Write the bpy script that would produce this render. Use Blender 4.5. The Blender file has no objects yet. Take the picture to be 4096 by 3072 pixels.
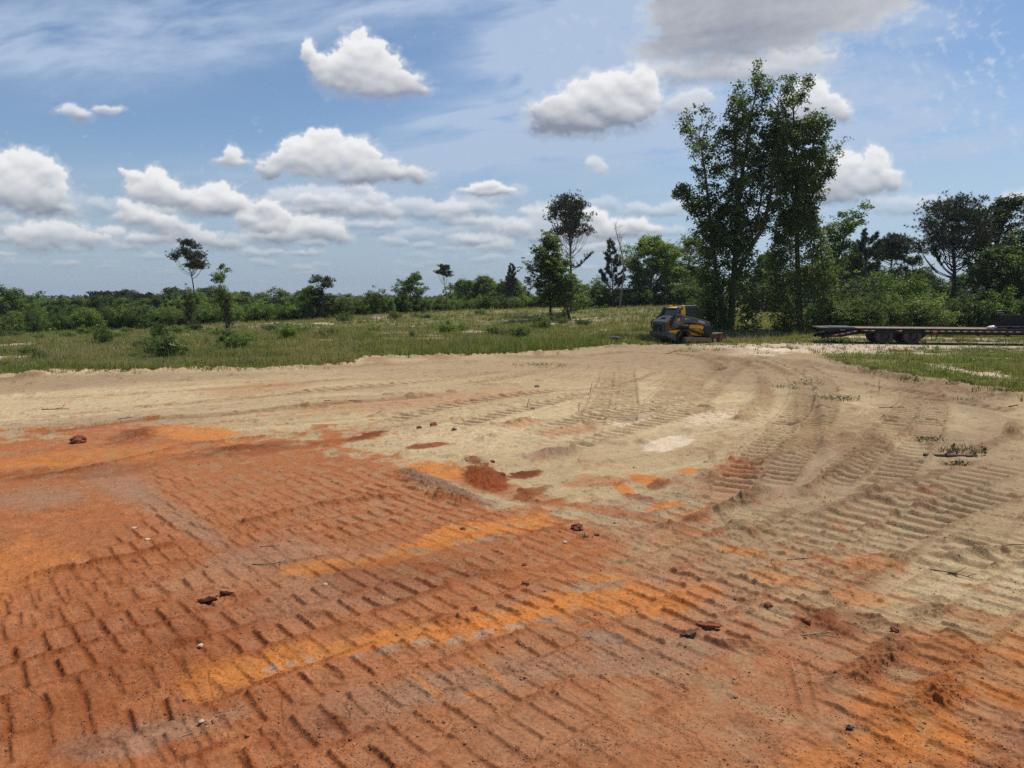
import bpy, math, random
import numpy as np
from mathutils import Vector, Matrix
# ------------------------------------------------------------------ camera / light
F_PX, CX, CY, HOR = 2840.0, 2048.0, 1536.0, 1195.0      # the photograph's pixels
PITCH = math.atan((CY - HOR) / F_PX)
CH = 2.6                                                 # camera height above the pad
EXPO = 0.0
scene = bpy.context.scene
cam_d = bpy.data.cameras.new('camera'); cam = bpy.data.objects.new('camera', cam_d)
scene.collection.objects.link(cam); scene.camera = cam
cam.location = (0, 0, CH); cam.rotation_euler = (math.pi/2 - PITCH, 0, 0)
cam_d.sensor_width = 36; cam_d.lens = 36 * F_PX / 4096; cam_d.clip_start = 0.1; cam_d.clip_end = 20000
SUN_EL, SUN_AZ = math.radians(60), math.radians(48)      # azimuth from +Y (away) towards +X (right)
w = bpy.data.worlds.new('World'); scene.world = w; w.use_nodes = True
wn = w.node_tree; bg = wn.nodes['Background']
sky = wn.nodes.new('ShaderNodeTexSky'); sky.sky_type = 'NISHITA'; sky.sun_disc = False
sky.sun_elevation = SUN_EL; sky.sun_rotation = SUN_AZ; sky.altitude = 100
sky.air_density = 1.0; sky.dust_density = 0.3; sky.ozone_density = 3.5
hs_ = wn.nodes.new('ShaderNodeHueSaturation'); hs_.inputs['Saturation'].default_value = 1.03; hs_.inputs['Value'].default_value = 1.02
wn.links.new(sky.outputs[0], hs_.inputs['Color']); wn.links.new(hs_.outputs[0], bg.inputs[0]); bg.inputs[1].default_value = 0.10
sd = bpy.data.lights.new('sun', 'SUN'); sd.energy = 4.6; sd.angle = math.radians(0.6); sd.color = (1.0, 0.94, 0.84)
sun = bpy.data.objects.new('sun', sd); scene.collection.objects.link(sun)
sv = Vector((math.sin(SUN_AZ)*math.cos(SUN_EL), math.cos(SUN_AZ)*math.cos(SUN_EL), math.sin(SUN_EL)))
sun.rotation_euler = sv.to_track_quat('Z', 'Y').to_euler()
vs = scene.view_settings; vs.view_transform = 'Standard'; vs.look = 'None'; vs.exposure = EXPO; vs.gamma = 1; vs.use_curve_mapping = False
scene.cycles.use_denoising = False
scene.cycles.max_bounces = 6; scene.cycles.transparent_max_bounces = 8
scene.cycles.diffuse_bounces = 3; scene.cycles.glossy_bounces = 2; scene.cycles.transmission_bounces = 4
# ------------------------------------------------------------------ noise and pixel helpers
def _hash(ix, iy, seed):
    h = (ix.astype(np.uint32)*np.uint32(374761393) + iy.astype(np.uint32)*np.uint32(668265263) + np.uint32((seed*974711+1013904223) & 0xffffffff))
    h = (h ^ (h >> np.uint32(13))) * np.uint32(1274126177)
    return (h ^ (h >> np.uint32(16)))
def perlin(x, y, seed=0):
    x = np.asarray(x, np.float32); y = np.asarray(y, np.float32)
    fx = np.floor(x); fy = np.floor(y); ix = fx.astype(np.int64); iy = fy.astype(np.int64)
    dx = x - fx; dy = y - fy
    u = dx*dx*dx*(dx*(dx*6-15)+10); v = dy*dy*dy*(dy*(dy*6-15)+10)
    def g(a, b, ex, ey):
        h = _hash(ix+a, iy+b, seed).astype(np.float32) * np.float32(2*math.pi/4294967296.0)
        return np.cos(h)*ex + np.sin(h)*ey
    n00 = g(0,0,dx,dy); n10 = g(1,0,dx-1,dy); n01 = g(0,1,dx,dy-1); n11 = g(1,1,dx-1,dy-1)
    a = n00 + u*(n10-n00); b = n01 + u*(n11-n01)
    return (a + v*(b-a)) * 1.5
def rnd2(x, y, seed=0):            # one random number per integer cell
    return _hash(np.floor(x).astype(np.int64), np.floor(y).astype(np.int64), seed).astype(np.float32)/np.float32(4294967296.0)
def fbm(x, y, octv=4, seed=0, gain=0.5, billow=False, lac=2.03):
    s = 0; a = 1.0; t = 0; c, sn = math.cos(0.6), math.sin(0.6)
    for k in range(octv):
        n = perlin(x, y, seed+k*17)
        s = s + a*((1-2*np.abs(n)) if billow else n); t += a
        x, y = (c*x - sn*y)*lac + 3.7, (sn*x + c*y)*lac - 1.3; a *= gain
    return s/t
def sstep(a, b, x):
    t = np.clip((x-a)/(b-a), 0, 1); return t*t*(3-2*t)
cp, sp_ = math.cos(PITCH), math.sin(PITCH)
def ray(px, py):
    a = (px-CX)/F_PX; b = (CY-py)/F_PX
    return a, cp + b*sp_, -sp_ + b*cp
def at(px, py, Y):
    a, dy, dz = ray(px, py); t = Y/dy; return Vector((a*t, Y, CH + dz*t))
def gnd(px, py):                   # the point of the flat pad seen at a pixel
    a, dy, dz = ray(px, py); t = -CH/dz; return (a*t, dy*t)
def project(x, y, z):              # world -> pixel of the photograph
    zc = y*cp - (z-CH)*sp_; yc = y*sp_ + (z-CH)*cp
    zc = np.maximum(zc, 0.05); return CX + F_PX*x/zc, CY - F_PX*yc/zc
S = 4096/2212.0                    # «d» coordinates: the photograph shown 2212 wide
# ------------------------------------------------------------------ clouds (colour and cover over the sky)
CUMULI = [  # each cloud: (shade of its base 0..1, cover 0..1, softness, [ellipses cx, cy, rx, ry in d coordinates])
 (0.30, .98, .8, [(770,115,35,45),(745,140,40,35),(668,110,14,24),(690,140,26,22),(735,165,50,32),(800,150,65,42),(850,180,60,30),(800,195,90,18),(905,195,30,10),(800,105,30,22)]),
 (0.75, .97, 1.2, [(1385,185,42,36),(1320,190,65,35),(1270,215,65,38),(1220,245,72,38),(1330,245,80,38),(1200,270,60,25),(1400,215,25,35),(1260,275,70,22),(1180,250,40,22)]),
 (0.95, .99, 1.9, [(1450,30,60,60),(1420,110,60,30),(1500,40,85,70),(1600,30,150,70),(1720,20,140,60),(1480,100,85,50),(1590,105,110,45),(1700,80,100,45),(1820,30,100,45),(1900,10,80,30),(1540,140,90,22)]),
 (0.50, .92, 2.0, [(1460,160,90,26),(1640,150,130,30),(1720,120,90,30),(1560,160,80,20)]),
 (0.35, .98, .8, [(700,310,45,28),(650,325,38,28),(755,335,55,34),(615,350,45,20),(700,355,110,28),(800,365,60,22),(860,375,50,18),(585,370,28,16),(905,382,26,15),(770,385,80,14),(720,300,26,20)]),
 (0.20, .92, .9, [(503,332,16,16),(500,350,34,10)]),
 (0.25, .98, .8, [(268,370,9,7),(290,383,18,12),(338,385,26,24),(330,410,50,28),(370,430,60,22),(400,435,50,20)]),
 (0.35, .95, .8, [(465,425,48,26),(510,440,30,20),(480,450,90,14)]),
 (0.30, .93, .8, [(572,460,38,26),(605,478,22,28),(540,470,30,24),(570,492,40,14)]),
 (0.45, .96, .9, [(40,360,70,32),(95,385,42,34),(30,420,100,38),(105,430,42,26),(0,395,60,60),(80,450,75,16)]),
 (0.45, .80, 1.2, [(120,500,65,24),(190,520,45,18),(60,505,45,16),(90,530,60,16)]),
 (0.40, .85, 1.0, [(270,445,18,14),(305,470,36,20),(360,490,44,20),(300,450,20,12)]),
 (0.50, .72, 1.2, [(430,515,48,16),(480,530,42,12),(400,500,40,18),(240,500,26,12),(330,520,70,14)]),
 (0.45, .80, 1.1, [(650,488,60,20),(700,500,46,22),(742,515,20,12),(600,515,60,16)]),
 (0.30, .94, .9, [(1050,403,34,10),(1085,411,26,7),(1015,413,26,6),(1065,397,16,7),(1045,418,60,5)]),
 (0.35, .60, 1.1, [(780,408,28,12),(815,432,24,14),(845,460,24,13),(670,430,22,12)]),
 (0.35, .92, 1.0, [(1790,230,38,24),(1755,195,32,26),(1820,252,26,13),(1740,235,55,40)]),
 (0.45, .92, 1.0, [(1830,365,38,32),(1890,358,30,36),(1918,390,28,26),(1860,400,75,24),(1780,385,45,36),(1800,420,60,22)]),
 (0.25, .62, 1.0, [(1285,352,16,14),(1298,366,13,12)]),
 (0.30, .93, 1.0, [(1285,470,30,18),(1318,492,34,18),(1380,488,34,16),(1408,494,18,10),(1255,500,36,16),(1330,508,60,10)]),
 (0.55, .70, 1.5, [(1505,210,42,22),(1470,235,42,24)]),
 (0.40, .72, 1.1, [(155,238,28,12),(178,252,22,12),(232,237,30,8)]),
 (0.50, .55, 1.3, [(1180,470,48,22),(1130,500,60,18),(1200,515,60,14)]),
]
def worley(x, y, seed=0):
    fx = np.floor(x); fy = np.floor(y); best = np.full(x.shape, 9.0, np.float32)
    for i in (-1, 0, 1):
        for j in (-1, 0, 1):
            a = rnd2(fx+i, fy+j, seed); b = rnd2(fx+i, fy+j, seed+7)
            best = np.minimum(best, (fx+i+a-x)**2 + (fy+j+b-y)**2)
    return np.sqrt(best)
def blur(a, n):
    for _ in range(2):
        for ax in (0, 1):
            c = np.cumsum(np.concatenate([np.repeat(np.take(a, [0], ax), n+1, ax), a, np.repeat(np.take(a, [-1], ax), n, ax)], ax), ax)
            m = a.shape[ax]
            a = (np.take(c, range(2*n+1, 2*n+1+m), ax) - np.take(c, range(0, m), ax))/(2*n+1)
    return a
def clouds(X, Y, st):
    """X, Y: a regular raster in d coordinates, spacing st. Gives linear rgb and alpha of all cloud in front of the blue."""
    rs = random.Random(4); L = list(CUMULI)
    for k in range(190):                                   # the many small far clouds of the lower sky
        cy = rs.uniform(425, 600); cx = rs.uniform(-150, 2350)
        if cx > 1450 and rs.random() < 0.75: continue
        sc = (640-cy)/150*rs.uniform(0.5, 1.1); els = []
        for j in range(rs.randint(4, 7)):
            els.append((cx+rs.uniform(-60, 60)*sc, cy-rs.uniform(-3, 15)*sc, rs.uniform(14, 40)*sc, rs.uniform(7, 17)*sc))
        els.append((cx, cy+7*sc, 66*sc, 7*sc))
        L.append((rs.uniform(0.4, 0.6), rs.uniform(0.15, 0.50)*(0.45+0.55*(620-cy)/150), 1.2, els))
    wx = X + 13*fbm(X/46, Y/38, 4, 11, 0.55) + 3*fbm(X/9, Y/8, 2, 71); wy = Y + 9*fbm(X/46, Y/38, 4, 23, 0.55) + 2.5*fbm(X/9, Y/8, 2, 83)
    P = (1-worley(wx/34, wy/28, 3))*0.55 + (1-worley(wx/17+5, wy/15, 4))*0.3 + (1-worley(wx/8.5, wy/8+3, 6))*0.19 - 0.42
    fine = fbm(X/14, Y/12, 4, 41, 0.6); wisp = fbm(X/30+4, Y/22, 6, 47, 0.68); mid = fbm(X/60, Y/40, 3, 49)
    C = np.zeros(X.shape+(3,)); A = np.zeros(X.shape)
    def over(c1, a1):
        nonlocal C, A
        ao = a1 + A*(1-a1); C = (c1*a1[..., None] + C*(A*(1-a1))[..., None])/np.maximum(ao, 1e-4)[..., None]; A = ao
    def veil(cx, cy, rx, ry, ang):
        c, s = math.cos(math.radians(ang)), math.sin(math.radians(ang))
        u = (X-cx)*c + (Y-cy)*s; v = -(X-cx)*s + (Y-cy)*c
        return np.exp(-(u/rx)**2 - (v/ry)**2)
    c, s = math.cos(math.radians(-8)), math.sin(math.radians(-8))
    U = X*c + Y*s + 60*perlin(X/300, Y/200, 8); V = -X*s + Y*c + 25*perlin(X/260, Y/120, 9)
    wv = fbm(U/300, V/62, 6, 91, 0.56); wv2 = fbm(U/120+9, V/30, 5, 57, 0.6)
    base = (0.75*veil(330, 40, 620, 80, -4) + 0.55*veil(60, 120, 240, 60, 6) + 0.45*veil(420,130,330,46,-12) + 0.85*veil(1000,262,130,22,-4) + 1.2*veil(1260,110,270,120,-30)
            + 0.9*veil(1480,220,330,130,0) + .8*veil(1180,60,140,110,-50) + 1.1*veil(1340,60,130,70,-30) + .9*veil(1640,190,260,50,-4) + .6*veil(1980,60,120,60,-20) + .8*veil(1150,330,420,70,-8) + .7*veil(1950,250,300,80,-6) + .35*veil(700,420,500,60,0) + 0.6*veil(1950,330,420,60,-4) + 0.45*veil(1500,330,420,60,4) + 0.45*veil(900,340,300,30,-3) + 0.4*veil(300,378,160,7,-2) + 0.55*veil(590,385,140,7,3)
            + 0.5*veil(130,118,120,8,-3) + 0.6*veil(880, 8, 160, 22, -6))
    over(np.ones(X.shape+(3,))*np.array([0.46, 0.57, 0.75]), np.clip(base*(0.72 + 1.15*wv + 0.6*wv2), 0, 0.85))
    fl = fbm(U/26, V/24, 5, 33, 0.62) + 0.4*fbm(X/70, Y/60, 2, 35)
    over(np.ones(X.shape+(3,))*np.array([0.58, 0.66, 0.80]), 0.7*sstep(0.02, 0.62, fl)*np.clip(1.2*veil(2090,110,170,180,0)+0.8*veil(1230,70,90,70,0)+0.6*veil(2120,270,150,50,0)+0.5*veil(1010,60,40,60,-30), 0, 1))
    low = sstep(260, 540, Y + 30*fbm(X/260, Y/90, 3, 66))
    sheets = fbm(X/230, Y/17, 5, 77, 0.5)*sstep(350, 520, Y) + 0.4*wv
    la = np.clip(low*(0.80 + 0.30*sheets), 0, 0.95)
    la = np.maximum(la, np.clip(sstep(230, 420, Y)*sstep(700, 1300, X)*0.62*(0.85+0.6*wv), 0, 0.85))
    lc = np.stack([0.32 + 0.06*sheets, 0.415 + 0.055*sheets, 0.525 + 0.045*sheets], -1)
    lc = lc*(1 + 0.20*sstep(900, 1700, X)*(1-0.5*sstep(520, 640, Y)) + 0.10*(1-sstep(480, 640, Y)))[..., None]
    over(lc, la)
    L.sort(key=lambda q: q[1])
    for sh, cov, soft, els in L:
        x0 = min(e[0]-e[2] for e in els)-60; x1 = max(e[0]+e[2] for e in els)+60
        y0 = min(e[1]-e[3] for e in els)-50; y1 = max(e[1]+e[3] for e in els)+50
        m = (X[0] > x0) & (X[0] < x1); n = (Y[:, 0] > y0) & (Y[:, 0] < y1)
        if m.sum() < 8 or n.sum() < 8: continue
        sl = (slice(np.argmax(n), len(n)-np.argmax(n[::-1])), slice(np.argmax(m), len(m)-np.argmax(m[::-1])))
        small = min(1.0, (x1-x0-120)/160); x = wx[sl]*small + X[sl]*(1-small); y = wy[sl]*small + Y[sl]*(1-small)
        d = np.full(x.shape, -9.0); acc = np.zeros(x.shape); bot = np.zeros(x.shape)
        ytop = min(e[1]-e[3] for e in els); ybot = max(e[1]+e[3] for e in els)
        for cx, cy, rx, ry in els:
            q = ((x-cx)/(rx*1.12))**2 + ((y-cy)/(ry*1.15))**2
            d = np.maximum(d, 1-q); acc += np.clip(1.2-q, 0, 1)**2
        rel = np.clip((y-ytop)/(ybot-ytop), 0, 1)
        pf = P[sl]*(1.0 if soft < 1.5 else 0.6); edge0 = 0.2
        D = np.clip(d, -1.2, 1) + 0.25*np.clip(acc-1, 0, 1.2) + (1.15 if soft < 1.5 else 1.0)*pf + 0.24*fine[sl]*soft + 0.25*wisp[sl]
        al = sstep(-0.02, 0.46*soft + 0.85*sstep(0.45, 1.0, rel), D + 0.34*wisp[sl]*(1.2-edge0))
        halo = sstep(-.75, .55, D + .75*wisp[sl])*.42; al = np.maximum(al, halo)
        H = np.sqrt(np.clip(D + 0.1, 0, 3))*30*small + 12*pf
        Hs = blur(H, 1); Hb = blur(H, max(2, int(7*small/st)))
        gy, gx = np.gradient(Hs, st); gyb, gxb = np.gradient(Hb, st); gyc, gxc = np.gradient(blur(H, max(3, int(16*small/st))), st)
        lit = (gy*1.0 - gx*0.15); litb = (gyb*1.0 - gxb*0.2); litc = gyc - gxc*0.2
        edge = 1-sstep(0.1, 0.9, D)
        k = 0.42 if soft < 1.5 else 0.25
        lum = 0.68 + k*(0.09*np.tanh(lit*0.7) + 0.22*np.tanh(litb*1.1) + 0.30*np.tanh(litc*1.6)) + 0.10*edge*(1-rel) + 0.05*fine[sl] + 0.09*mid[sl]
        lum = lum - sh*0.48*sstep(0.25, 0.95, rel + 0.10*fine[sl])*(1-0.6*edge) + 0.06*(1-rel)
        if sh > 0.9: lum = 0.43 + 0.15*edge + 0.12*np.clip(wv[sl] + wv2[sl]*0.5 + 0.8*pf, -1, 1) + 0.10*sstep(1700, 1900, X[sl]) + 0.1*(1-sstep(1380, 1440, X[sl])) - 0.05*veil(1560, 90, 130, 50, 0)[sl]
        lum = np.clip(lum, 0.27, 0.90)
        dim = 1 - 0.14*sstep(430, 600, Y[sl])
        cr = np.stack([(lum-0.05*(0.9-lum))*dim, lum*dim, (lum + 0.12*(0.9-lum))*dim], -1)
        a1 = np.zeros(X.shape); a1[sl] = al*cov
        c1 = np.zeros(C.shape); c1[sl] = cr
        if True:
            aa = a1[sl]; ao = aa + A[sl]*(1-aa); C[sl] = (cr*aa[..., None] + C[sl]*(A[sl]*(1-aa))[..., None])/np.maximum(ao, 1e-4)[..., None]; A[sl] = ao
    # the last blue-grey band over the horizon
    over(lc*0.98, 0.75*sstep(540, 625, Y))
    return np.clip(C, 0, 1), np.clip(A, 0, 1)
# ------------------------------------------------------------------ mesh, material and object helpers
def link(o): scene.collection.objects.link(o); return o
def np_mesh(name, verts, faces, mats=(), col=None, mi=None, smooth=False, attr='Col', fattr=None):
    """verts (n,3), faces (m,k) arrays (or a list of such arrays), col (n,3|4) per vertex"""
    me = bpy.data.meshes.new(name)
    fl = faces if isinstance(faces, list) else [faces]
    fl = [np.asarray(f, np.int32) for f in fl if len(f)]
    verts = np.asarray(verts, np.float32)
    nl = sum(f.size for f in fl); nf = sum(len(f) for f in fl)
    me.vertices.add(len(verts)); me.loops.add(nl); me.polygons.add(nf)
    me.vertices.foreach_set('co', verts.ravel())
    me.loops.foreach_set('vertex_index', np.concatenate([f.ravel() for f in fl]))
    st = []; p = 0
    for f in fl:
        st.append(p + np.arange(len(f))*f.shape[1]); p += f.size
    me.polygons.foreach_set('loop_start', np.concatenate(st).astype(np.int32))
    if mi is not None: me.polygons.foreach_set('material_index', np.asarray(mi, np.int32))
    if smooth: me.polygons.foreach_set('use_smooth', np.ones(nf, bool))
    me.update(calc_edges=True)
    if col is not None:
        col = np.asarray(col, np.float32)
        if col.shape[1] == 3: col = np.concatenate([col, np.ones((len(col), 1), np.float32)], 1)
        a = me.color_attributes.new(attr, 'FLOAT_COLOR', 'POINT'); a.data.foreach_set('color', col.ravel())
    for m in mats: me.materials.append(m)
    return me
def obj(name, me, parent=None, **props):
    o = bpy.data.objects.new(name, me); link(o)
    if parent is not None: o.parent = parent
    for k, v in props.items(): o[k] = v
    return o
def thing(name, label, cat, loc=(0, 0, 0), rz=0, group=None, me=None):
    o = bpy.data.objects.new(name, me); link(o); o.location = loc; o.rotation_euler = (0, 0, rz)
    o['label'] = label; o['category'] = cat
    if group: o['group'] = group
    return o
def copy_tree(o, parent=None):
    c = o.copy(); link(c)
    if parent is not None: c.parent = parent
    for ch in list(o.children): copy_tree(ch, c)
    return c
def new_mat(name):
    m = bpy.data.materials.new(name); m.use_nodes = True; nt = m.node_tree
    return m, nt, nt.nodes['Principled BSDF']
def mat(name, col, rough=0.6, metal=0.0, noise=0.0, nscale=8.0, dirt=None, dirt_amt=0.5, dirt_scale=3.0, bump=0.0, bscale=40, spec=0.5):
    m, nt, b = new_mat(name); N = nt.nodes; Lk = nt.links
    b.inputs['Roughness'].default_value = rough; b.inputs['Metallic'].default_value = metal
    b.inputs['Specular IOR Level'].default_value = spec
    b.inputs['Base Color'].default_value = (*col, 1)
    tc = N.new('ShaderNodeTexCoord')
    out = None
    if noise or dirt:
        rgb = N.new('ShaderNodeRGB'); rgb.outputs[0].default_value = (*col, 1); out = rgb.outputs[0]
    if noise:
        n = N.new('ShaderNodeTexNoise'); n.inputs['Scale'].default_value = nscale; n.inputs['Detail'].default_value = 6
        Lk.new(tc.outputs['Object'], n.inputs['Vector'])
        mr = N.new('ShaderNodeMapRange'); mr.inputs[1].default_value = 0.3; mr.inputs[2].default_value = 0.7
        mr.inputs[3].default_value = 1-noise; mr.inputs[4].default_value = 1+noise; Lk.new(n.outputs[0], mr.inputs[0])
        mx = N.new('ShaderNodeMix'); mx.data_type = 'RGBA'; mx.blend_type = 'MULTIPLY'; mx.inputs[0].default_value = 1
        Lk.new(out, mx.inputs[6]); Lk.new(mr.outputs[0], mx.inputs[7]); out = mx.outputs[2]
    if dirt:
        n = N.new('ShaderNodeTexNoise'); n.inputs['Scale'].default_value = dirt_scale; n.inputs['Detail'].default_value = 8; n.inputs['Roughness'].default_value = 0.65
        Lk.new(tc.outputs['Object'], n.inputs['Vector'])
        mr = N.new('ShaderNodeMapRange'); mr.inputs[1].default_value = 0.62-0.3*dirt_amt; mr.inputs[2].default_value = 0.72; mr.inputs[4].default_value = min(1, dirt_amt+0.2)
        Lk.new(n.outputs[0], mr.inputs[0])
        mx = N.new('ShaderNodeMix'); mx.data_type = 'RGBA'; mx.inputs[7].default_value = (*dirt, 1)
        Lk.new(mr.outputs[0], mx.inputs[0]); Lk.new(out, mx.inputs[6]); out = mx.outputs[2]
    if out is not None: Lk.new(out, b.inputs['Base Color'])
    if bump:
        n = N.new('ShaderNodeTexNoise'); n.inputs['Scale'].default_value = bscale; n.inputs['Detail'].default_value = 4
        Lk.new(tc.outputs['Object'], n.inputs['Vector'])
        bp = N.new('ShaderNodeBump'); bp.inputs['Strength'].default_value = 1; bp.inputs['Distance'].default_value = bump
        Lk.new(n.outputs[0], bp.inputs['Height']); Lk.new(bp.outputs[0], b.inputs['Normal'])
    return m
def grid_faces(nr, nc):
    i = np.arange(nr*nc).reshape(nr, nc)
    return np.stack([i[:-1, :-1], i[:-1, 1:], i[1:, 1:], i[1:, :-1]], -1).reshape(-1, 4)
# ------------------------------------------------------------------ the sky's clouds, far outside everything
def build_clouds():
    st = 2.0
    gx = np.arange(-300, 2520, st, dtype=np.float32); gy = np.arange(-180, 800, st, dtype=np.float32)
    X, Y = np.meshgrid(gx, gy); C, A = clouds(X, Y, st)
    R_ = 7000.0
    f = lambda a, b, n: np.linspace(a, b, n, endpoint=False)
    az = np.radians(np.concatenate([f(-180, -46, 60), f(-46, 46, 1150), np.linspace(46, 180, 60)]))
    el = np.radians(np.concatenate([f(-8, -1, 8), f(-1, 30, 420), np.linspace(30, 46, 30)]))
    E, Z = np.meshgrid(el, az, indexing='ij')
    x = np.sin(Z)*np.cos(E); y = np.cos(Z)*np.cos(E); z = np.sin(E)
    zc = y*cp - z*sp_; yc = y*sp_ + z*cp
    ok = zc > 0.35
    px = (CX + F_PX*x/np.where(ok, zc, 1))/S; py = (CY - F_PX*yc/np.where(ok, zc, 1))/S
    ok &= (px > gx[0]) & (px < gx[-2]) & (py > gy[0]) & (py < gy[-2])
    u = np.clip((px-gx[0])/st, 0, len(gx)-2); v = np.clip((py-gy[0])/st, 0, len(gy)-2)
    i = v.astype(int); j = u.astype(int); a = (u-j)[..., None]; b = (v-i)[..., None]
    CA = np.concatenate([C*A[..., None], A[..., None]], -1)
    s = CA[i, j]*(1-a)*(1-b) + CA[i, j+1]*a*(1-b) + CA[i+1, j]*(1-a)*b + CA[i+1, j+1]*a*b
    alpha = s[..., 3]; col = s[..., :3]/np.maximum(alpha, 1e-3)[..., None]
    # outside the picture: a broad milky band near the horizon and loose streaks above
    o_a = np.clip(0.9*(1-sstep(0.05, 0.35, E)) + 0.3*fbm(Z*6, E*14, 5, 3), 0, 1)*(1-sstep(0.6, 0.78, E))
    o_c = np.stack([0.40+0*E, 0.47+0*E, 0.56+0*E], -1)
    alpha = np.where(ok, alpha, o_a)*(1-sstep(0.62, 0.79, E)); col = np.where(ok[..., None], col, o_c)
    V = np.stack([x*R_, y*R_, z*R_ + CH], -1).reshape(-1, 3)
    m = bpy.data.materials.new('cloud_cover'); m.use_nodes = True; nt = m.node_tree; nt.nodes.clear(); N = nt.nodes
    out = N.new('ShaderNodeOutputMaterial'); at_ = N.new('ShaderNodeVertexColor'); at_.layer_name = 'Col'
    em = N.new('ShaderNodeEmission'); tr = N.new('ShaderNodeBsdfTransparent'); mx = N.new('ShaderNodeMixShader')
    em.inputs[1].default_value = 1.0
    nt.links.new(at_.outputs['Color'], em.inputs[0]); nt.links.new(at_.outputs['Alpha'], mx.inputs[0])
    nt.links.new(tr.outputs[0], mx.inputs[1]); nt.links.new(em.outputs[0], mx.inputs[2]); nt.links.new(mx.outputs[0], out.inputs[0])
    m.cycles.emission_sampling = 'NONE'
    me = np_mesh('sky', V, grid_faces(*E.shape), [m], np.concatenate([col, alpha[..., None]], -1).reshape(-1, 4), smooth=True)
    obj('sky', me, kind='structure')
build_clouds()
# ------------------------------------------------------------------ the ground: one sheet
def dpt(dx, dy): return gnd(dx*S, dy*S)
# dirt edge (far side) as a line in d coordinates, turned into azimuth tangent -> distance
EDGE = [(-900,880),(-400,840),(0,812),(60,806),(120,802),(300,800),(420,797),(560,797),(640,793),(760,786),(785,772),(900,771),(1040,768),(1200,760),(1330,748),(1420,746),(1560,747),(1640,752),(1755,758),(1800,782),(1880,800),(1960,812),(2050,826),(2130,838),(2212,850),(2500,880),(3000,930)]
_e = np.array([dpt(a, b) for a, b in EDGE]); EU = _e[:, 0]/_e[:, 1]; EY = _e[:, 1]
def edge_Y(u): return np.interp(u, EU, EY)
# height of the land beyond the pad, by azimuth: (d x, [(distance, height)...])
PROF = [(-600, [(30,0),(60,-0.4),(90,-2.0),(160,-8),(400,-14),(4000,-10)]),
        (0,    [(30,0),(60,-0.5),(80,-1.5),(160,-7),(400,-12),(4000,-8)]),
        (400,  [(30,0),(60,-0.3),(85,-0.6),(110,-2.5),(200,-8),(4000,-8)]),
        (800,  [(30,0),(60,0.25),(90,0.75),(115,0.0),(200,-7),(4000,-8)]),
        (1150, [(32,0),(60,0.35),(95,1.45),(125,0.4),(210,-6),(4000,-8)]),
        (1400, [(46,0),(60,0.7),(92,2.1),(125,0.8),(210,-5),(4000,-8)]),
        (1600, [(48,0),(60,0.6),(88,2.1),(120,0.8),(210,-5),(4000,-8)]),
        (1830, [(46,0),(58,0.5),(75,1.3),(110,0.6),(210,-5),(4000,-8)]),
        (2212, [(47,0),(60,0.1),(80,0.6),(110,0.3),(210,-5),(4000,-8)]),
        (2900, [(47,0),(60,0.0),(80,0.2),(110,0.0),(210,-5),(4000,-8)])]
_yy = np.concatenate([np.arange(0, 260, 1.0), np.geomspace(260, 4200, 60)])
_pu = np.array([(p[0]*S-CX)/F_PX/1.0 for p in PROF])
_pt = np.stack([blur(np.interp(_yy, [q[0] for q in p[1]], [q[1] for q in p[1]]), 6) if False else np.interp(_yy, [q[0] for q in p[1]], [q[1] for q in p[1]]) for p in PROF])
for _ in range(3):
    _k = np.ones(9)/9; _pt[:, :260] = np.stack([np.convolve(np.pad(r[:260], 4, mode='edge'), _k, 'valid') for r in _pt])
def land(x, y):
    """smooth height of the terrain (without the soil's own relief)"""
    x = np.asarray(x, float); y = np.asarray(y, float); yy = np.maximum(y, 1.0); u = np.clip(x/yy, _pu[0], _pu[-1])
    k = np.clip(np.searchsorted(_pu, u)-1, 0, len(_pu)-2); t = (u-_pu[k])/(_pu[k+1]-_pu[k])
    j = np.clip(np.searchsorted(_yy, yy)-1, 0, len(_yy)-2); s = np.clip((yy-_yy[j])/(_yy[j+1]-_yy[j]), 0, 1)
    a = _pt[k, j]*(1-s) + _pt[k, j+1]*s; b = _pt[k+1, j]*(1-s) + _pt[k+1, j+1]*s
    z = a*(1-t) + b*t
    m = sstep(0, 8, y - edge_Y(x/yy))*(1 - sstep(.06, .12, u)*(1-sstep(49, 58, y)))
    z = z*np.where(y > 40, 1, sstep(20, 40, y)) + m*(0.10*fbm(x/5, y/5, 3, 2) + 0.30*fbm(x/17, y/17, 2, 3))
    return z
def land_z(x, y): return float(land(np.array([x]), np.array([y]))[0])
def on_land(px, py):               # where the sight line of a pixel meets the terrain
    a, dy, dz = ray(px, py); ts = np.linspace(3, 400, 4000); zz = CH + dz*ts/dy; g = land(a*ts/dy, ts)
    k = np.argmax(zz < g) if (zz < g).any() else len(ts)-1
    return a*ts[k]/dy, ts[k], float(g[k])

GREY2 = (.33,.28,.21)
TAN, CREAM, GREY, RED, DRED, ORG, BRN, WSAND, DTAN, LRED = ((.42,.310,.172),(.54,.430,.250),(.275,.185,.125),(.315,.086,.022),(.195,.050,.013),(.50,.180,.042),(.24,.17,.10),(.66,.54,.39),(.29,.205,.120),(.355,.138,.055))
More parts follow.
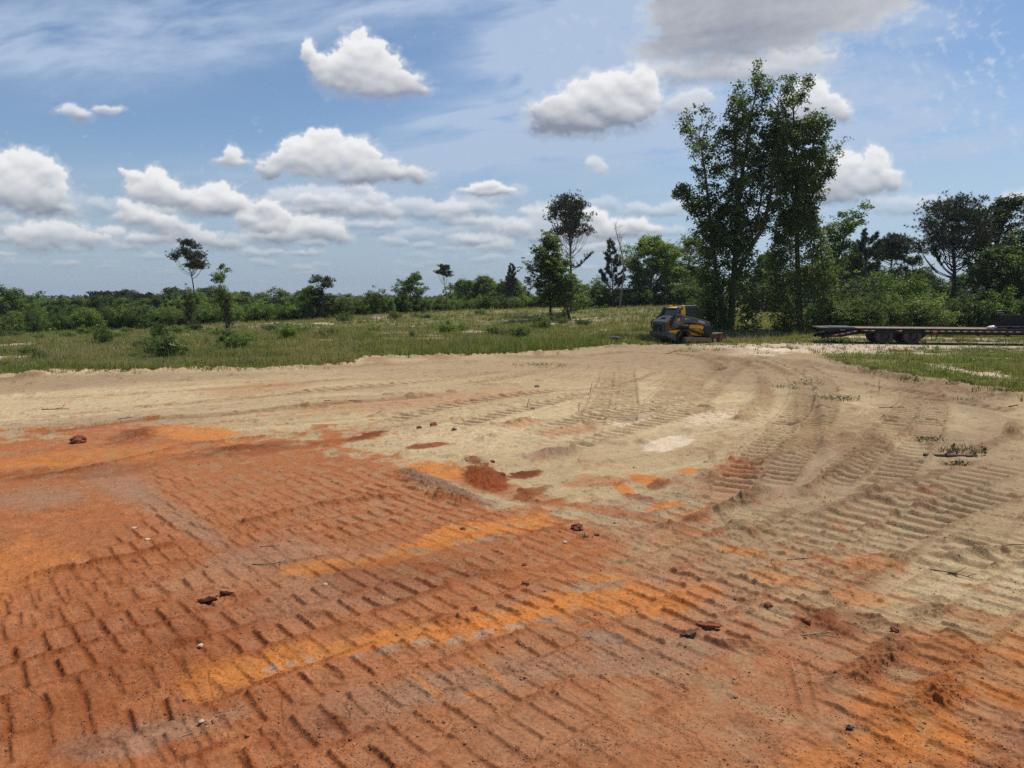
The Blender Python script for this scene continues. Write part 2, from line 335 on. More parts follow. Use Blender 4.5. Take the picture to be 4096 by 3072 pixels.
# material patches: (colour, cover, edge softness, (cx, cy, rx, ry, angle) in d coordinates)
PATCH = [
 (CREAM,.55,.7,(1290,900,330,55,-6)),(CREAM,.35,.8,(1000,950,200,40,-6)),(CREAM,.5,.6,(150,870,330,30,-3)),(DTAN,.7,.6,(120,825,240,14,-2)),(DTAN,.6,.6,(60,840,130,10,-4)),(DTAN,.55,.7,(300,815,330,9,-1)),
 (DTAN,.7,.8,(1750,800,620,40,6)),(DTAN,.5,.8,(1120,790,430,22,-2)),(GREY,.35,.8,(230,915,260,18,-3)),(LRED,.35,.7,(900,868,260,14,-5)),(LRED,.35,.7,(560,838,110,12,-6)),
 (DTAN,.6,.7,(2050,900,140,60,15)),(DTAN,.65,.7,(1860,1000,300,80,-12)),(CREAM,.35,.7,(2030,905,90,28,10)),(CREAM,.5,.6,(1960,965,70,18,30)),(CREAM,.45,.8,(1650,880,90,50,-30)),(DTAN,.5,.7,(1680,840,170,30,20)),
 (WSAND,.75,.4,(1445,958,55,16,-12)),(WSAND,.55,.5,(1530,905,60,12,-6)),(WSAND,.5,.5,(1370,905,60,10,-14)),(DTAN,.5,.5,(1385,898,55,9,-10)),
 (GREY,.35,.8,(1500,1080,280,60,-14)),(LRED,.40,.8,(1650,1230,340,80,0)),(DTAN,.6,.9,(1880,1130,420,110,-14)),(TAN,.4,.7,(1950,1180,320,60,-8)),(DTAN,.45,.9,(2150,1050,160,120,0)),(CREAM,.3,.8,(2080,1230,160,60,-8)),(LRED,.35,.7,(1560,1050,80,40,-20)),
]
REDPOLY = [(-900,985),(-400,960),(0,942),(120,930),(230,916),(330,906),(390,915),(440,930),(510,943),(600,946),(650,942),(690,932),(800,930),(810,942),(700,958),(720,972),(756,982),(841,992),(886,1016),(920,1040),(1029,1071),(1098,1092),(1166,1115),(1234,1126),(1337,1160),(1440,1190),(1520,1235),(1600,1310),(1700,1350),(1760,1350),(1830,1310),(1960,1350),(2080,1390),(2212,1420),(2900,1520),(3400,2600),(-2600,2600)]
PBR = (.345,.195,.112)
PATCH2 = [ (PBR,.75,.9,(1620,1480,230,170,0)),(PBR,.55,.9,(1250,1560,420,90,-6)),(PBR,.5,.9,(1500,1300,160,60,10)),(PBR,.45,.9,(620,1230,260,40,-8)), # laid over the red clay
 (GREY,.55,.8,(265,1045,85,36,20)),(GREY,.5,.9,(400,1125,150,24,33)),(GREY,.45,.6,(90,1075,110,26,-5)),(LRED,.6,.7,(620,1060,330,70,5)),(LRED,.55,.8,(1200,1480,520,150,-10)),(LRED,.65,.8,(1700,1560,420,190,0)),
 (GREY,.55,.6,(330,1585,190,36,-14)),(GREY,.35,.8,(760,1540,160,60,-10)),(GREY,.45,.7,(1050,1470,220,36,-14)),(GREY,.5,.7,(1420,1420,140,36,-10)),(GREY,.35,.8,(700,1290,220,50,-10)),(GREY,.3,.8,(560,1200,120,30,-10)),
 (ORG,.40,.8,(30,1230,130,60,-30)),(DRED,.6,.6,(300,940,75,14,-10)),(ORG,.8,.5,(430,938,95,17,4)),(ORG,.5,.6,(210,985,210,16,-4)),(ORG,.45,.6,(90,1008,130,10,-3)),(DRED,.55,.6,(540,972,170,12,-5)),(DRED,.5,.7,(150,1020,180,14,-4)),
 (ORG,.95,.35,(1110,1133,75,17,-5)),(ORG,.9,.35,(990,1158,80,20,-12)),(ORG,.8,.4,(860,1200,110,16,-14)),(ORG,.75,.4,(680,1232,90,14,-10)),(GREY,.85,.3,(1060,1165,40,5,-8)),(GREY,.8,.3,(900,1190,20,5,0)),
 (ORG,.85,.55,(1390,1300,140,38,-4)),(ORG,.8,.5,(1200,1310,170,30,-14)),(ORG,.75,.5,(1330,1260,90,22,10)),(ORG,.85,.35,(520,1455,75,32,-8)),(ORG,.7,.4,(640,1420,80,28,-12)),(ORG,.75,.4,(760,1395,90,26,-12)),(ORG,.75,.4,(880,1375,90,24,-12)),(ORG,.7,.4,(1000,1360,90,24,-12)),(ORG,.75,.5,(1150,1345,100,22,-12)),(ORG,.6,.5,(440,1480,60,40,-8)),
 (ORG,.6,.4,(1040,1500,30,9,-10)),(ORG,.55,.4,(1060,1455,50,8,40)),(ORG,.55,.4,(930,1490,40,7,40)),
 (ORG,.65,.7,(2060,1500,220,110,-20)),(ORG,.5,.7,(1900,1640,200,60,-10)),(GREY,.45,.6,(1960,1455,60,22,10)),(GREY,.4,.6,(2150,1560,90,40,20)),(LRED,.5,.7,(2050,1420,160,30,10)),(DRED,.5,.6,(1800,1340,90,40,0)),
 (DRED,.55,.6,(880,1240,190,44,-8)),(DRED,.4,.7,(300,1400,260,80,-10)),(DRED,.45,.7,(690,1570,110,50,-5)),(DRED,.4,.8,(130,1560,170,60,0)),
]
PATCH3 = [  # red and orange spots out on the tan soil
 (DRED,.9,.35,(798,941,42,7,-14)),(DRED,.9,.35,(915,966,47,5,-6)),(ORG,.9,.35,(945,1017,85,15,4)),(DRED,.95,.3,(1050,1034,52,24,20)),(DRED,.95,.3,(1140,1023,44,9,-8)),(RED,.6,.5,(1100,1060,130,18,12)),(DRED,.8,.4,(1150,1062,50,12,-18)),
 (ORG,.9,.3,(1398,1037,36,10,8)),(DRED,.7,.5,(1420,1048,26,10,-10)),(ORG,.9,.3,(1350,1057,26,10,20)),(ORG,.85,.3,(1490,1019,24,6,0)),(ORG,.9,.3,(1445,1092,58,8,-14)),(DRED,.6,.5,(1380,1075,40,7,15)),(RED,.55,.6,(1290,1040,90,10,-2)),(ORG,.5,.5,(1500,1110,60,10,-10)),
 (LRED,.5,.5,(1240,930,70,10,-6)),(LRED,.65,.5,(1590,1010,60,18,-10)),(RED,.6,.5,(1340,1110,120,12,10)),(ORG,.6,.5,(1600,1190,50,9,8)),(ORG,.5,.5,(1900,1215,60,12,5)),(ORG,.5,.5,(1690,1250,70,14,8)),(ORG,.45,.5,(1860,1290,70,16,10)),(GREY,.8,.4,(940,1045,80,14,20)),(GREY,.7,.5,(1010,1068,90,12,20)),(GREY,.7,.5,(1200,980,60,10,-5)),(RED,.5,.6,(2110,1330,80,16,12)),(LRED,.5,.6,(1120,915,60,8,-5)),
 (GREY2,.55,.9,(585,1447,15,7,-5)),(GREY2,.55,.9,(630,1437,12,7,-5)),(GREY2,.55,.9,(672,1428,14,7,-5)),(GREY2,.55,.9,(775,1418,17,7,-10)),(GREY2,.55,.9,(840,1405,30,9,-12)),(GREY2,.55,.9,(910,1390,24,9,-10)),(GREY2,.55,.9,(985,1385,17,7,-8)),(GREY2,.55,.9,(1045,1372,25,8,-10)),(GREY2,.55,.9,(1120,1355,31,9,-8)),(GREY,.8,.3,(1180,1342,44,9,-12)),(GREY,.75,.3,(1300,1378,50,14,10)),(GREY,.7,.3,(1290,1268,70,10,-5)),
 (WSAND,.8,.5,(1700,753,190,7,2)),(WSAND,.8,.5,(1950,748,240,6,1)),(WSAND,.6,.5,(1640,760,60,9,0)),(DTAN,.5,.6,(1480,757,150,8,0)),
]
# heaps and ridges of loose soil: (cx, cy, rx, ry, angle, height m) in d coordinates
HEAPS = [(1050,1034,58,24,20,.10),(1140,1023,44,8,-8,.05),(960,1050,90,16,20,.07),(1205,975,52,12,-5,.10),(1245,968,16,7,0,.06),(1530,1030,34,16,-12,.14),(1425,1048,26,9,0,.07),(300,938,70,13,-10,.10),(170,948,26,8,0,.10),(798,941,45,7,-14,.05),
 (555,966,120,7,-3,.07),(480,975,60,7,-12,.07),(1165,766,16,5,0,.22),(905,768,42,6,0,.35),(820,780,40,8,0,.18),(960,774,50,6,0,.18),(70,812,40,6,-6,.25),(1165,772,100,5,0,.12),(610,792,60,4,0,.12),(30,820,60,5,-5,.16),(1330,746,50,6,0,.20),
 (1060,1240,60,14,0,.03),(1890,1340,40,18,0,.05),(1830,1360,60,16,10,.04),(1790,1330,26,26,0,.06),(2010,1320,60,18,0,.07),(1590,1395,50,9,6,.05),(1640,1410,36,9,10,.06),(1500,1375,30,6,12,.05),(1915,960,30,12,60,.10),(1660,870,22,30,10,.09),(1700,960,20,14,0,.06),
 (2190,930,26,22,0,.30),(2140,960,80,10,-20,.12),(1700,1010,10,8,0,.04),(1720,885,8,20,10,.04),(690,1330,60,12,0,.03),(730,1560,60,22,0,.035),(960,1340,60,14,0,.02),(410,1390,60,14,0,.03),
 (1800,1290,40,10,10,.05),(2010,1290,50,10,8,.05),(1450,1140,60,10,6,.05),(1490,1125,30,6,0,.05),(1540,990,20,10,60,.06)]
RIDGES = [  # (points, width m, height m)
 ([(1815,1500),(1870,1460),(1935,1400),(1985,1365)],.18,.075),([(1985,1365),(1900,1345),(1830,1330)],.15,.05),([(1905,1580),(1960,1545),(2040,1490),(2110,1460)],.18,.075),([(1820,1600),(1850,1590),(1905,1580)],.15,.05),
 ([(1595,912),(1625,885),(1645,860),(1652,835),(1648,815)],.40,.16),([(1475,1135),(1530,1110),(1590,1090),(1640,1060)],.18,.10),([(1570,1100),(1620,1080),(1680,1052)],.18,.10),([(1720,1075),(1780,1040),(1860,985),(1930,940)],.20,.11),
 ([(2030,1210),(2090,1195),(2150,1190),(2212,1185)],.16,.10),([(0,952),(120,935),(240,918),(330,902),(480,898),(620,880),(760,868),(950,855)],.22,.035),([(380,962),(460,955),(560,945),(650,940),(720,930)],.14,.07),
 ([(0,1040),(90,1030),(200,1008),(330,980),(400,962)],.16,.06),([(480,1150),(620,1105),(760,1080),(900,1070)],.14,.06),([(0,1265),(100,1240),(260,1212),(420,1165)],.14,.06),([(760,930),(830,925),(900,915)],.10,.02),
 ([(1720,1130),(1800,1100),(1900,1060),(2000,1030),(2130,990)],.16,.04),([(2000,1180),(1900,1230),(1830,1270)],.16,.05),([(1640,1010),(1700,970),(1730,940)],.2,.05),([(1230,845),(1320,835),(1400,812),(1430,800)],.2,.04),
 ([(1105,1150),(1190,1148),(1240,1138)],.10,.03),([(560,1240),(640,1215),(760,1195)],.06,.02),([(1260,1065),(1180,1085),(1100,1075)],.12,.03),([(870,1010),(900,1040),(960,1070),(1060,1090)],.32,.09)]
# single passes of the tracked machine: (points, shoe width m, pitch m, depth m)
TRACKS = [([(1780,1060),(1830,1010),(1880,965),(1925,925),(1960,890),(1975,860),(1950,828),(1890,800),(1800,775),(1700,762),(1560,752)],.55,.27,.035),
 ([(1900,1060),(1950,1000),(1990,950),(2015,905),(2020,870),(2000,840),(1950,815),(1860,790)],.55,.27,.03),
 ([(1560,1080),(1610,1020),(1650,970),(1690,925),(1720,890),(1735,850),(1722,815),(1680,790),(1600,765),(1450,752),(1300,752)],.60,.27,.04),
 ([(1660,1060),(1700,1000),(1740,950),(1775,900),(1790,860),(1780,825),(1740,795),(1660,770)],.55,.27,.03),
 ([(1285,925),(1300,880),(1315,840),(1322,800)],.65,.27,.045),([(1345,920),(1350,880),(1352,840),(1350,800)],.65,.27,.04),([(1400,900),(1430,860),(1460,825),(1475,800)],.6,.27,.03),([(1450,890),(1485,850),(1505,815)],.6,.27,.02),
 ([(1130,940),(1250,905),(1380,880),(1480,862),(1560,845)],.6,.27,.035),([(1200,975),(1330,935),(1450,900),(1560,870)],.6,.27,.03),([(820,915),(950,880),(1100,855),(1240,838)],.6,.30,.03),([(950,930),(1080,895),(1220,862),(1340,838)],.6,.30,.03),
 ([(980,830),(1080,818),(1170,800),(1250,785)],.6,.30,.03),([(1900,1170),(2000,1120),(2100,1080),(2212,1050)],.55,.27,.03),([(2000,1250),(2100,1190),(2212,1140)],.55,.27,.02),([(1760,770),(1900,800),(2050,830),(2212,880)],.5,.3,.02),([(1700,790),(1850,830),(1960,850),(2212,890)],.4,.3,.03),
 ([(1700,1190),(1800,1130),(1900,1090),(2000,1060),(2212,1000)],.6,.27,.02),([(600,850),(760,835),(950,820),(1100,800)],.6,.3,.015)]
RUTS = [([(0,940),(160,924),(330,905),(500,895),(760,870),(1000,850)],.1,.03),([(0,905),(300,880),(640,850),(900,830)],.1,.015),([(0,870),(300,850),(560,835),(800,815)],.1,.015),([(640,800),(800,790),(1000,780)],.2,.02),
 ([(1755,1000),(1752,940),(1752,890),(1745,850)],.08,.04),([(1800,990),(1795,940),(1785,900)],.14,.02),([(1860,985),(1850,930),(1830,890)],.2,.02),([(2212,866),(2100,850),(1950,820),(1800,795),(1700,775)],.25,.06),([(2212,895),(2100,872),(1990,850),(1900,830)],.15,.04),
 ([(1800,1080),(1700,1110),(1600,1190)],.05,.01),([(1690,1380),(1700,1440),(1720,1520),(1735,1600)],.02,.015),([(1720,1390),(1735,1440),(1752,1520),(1768,1590)],.02,.015),([(1765,1430),(1785,1500),(1800,1560)],.03,.02),([(1500,880),(1600,790),(1650,770)],.1,.02),([(1450,860),(1560,780),(1500,760)],.15,.03),
 ([(1430,1000),(1560,960),(1600,930)],.1,.015),([(1560,800),(1500,770),(1380,762),(1250,770)],.12,.05),([(1640,800),(1570,775),(1450,765),(1300,762)],.12,.05),([(1700,812),(1640,782),(1540,768)],.12,.05)]

def ell_field(px, py, e):
    cx, cy, rx, ry, ang = e[:5]; c, s = math.cos(math.radians(ang)), math.sin(math.radians(ang))
    u = (px-cx)*c + (py-cy)*s; v = -(px-cx)*s + (py-cy)*c
    return (u/rx)**2 + (v/ry)**2
def poly_dist(px, py, poly):
    """signed distance (inside > 0) to a polygon"""
    P = np.array(poly, float); d2 = np.full(px.shape, 1e12); ins = np.zeros(px.shape, bool)
    for k in range(len(P)):
        a = P[k]; b = P[(k+1) % len(P)]; ab = b-a
        t = np.clip(((px-a[0])*ab[0] + (py-a[1])*ab[1])/max(1e-9, ab@ab), 0, 1)
        d2 = np.minimum(d2, (px-a[0]-t*ab[0])**2 + (py-a[1]-t*ab[1])**2)
        if abs(ab[1]) > 1e-9:
            c = ((a[1] > py) != (b[1] > py)) & (px < ab[0]*(py-a[1])/ab[1] + a[0]); ins ^= c
    d = np.sqrt(d2); return np.where(ins, d, -d)
def smooth_line(pts, step=0.08):
    P = np.array(pts, float); n = len(P); out = []
    for i in range(n-1):
        p0, p1, p2, p3 = P[max(i-1, 0)], P[i], P[i+1], P[min(i+2, n-1)]
        m = max(2, int(np.linalg.norm(p2-p1)/step))
        for t in np.linspace(0, 1, m, endpoint=False):
            out.append(0.5*((2*p1) + (p2-p0)*t + (2*p0-5*p1+4*p2-p3)*t*t + (3*p1-p0-3*p2+p3)*t**3))
    out.append(P[-1]); return np.array(out)
def along(gxf, gyf, pts, wmax, step=1.0):
    """for the flat arrays of points: indices near the line, arc length and signed offset"""
    L = smooth_line([dpt(*p) for p in pts], step); seg = np.diff(L, axis=0); ln = np.linalg.norm(seg, axis=1); cum = np.concatenate([[0], np.cumsum(ln)])
    bi = []; bs = []; bt = []
    order = ALONG_Y
    for k in range(len(seg)):
        a = L[k]; b = L[k+1]
        lo = np.searchsorted(order[0], min(a[1], b[1])-wmax); hi = np.searchsorted(order[0], max(a[1], b[1])+wmax)
        sub = slice(lo, hi); xs = GX[sub]; ys = GY[sub]
        m = (xs > min(a[0], b[0])-wmax) & (xs < max(a[0], b[0])+wmax)
        r, c = np.nonzero(m)
        if not len(r): continue
        x = xs[r, c]-a[0]; y = ys[r, c]-a[1]; ux, uy = seg[k]/ln[k]
        s = x*ux + y*uy; t = -x*uy + y*ux
        q = (s >= -0.02) & (s < ln[k]+0.02) & (np.abs(t) < wmax)
        bi.append((r[q]+lo)*GX.shape[1]+c[q]); bs.append(cum[k]+s[q]); bt.append(t[q])
    if not bi: return np.zeros(0, int), np.zeros(0), np.zeros(0), cum[-1]
    i = np.concatenate(bi); s = np.concatenate(bs); t = np.concatenate(bt)
    o = np.lexsort((np.abs(t), i)); i, s, t = i[o], s[o], t[o]; f = np.concatenate([[True], i[1:] != i[:-1]])
    return i[f], s[f], t[f], cum[-1]

def build_ground():
    global GX, GY, ALONG_Y
    # rows: fine near the camera, coarser with distance (about the spacing a picture element covers)
    sy = np.concatenate([np.arange(3180, 1700, -2.45), np.arange(1699, 1375, -1.25)]); near = -CH/np.array([(-sp_ + (CY-p)/F_PX*cp)/(cp + (CY-p)/F_PX*sp_) for p in sy])
    rows = np.concatenate([np.linspace(-30, .8, 26), np.linspace(.9, near[0]-0.05, 60), near, np.arange(near[-1]+0.3, 75, 0.35), np.arange(75.5, 150, 1.2), np.geomspace(152, 4200, 70)])
    md = np.arange(.80+9/F_PX, 1.55, 9.0/F_PX); uf = np.concatenate([-md[::-1], np.arange(-0.80, 0.80001, 3.0/F_PX), md]); out = md[-1]+np.geomspace(0.02, 5.2, 46)
    us = np.concatenate([-out[::-1], uf, out])
    W = np.where(rows < 3.4, 3.4, rows)
    GY = np.repeat(rows[:, None], len(us), 1).astype(np.float64); GX = us[None, :]*W[:, None]
    ALONG_Y = (rows,)
    x = GX; y = GY; nr, nc = x.shape
    act = (rows > 0.9) & (rows < 70); r0 = np.argmax(act); r1 = nr-np.argmax(act[::-1]); c0 = 4; c1 = nc-4
    sl = (slice(r0, r1), slice(c0, c1)); ax = x[sl]; ay = y[sl]
    px, py = project(ax, ay, 0*ax); px = px/S; py = py/S
    z = land(x, y)
    u = x/np.maximum(y, 1.0); past = y - edge_Y(u) - 0.5*fbm(x/1.4, y/1.4, 3, 7); field = sstep(-0.25, 0.35, past)
    col = np.ones((nr, nc, 3))*np.array(TAN)
    # ---- patches on the pad, their edges broken by world-space noise
    n1 = fbm(ax/0.9, ay/0.9, 5, 100, .6); n2 = fbm(ax/3.1, ay/3.1, 4, 101); n3 = fbm(ax/0.16, ay/0.16, 4, 102, .6); n4 = fbm(ax/0.30, ay/0.30, 4, 109, .6)
    C = col[sl].copy()
    orgm = np.zeros_like(ax)
    def lay(c, m):
        nonlocal C, orgm
        orgm = orgm*(1-m) + (m if c is ORG else 0)
        C = C*(1-m[..., None]) + np.array(c)*m[..., None]
    # streaks left by the blade along the direction of work
    ang = math.radians(30); su = ax*math.cos(ang)+ay*math.sin(ang); sv_ = -ax*math.sin(ang)+ay*math.cos(ang)
    streak = fbm(su/4.5, sv_/0.22, 5, 120, .6)
    rc = np.hypot(ax-1.0, ay-17.0); tc_ = np.arctan2(ay-17.0, ax-1.0); rj = rc + .35*fbm(ax/5, ay/5, 2, 126); warc = sstep(.02, .22, ax/ay+(ay-22)*.02)*sstep(5, 8, rc)
    st2 = fbm(tc_*rj/5.5, rj/.42, 4, 122, .6); st3 = fbm(tc_*rj/9+5, rj/1.3, 3, 123, .6)
    lay(DTAN, .75*sstep(.10, .5, st2)*warc); lay(CREAM, .5*sstep(.1, .5, -st2+.4*st3)*warc); lay(BRN, .45*sstep(.22, .5, st2+.3*st3)*warc*sstep(14, 22, ay))
    st4 = fbm(su/9, sv_/.8, 4, 124, .6); lay(DTAN, .6*sstep(.05, .5, st4)*(1-warc)*sstep(10, 16, ay)); lay(CREAM, .5*sstep(.1, .5, -st4)*(1-warc)*sstep(10, 16, ay))
    lay(DTAN, np.clip(0.40*sstep(-0.1, 0.6, n2) + 0.5*sstep(0.05, .6, streak), 0, 1)*0.8); lay(CREAM, 0.45*sstep(0.0, 0.6, -streak+0.3*n1))
    def patches(Ls, k1, k2):
        for c, cov, soft, e in Ls:
            q = ell_field(px, py, e); m = q < 4
            if not m.any(): continue
            d = np.where(m, 1-np.sqrt(q), -9) + k1*n1 + k2*n3
            lay(c, cov*sstep(-0.5*soft, 0.5*soft, d))
    patches(PATCH, .65, .25)
    rd = poly_dist(px, py, REDPOLY)/np.clip((py-HOR/S)/14, 6, 60)*0.9
    edge_soft = 0.50 + 1.9*sstep(1150, 1500, px)*sstep(1050, 1200, py)
    redm = sstep(-edge_soft, edge_soft, rd + 2.2*n1 + 1.0*n4 + .6*n3)*(1 - 0.45*sstep(1250, 1700, px)*(1-sstep(1350, 1450, py)))
    redc = np.array(RED)*(1-sstep(-.5, .5, n4)[..., None]) + np.array(LRED)*sstep(-.5, .5, n4)[..., None]
    redc = redc*(1-0.35*sstep(0.1, .6, n1)[..., None]) + np.array(ORG)*0.7*0.35*sstep(0.1, .6, n1)[..., None]
    C = C*(1-redm[..., None]) + redc*redm[..., None]
    patches(PATCH2, .80, .40); patches(PATCH3, .75, .40)
    # far-right soil picks up the clay in loose spots
    lay(LRED, 0.45*sstep(0.15, 0.7, n1+0.3*n2)*sstep(1180, 1350, px*0.2+py)*(1-redm))
    nb_ = np.exp(-(rd/7)**2)*sstep(.0, .35, n4+.5*n1-.1)*(ay < 22); lay(RED, .55*nb_*(1-redm)); lay(TAN, .40*np.exp(-(rd/6)**2)*sstep(.05, .4, -n4-.3*n1+.1)*redm)
    # ---- relief
    h = np.zeros_like(ax)
    nearw = 1/(1+(ay/22)**2)
    h += (.03*st2 + .04*st3)*warc + .02*st4*(1-warc)*sstep(10, 16, ay)
    h += 0.045*fbm(ax/4, ay/4, 3, 130) + 0.012*n1 + 0.007*n4 + 0.0045*n3 + 0.0022*fbm(ax/0.05, ay/0.05, 3, 131)*nearw + 0.012*streak*(1-redm)
    crumb = fbm(ax/0.055, ay/0.055, 3, 140, .65, True)/(1+(ay/9)**2); crumb2 = fbm(ax/0.14, ay/0.14, 3, 141, .6, True)*(1/(1+(ay/16)**2)) + .30*(1-1/(1+(ay/16)**2))
    loose = np.zeros_like(ax)  # darkening mask: broken soil, and shade painted into the grooves
    padm = np.zeros_like(ax)
    # broad lanes of track prints swept round a far centre
    def lanes(cx, cy, width, pitch, seed, mask, depth, gap=.06):
        nonlocal h, loose
        r = np.hypot(ax-cx, ay-cy) + 0.03*fbm(ax/1.3, ay/1.3, 2, seed+3); th = np.arctan2(ay-cy, ax-cx)
        ln = np.floor(r/width); t = r/width-ln
        off = rnd2(ln, 0*ln, seed); s = th*cx_r(ln, width)/pitch + off*pitch*3 + 0.10*fbm(ax/.6, ay/.6, 2, seed+5)
        k = np.floor(s); f = s-k
        g1 = rnd2(k, ln, seed+1); g2 = rnd2(k, ln, seed+2); pres = .62 + .38*(rnd2(ln, 0*ln, seed+4) < 0.75)
        t0 = gap + 0.28*g2*(g1 > .62); t1 = 1-gap-0.28*(1-g2)*(g1 < .30)
        inn = sstep(t0-.03, t0+.03, t)*(1-sstep(t1-.03, t1+.03, t))*pres*np.clip(.55+.45*g1+.3*n4, 0, 1)*mask
        wob = .05*n4+.03*n3; bar = np.exp(-(np.abs(f-0.5+wob*.6)/(0.085+.035*g2))**3); ridge = np.exp(-(np.abs(f-0.66+wob*.6)/(0.075+.03*g2))**2)
        gran = np.clip(.45+.9*crumb2+.8*crumb+.35*n3, 0, 1.5); cl = ridge*inn*sstep(-.6, .1, n4+.9*(g2-.35))
        h -= depth*.30*bar*inn; h += depth*.52*cl*gran; loose += .80*cl*sstep(-.1, .5, gran) + .55*bar*inn
        # the pads between the bars are pressed smooth and tip slightly
        pad = inn*(1-bar); padm[:] = np.maximum(padm, pad*(1-ridge)); h -= pad*(.010*n3+.006*n4); h += .012*(f-.5)*pad
        er = np.exp(-(((t+.5) % 1-.5+.03*n4)/0.07)**2)*sstep(-.25, .35, fbm(ax/.5, ay/.5, 3, seed+8)+.2)*mask*(rnd2(ln, 0*ln, seed+9) < .8)
        h += depth*.55*er*gran; loose += er*.85*sstep(.1, .7, gran)
    cx_r = lambda ln, width: (ln+.5)*width
    m_fg = sstep(-0.6, .4, 1.4*poly_dist(px, py, [(-400,1700),(-400,1480),(0,1330),(330,1130),(330,1020),(560,985),(760,985),(900,1040),(1130,1110),(1400,1100),(1600,1080),(1800,1120),(2212,1080),(2700,1100),(2700,1900)])/90 + 0.9*n2 + .4*n1)
    m_fg = m_fg*(1-0.75*sstep(0, 60, poly_dist(px, py, [(1480,1400),(1700,1340),(1800,1480),(1840,1600),(1850,1700),(1450,1700)])))
    sel = sstep(-.25, .25, fbm(ax/2.2, ay/2.2, 2, 150)+.1*np.sin(ax))
    wr = sstep(1150, 1500, px + 120*n2)
    lanes(-41.0, 49.0, 0.46, 0.195, 200, m_fg*np.clip(.75+.9*n2+.5*n1, .15, 1)*(0.3+0.7*sel)*(1-sstep(10.5, 13.5, ay))*(1-wr), .040)
    lanes(-38.0, 51.5, 0.41, 0.205, 300, m_fg*np.clip(.75+.9*n2-.4*n1, .15, 1)*(1-sel)*(1-sstep(10.5, 13.5, ay))*(1-wr), .035)
    lanes(-38.6, 51.8, 0.52, 0.225, 320, m_fg*wr*(.3+.7*sel)*(1-sstep(16, 20, ay)), .040)
    lanes(-34.0, 56.8, 0.47, 0.235, 330, m_fg*wr*(1-sel)*(1-sstep(16, 20, ay)), .034)
    lanes(-13.0, 30.0, 0.60, 0.26, 340, sstep(-.2, .4, n2+.15)*sstep(11, 14, ay)*(1-sstep(26, 32, ay))*sstep(900, 1200, px), .036)
    H = z.copy(); Hs = np.zeros_like(z); Ls = np.zeros_like(z); Hs[sl] = h; Ls[sl] = loose
    # ---- heaps of loose soil
    a_h = np.zeros_like(ax)
    for e in HEAPS:
        q = ell_field(px, py, e); m = q < 3.5
        if not m.any(): continue
        d = np.clip(1.15-np.sqrt(q)+.35*n1+.2*n4, 0, 1.2); bb = sstep(0, .9, d)
        add = e[5]*.7*bb*(0.25+0.75*np.clip(crumb2+.35*crumb, 0, 1.4)); a_h += np.where(m, add, 0); Ls[sl] += np.where(m, .8*bb, 0)
    Hs[sl] += a_h
    flat = lambda A: A.reshape(-1)
    Hf = flat(Hs); Lf = flat(Ls); xf = flat(x); yf = flat(y)
    fn = np.zeros_like(z); fn[sl] = n4; fnf = flat(fn); fc = np.zeros_like(z); fc[sl] = crumb; fcf = flat(fc); f2 = np.zeros_like(z); f2[sl] = crumb2; f2f = flat(f2)
    for k, (pts, wd, pitch, dep) in enumerate(TRACKS):
        i, s, t, L = along(xf, yf, pts, wd*.75)
        if not len(i): continue
        ends = sstep(0, 1.0, s)*(1-sstep(L-1.0, L, s)); tt = np.abs(t)/(wd*.5)
        inn = (1-sstep(.86, 1.0, tt))*ends
        pitch = pitch*1.15; q = s/pitch + .25*(tt > .5)*0 + .12*fnf[i]; kk = np.floor(q); f = q-kk
        g = rnd2(kk, 0*kk, 400+k); bar = np.exp(-((f-.5)/.17)**2)
        Hf[i] = Hf[i]*(1-.8*inn) - inn*dep*(.35 + 1.5*bar*(.5+.8*g)) + inn*dep*.7*np.exp(-((f-.78)/.14)**2)
        Lf[i] = Lf[i]*(1-.7*inn) + 1.5*bar*inn  # colour darkened in the grooves to strengthen their weak shading
        er = np.exp(-((tt-1.1)/.14)**2)*ends*np.clip(.3+fnf[i]*1.4+.6*fcf[i], 0, 1.5)
        Hf[i] += dep*1.5*er; Lf[i] += .8*er
    for pts, wd, dep in RUTS:
        wd = wd*1.25+.05 if wd > .05 else wd
        i, s, t, L = along(xf, yf, pts, wd*3)
        if not len(i): continue
        ends = sstep(0, 1.0, s)*(1-sstep(L-1.0, L, s)); tt = np.abs(t)/wd
        Hf[i] += ends*1.6*dep*(-np.exp(-tt**2) + .6*np.exp(-((tt-1.7)/.5)**2)*(0.5+fcf[i])); Lf[i] += 1.1*ends*np.exp(-((tt-.6)/1.1)**2)*np.clip(.5+fnf[i]*1.5, 0, 1)
    for k, (pts, wd, hh) in enumerate(RIDGES):
        i, s, t, L = along(xf, yf, pts, wd*2.2)
        if not len(i): continue
        ends = sstep(0, .4, s)*(1-sstep(L-.4, L, s)); wob = t + .05*fnf[i]
        b = np.exp(-(wob/(wd*.55))**2)*ends*np.clip(.75+.6*fnf[i]+.2*f2f[i], .1, 1.3)
        Hf[i] += .95*hh*b*(.35+.75*np.clip(f2f[i]+.35*fcf[i], 0, 1.5)); Lf[i] += 1.0*b
    Hs = Hf.reshape(z.shape); Ls = np.clip(Lf.reshape(z.shape), 0, 1)
    # ---- drying cracks in the clay
    wx = ax + .05*n4; wy = ay + .05*fbm(ax/.3+7, ay/.3, 3, 160); sc = .42
    fx = np.floor(wx/sc); fy = np.floor(wy/sc); d1 = np.full(ax.shape, 9.); d2 = np.full(ax.shape, 9.)
    nearr = ay < 9
    for i_ in (-1, 0, 1):
        for j_ in (-1, 0, 1):
            dd = np.hypot((fx+i_+rnd2(fx+i_, fy+j_, 51))-wx/sc, (fy+j_+rnd2(fx+i_, fy+j_, 52))-wy/sc)
            d2 = np.where(dd < d1, d1, np.minimum(d2, dd)); d1 = np.minimum(d1, dd)
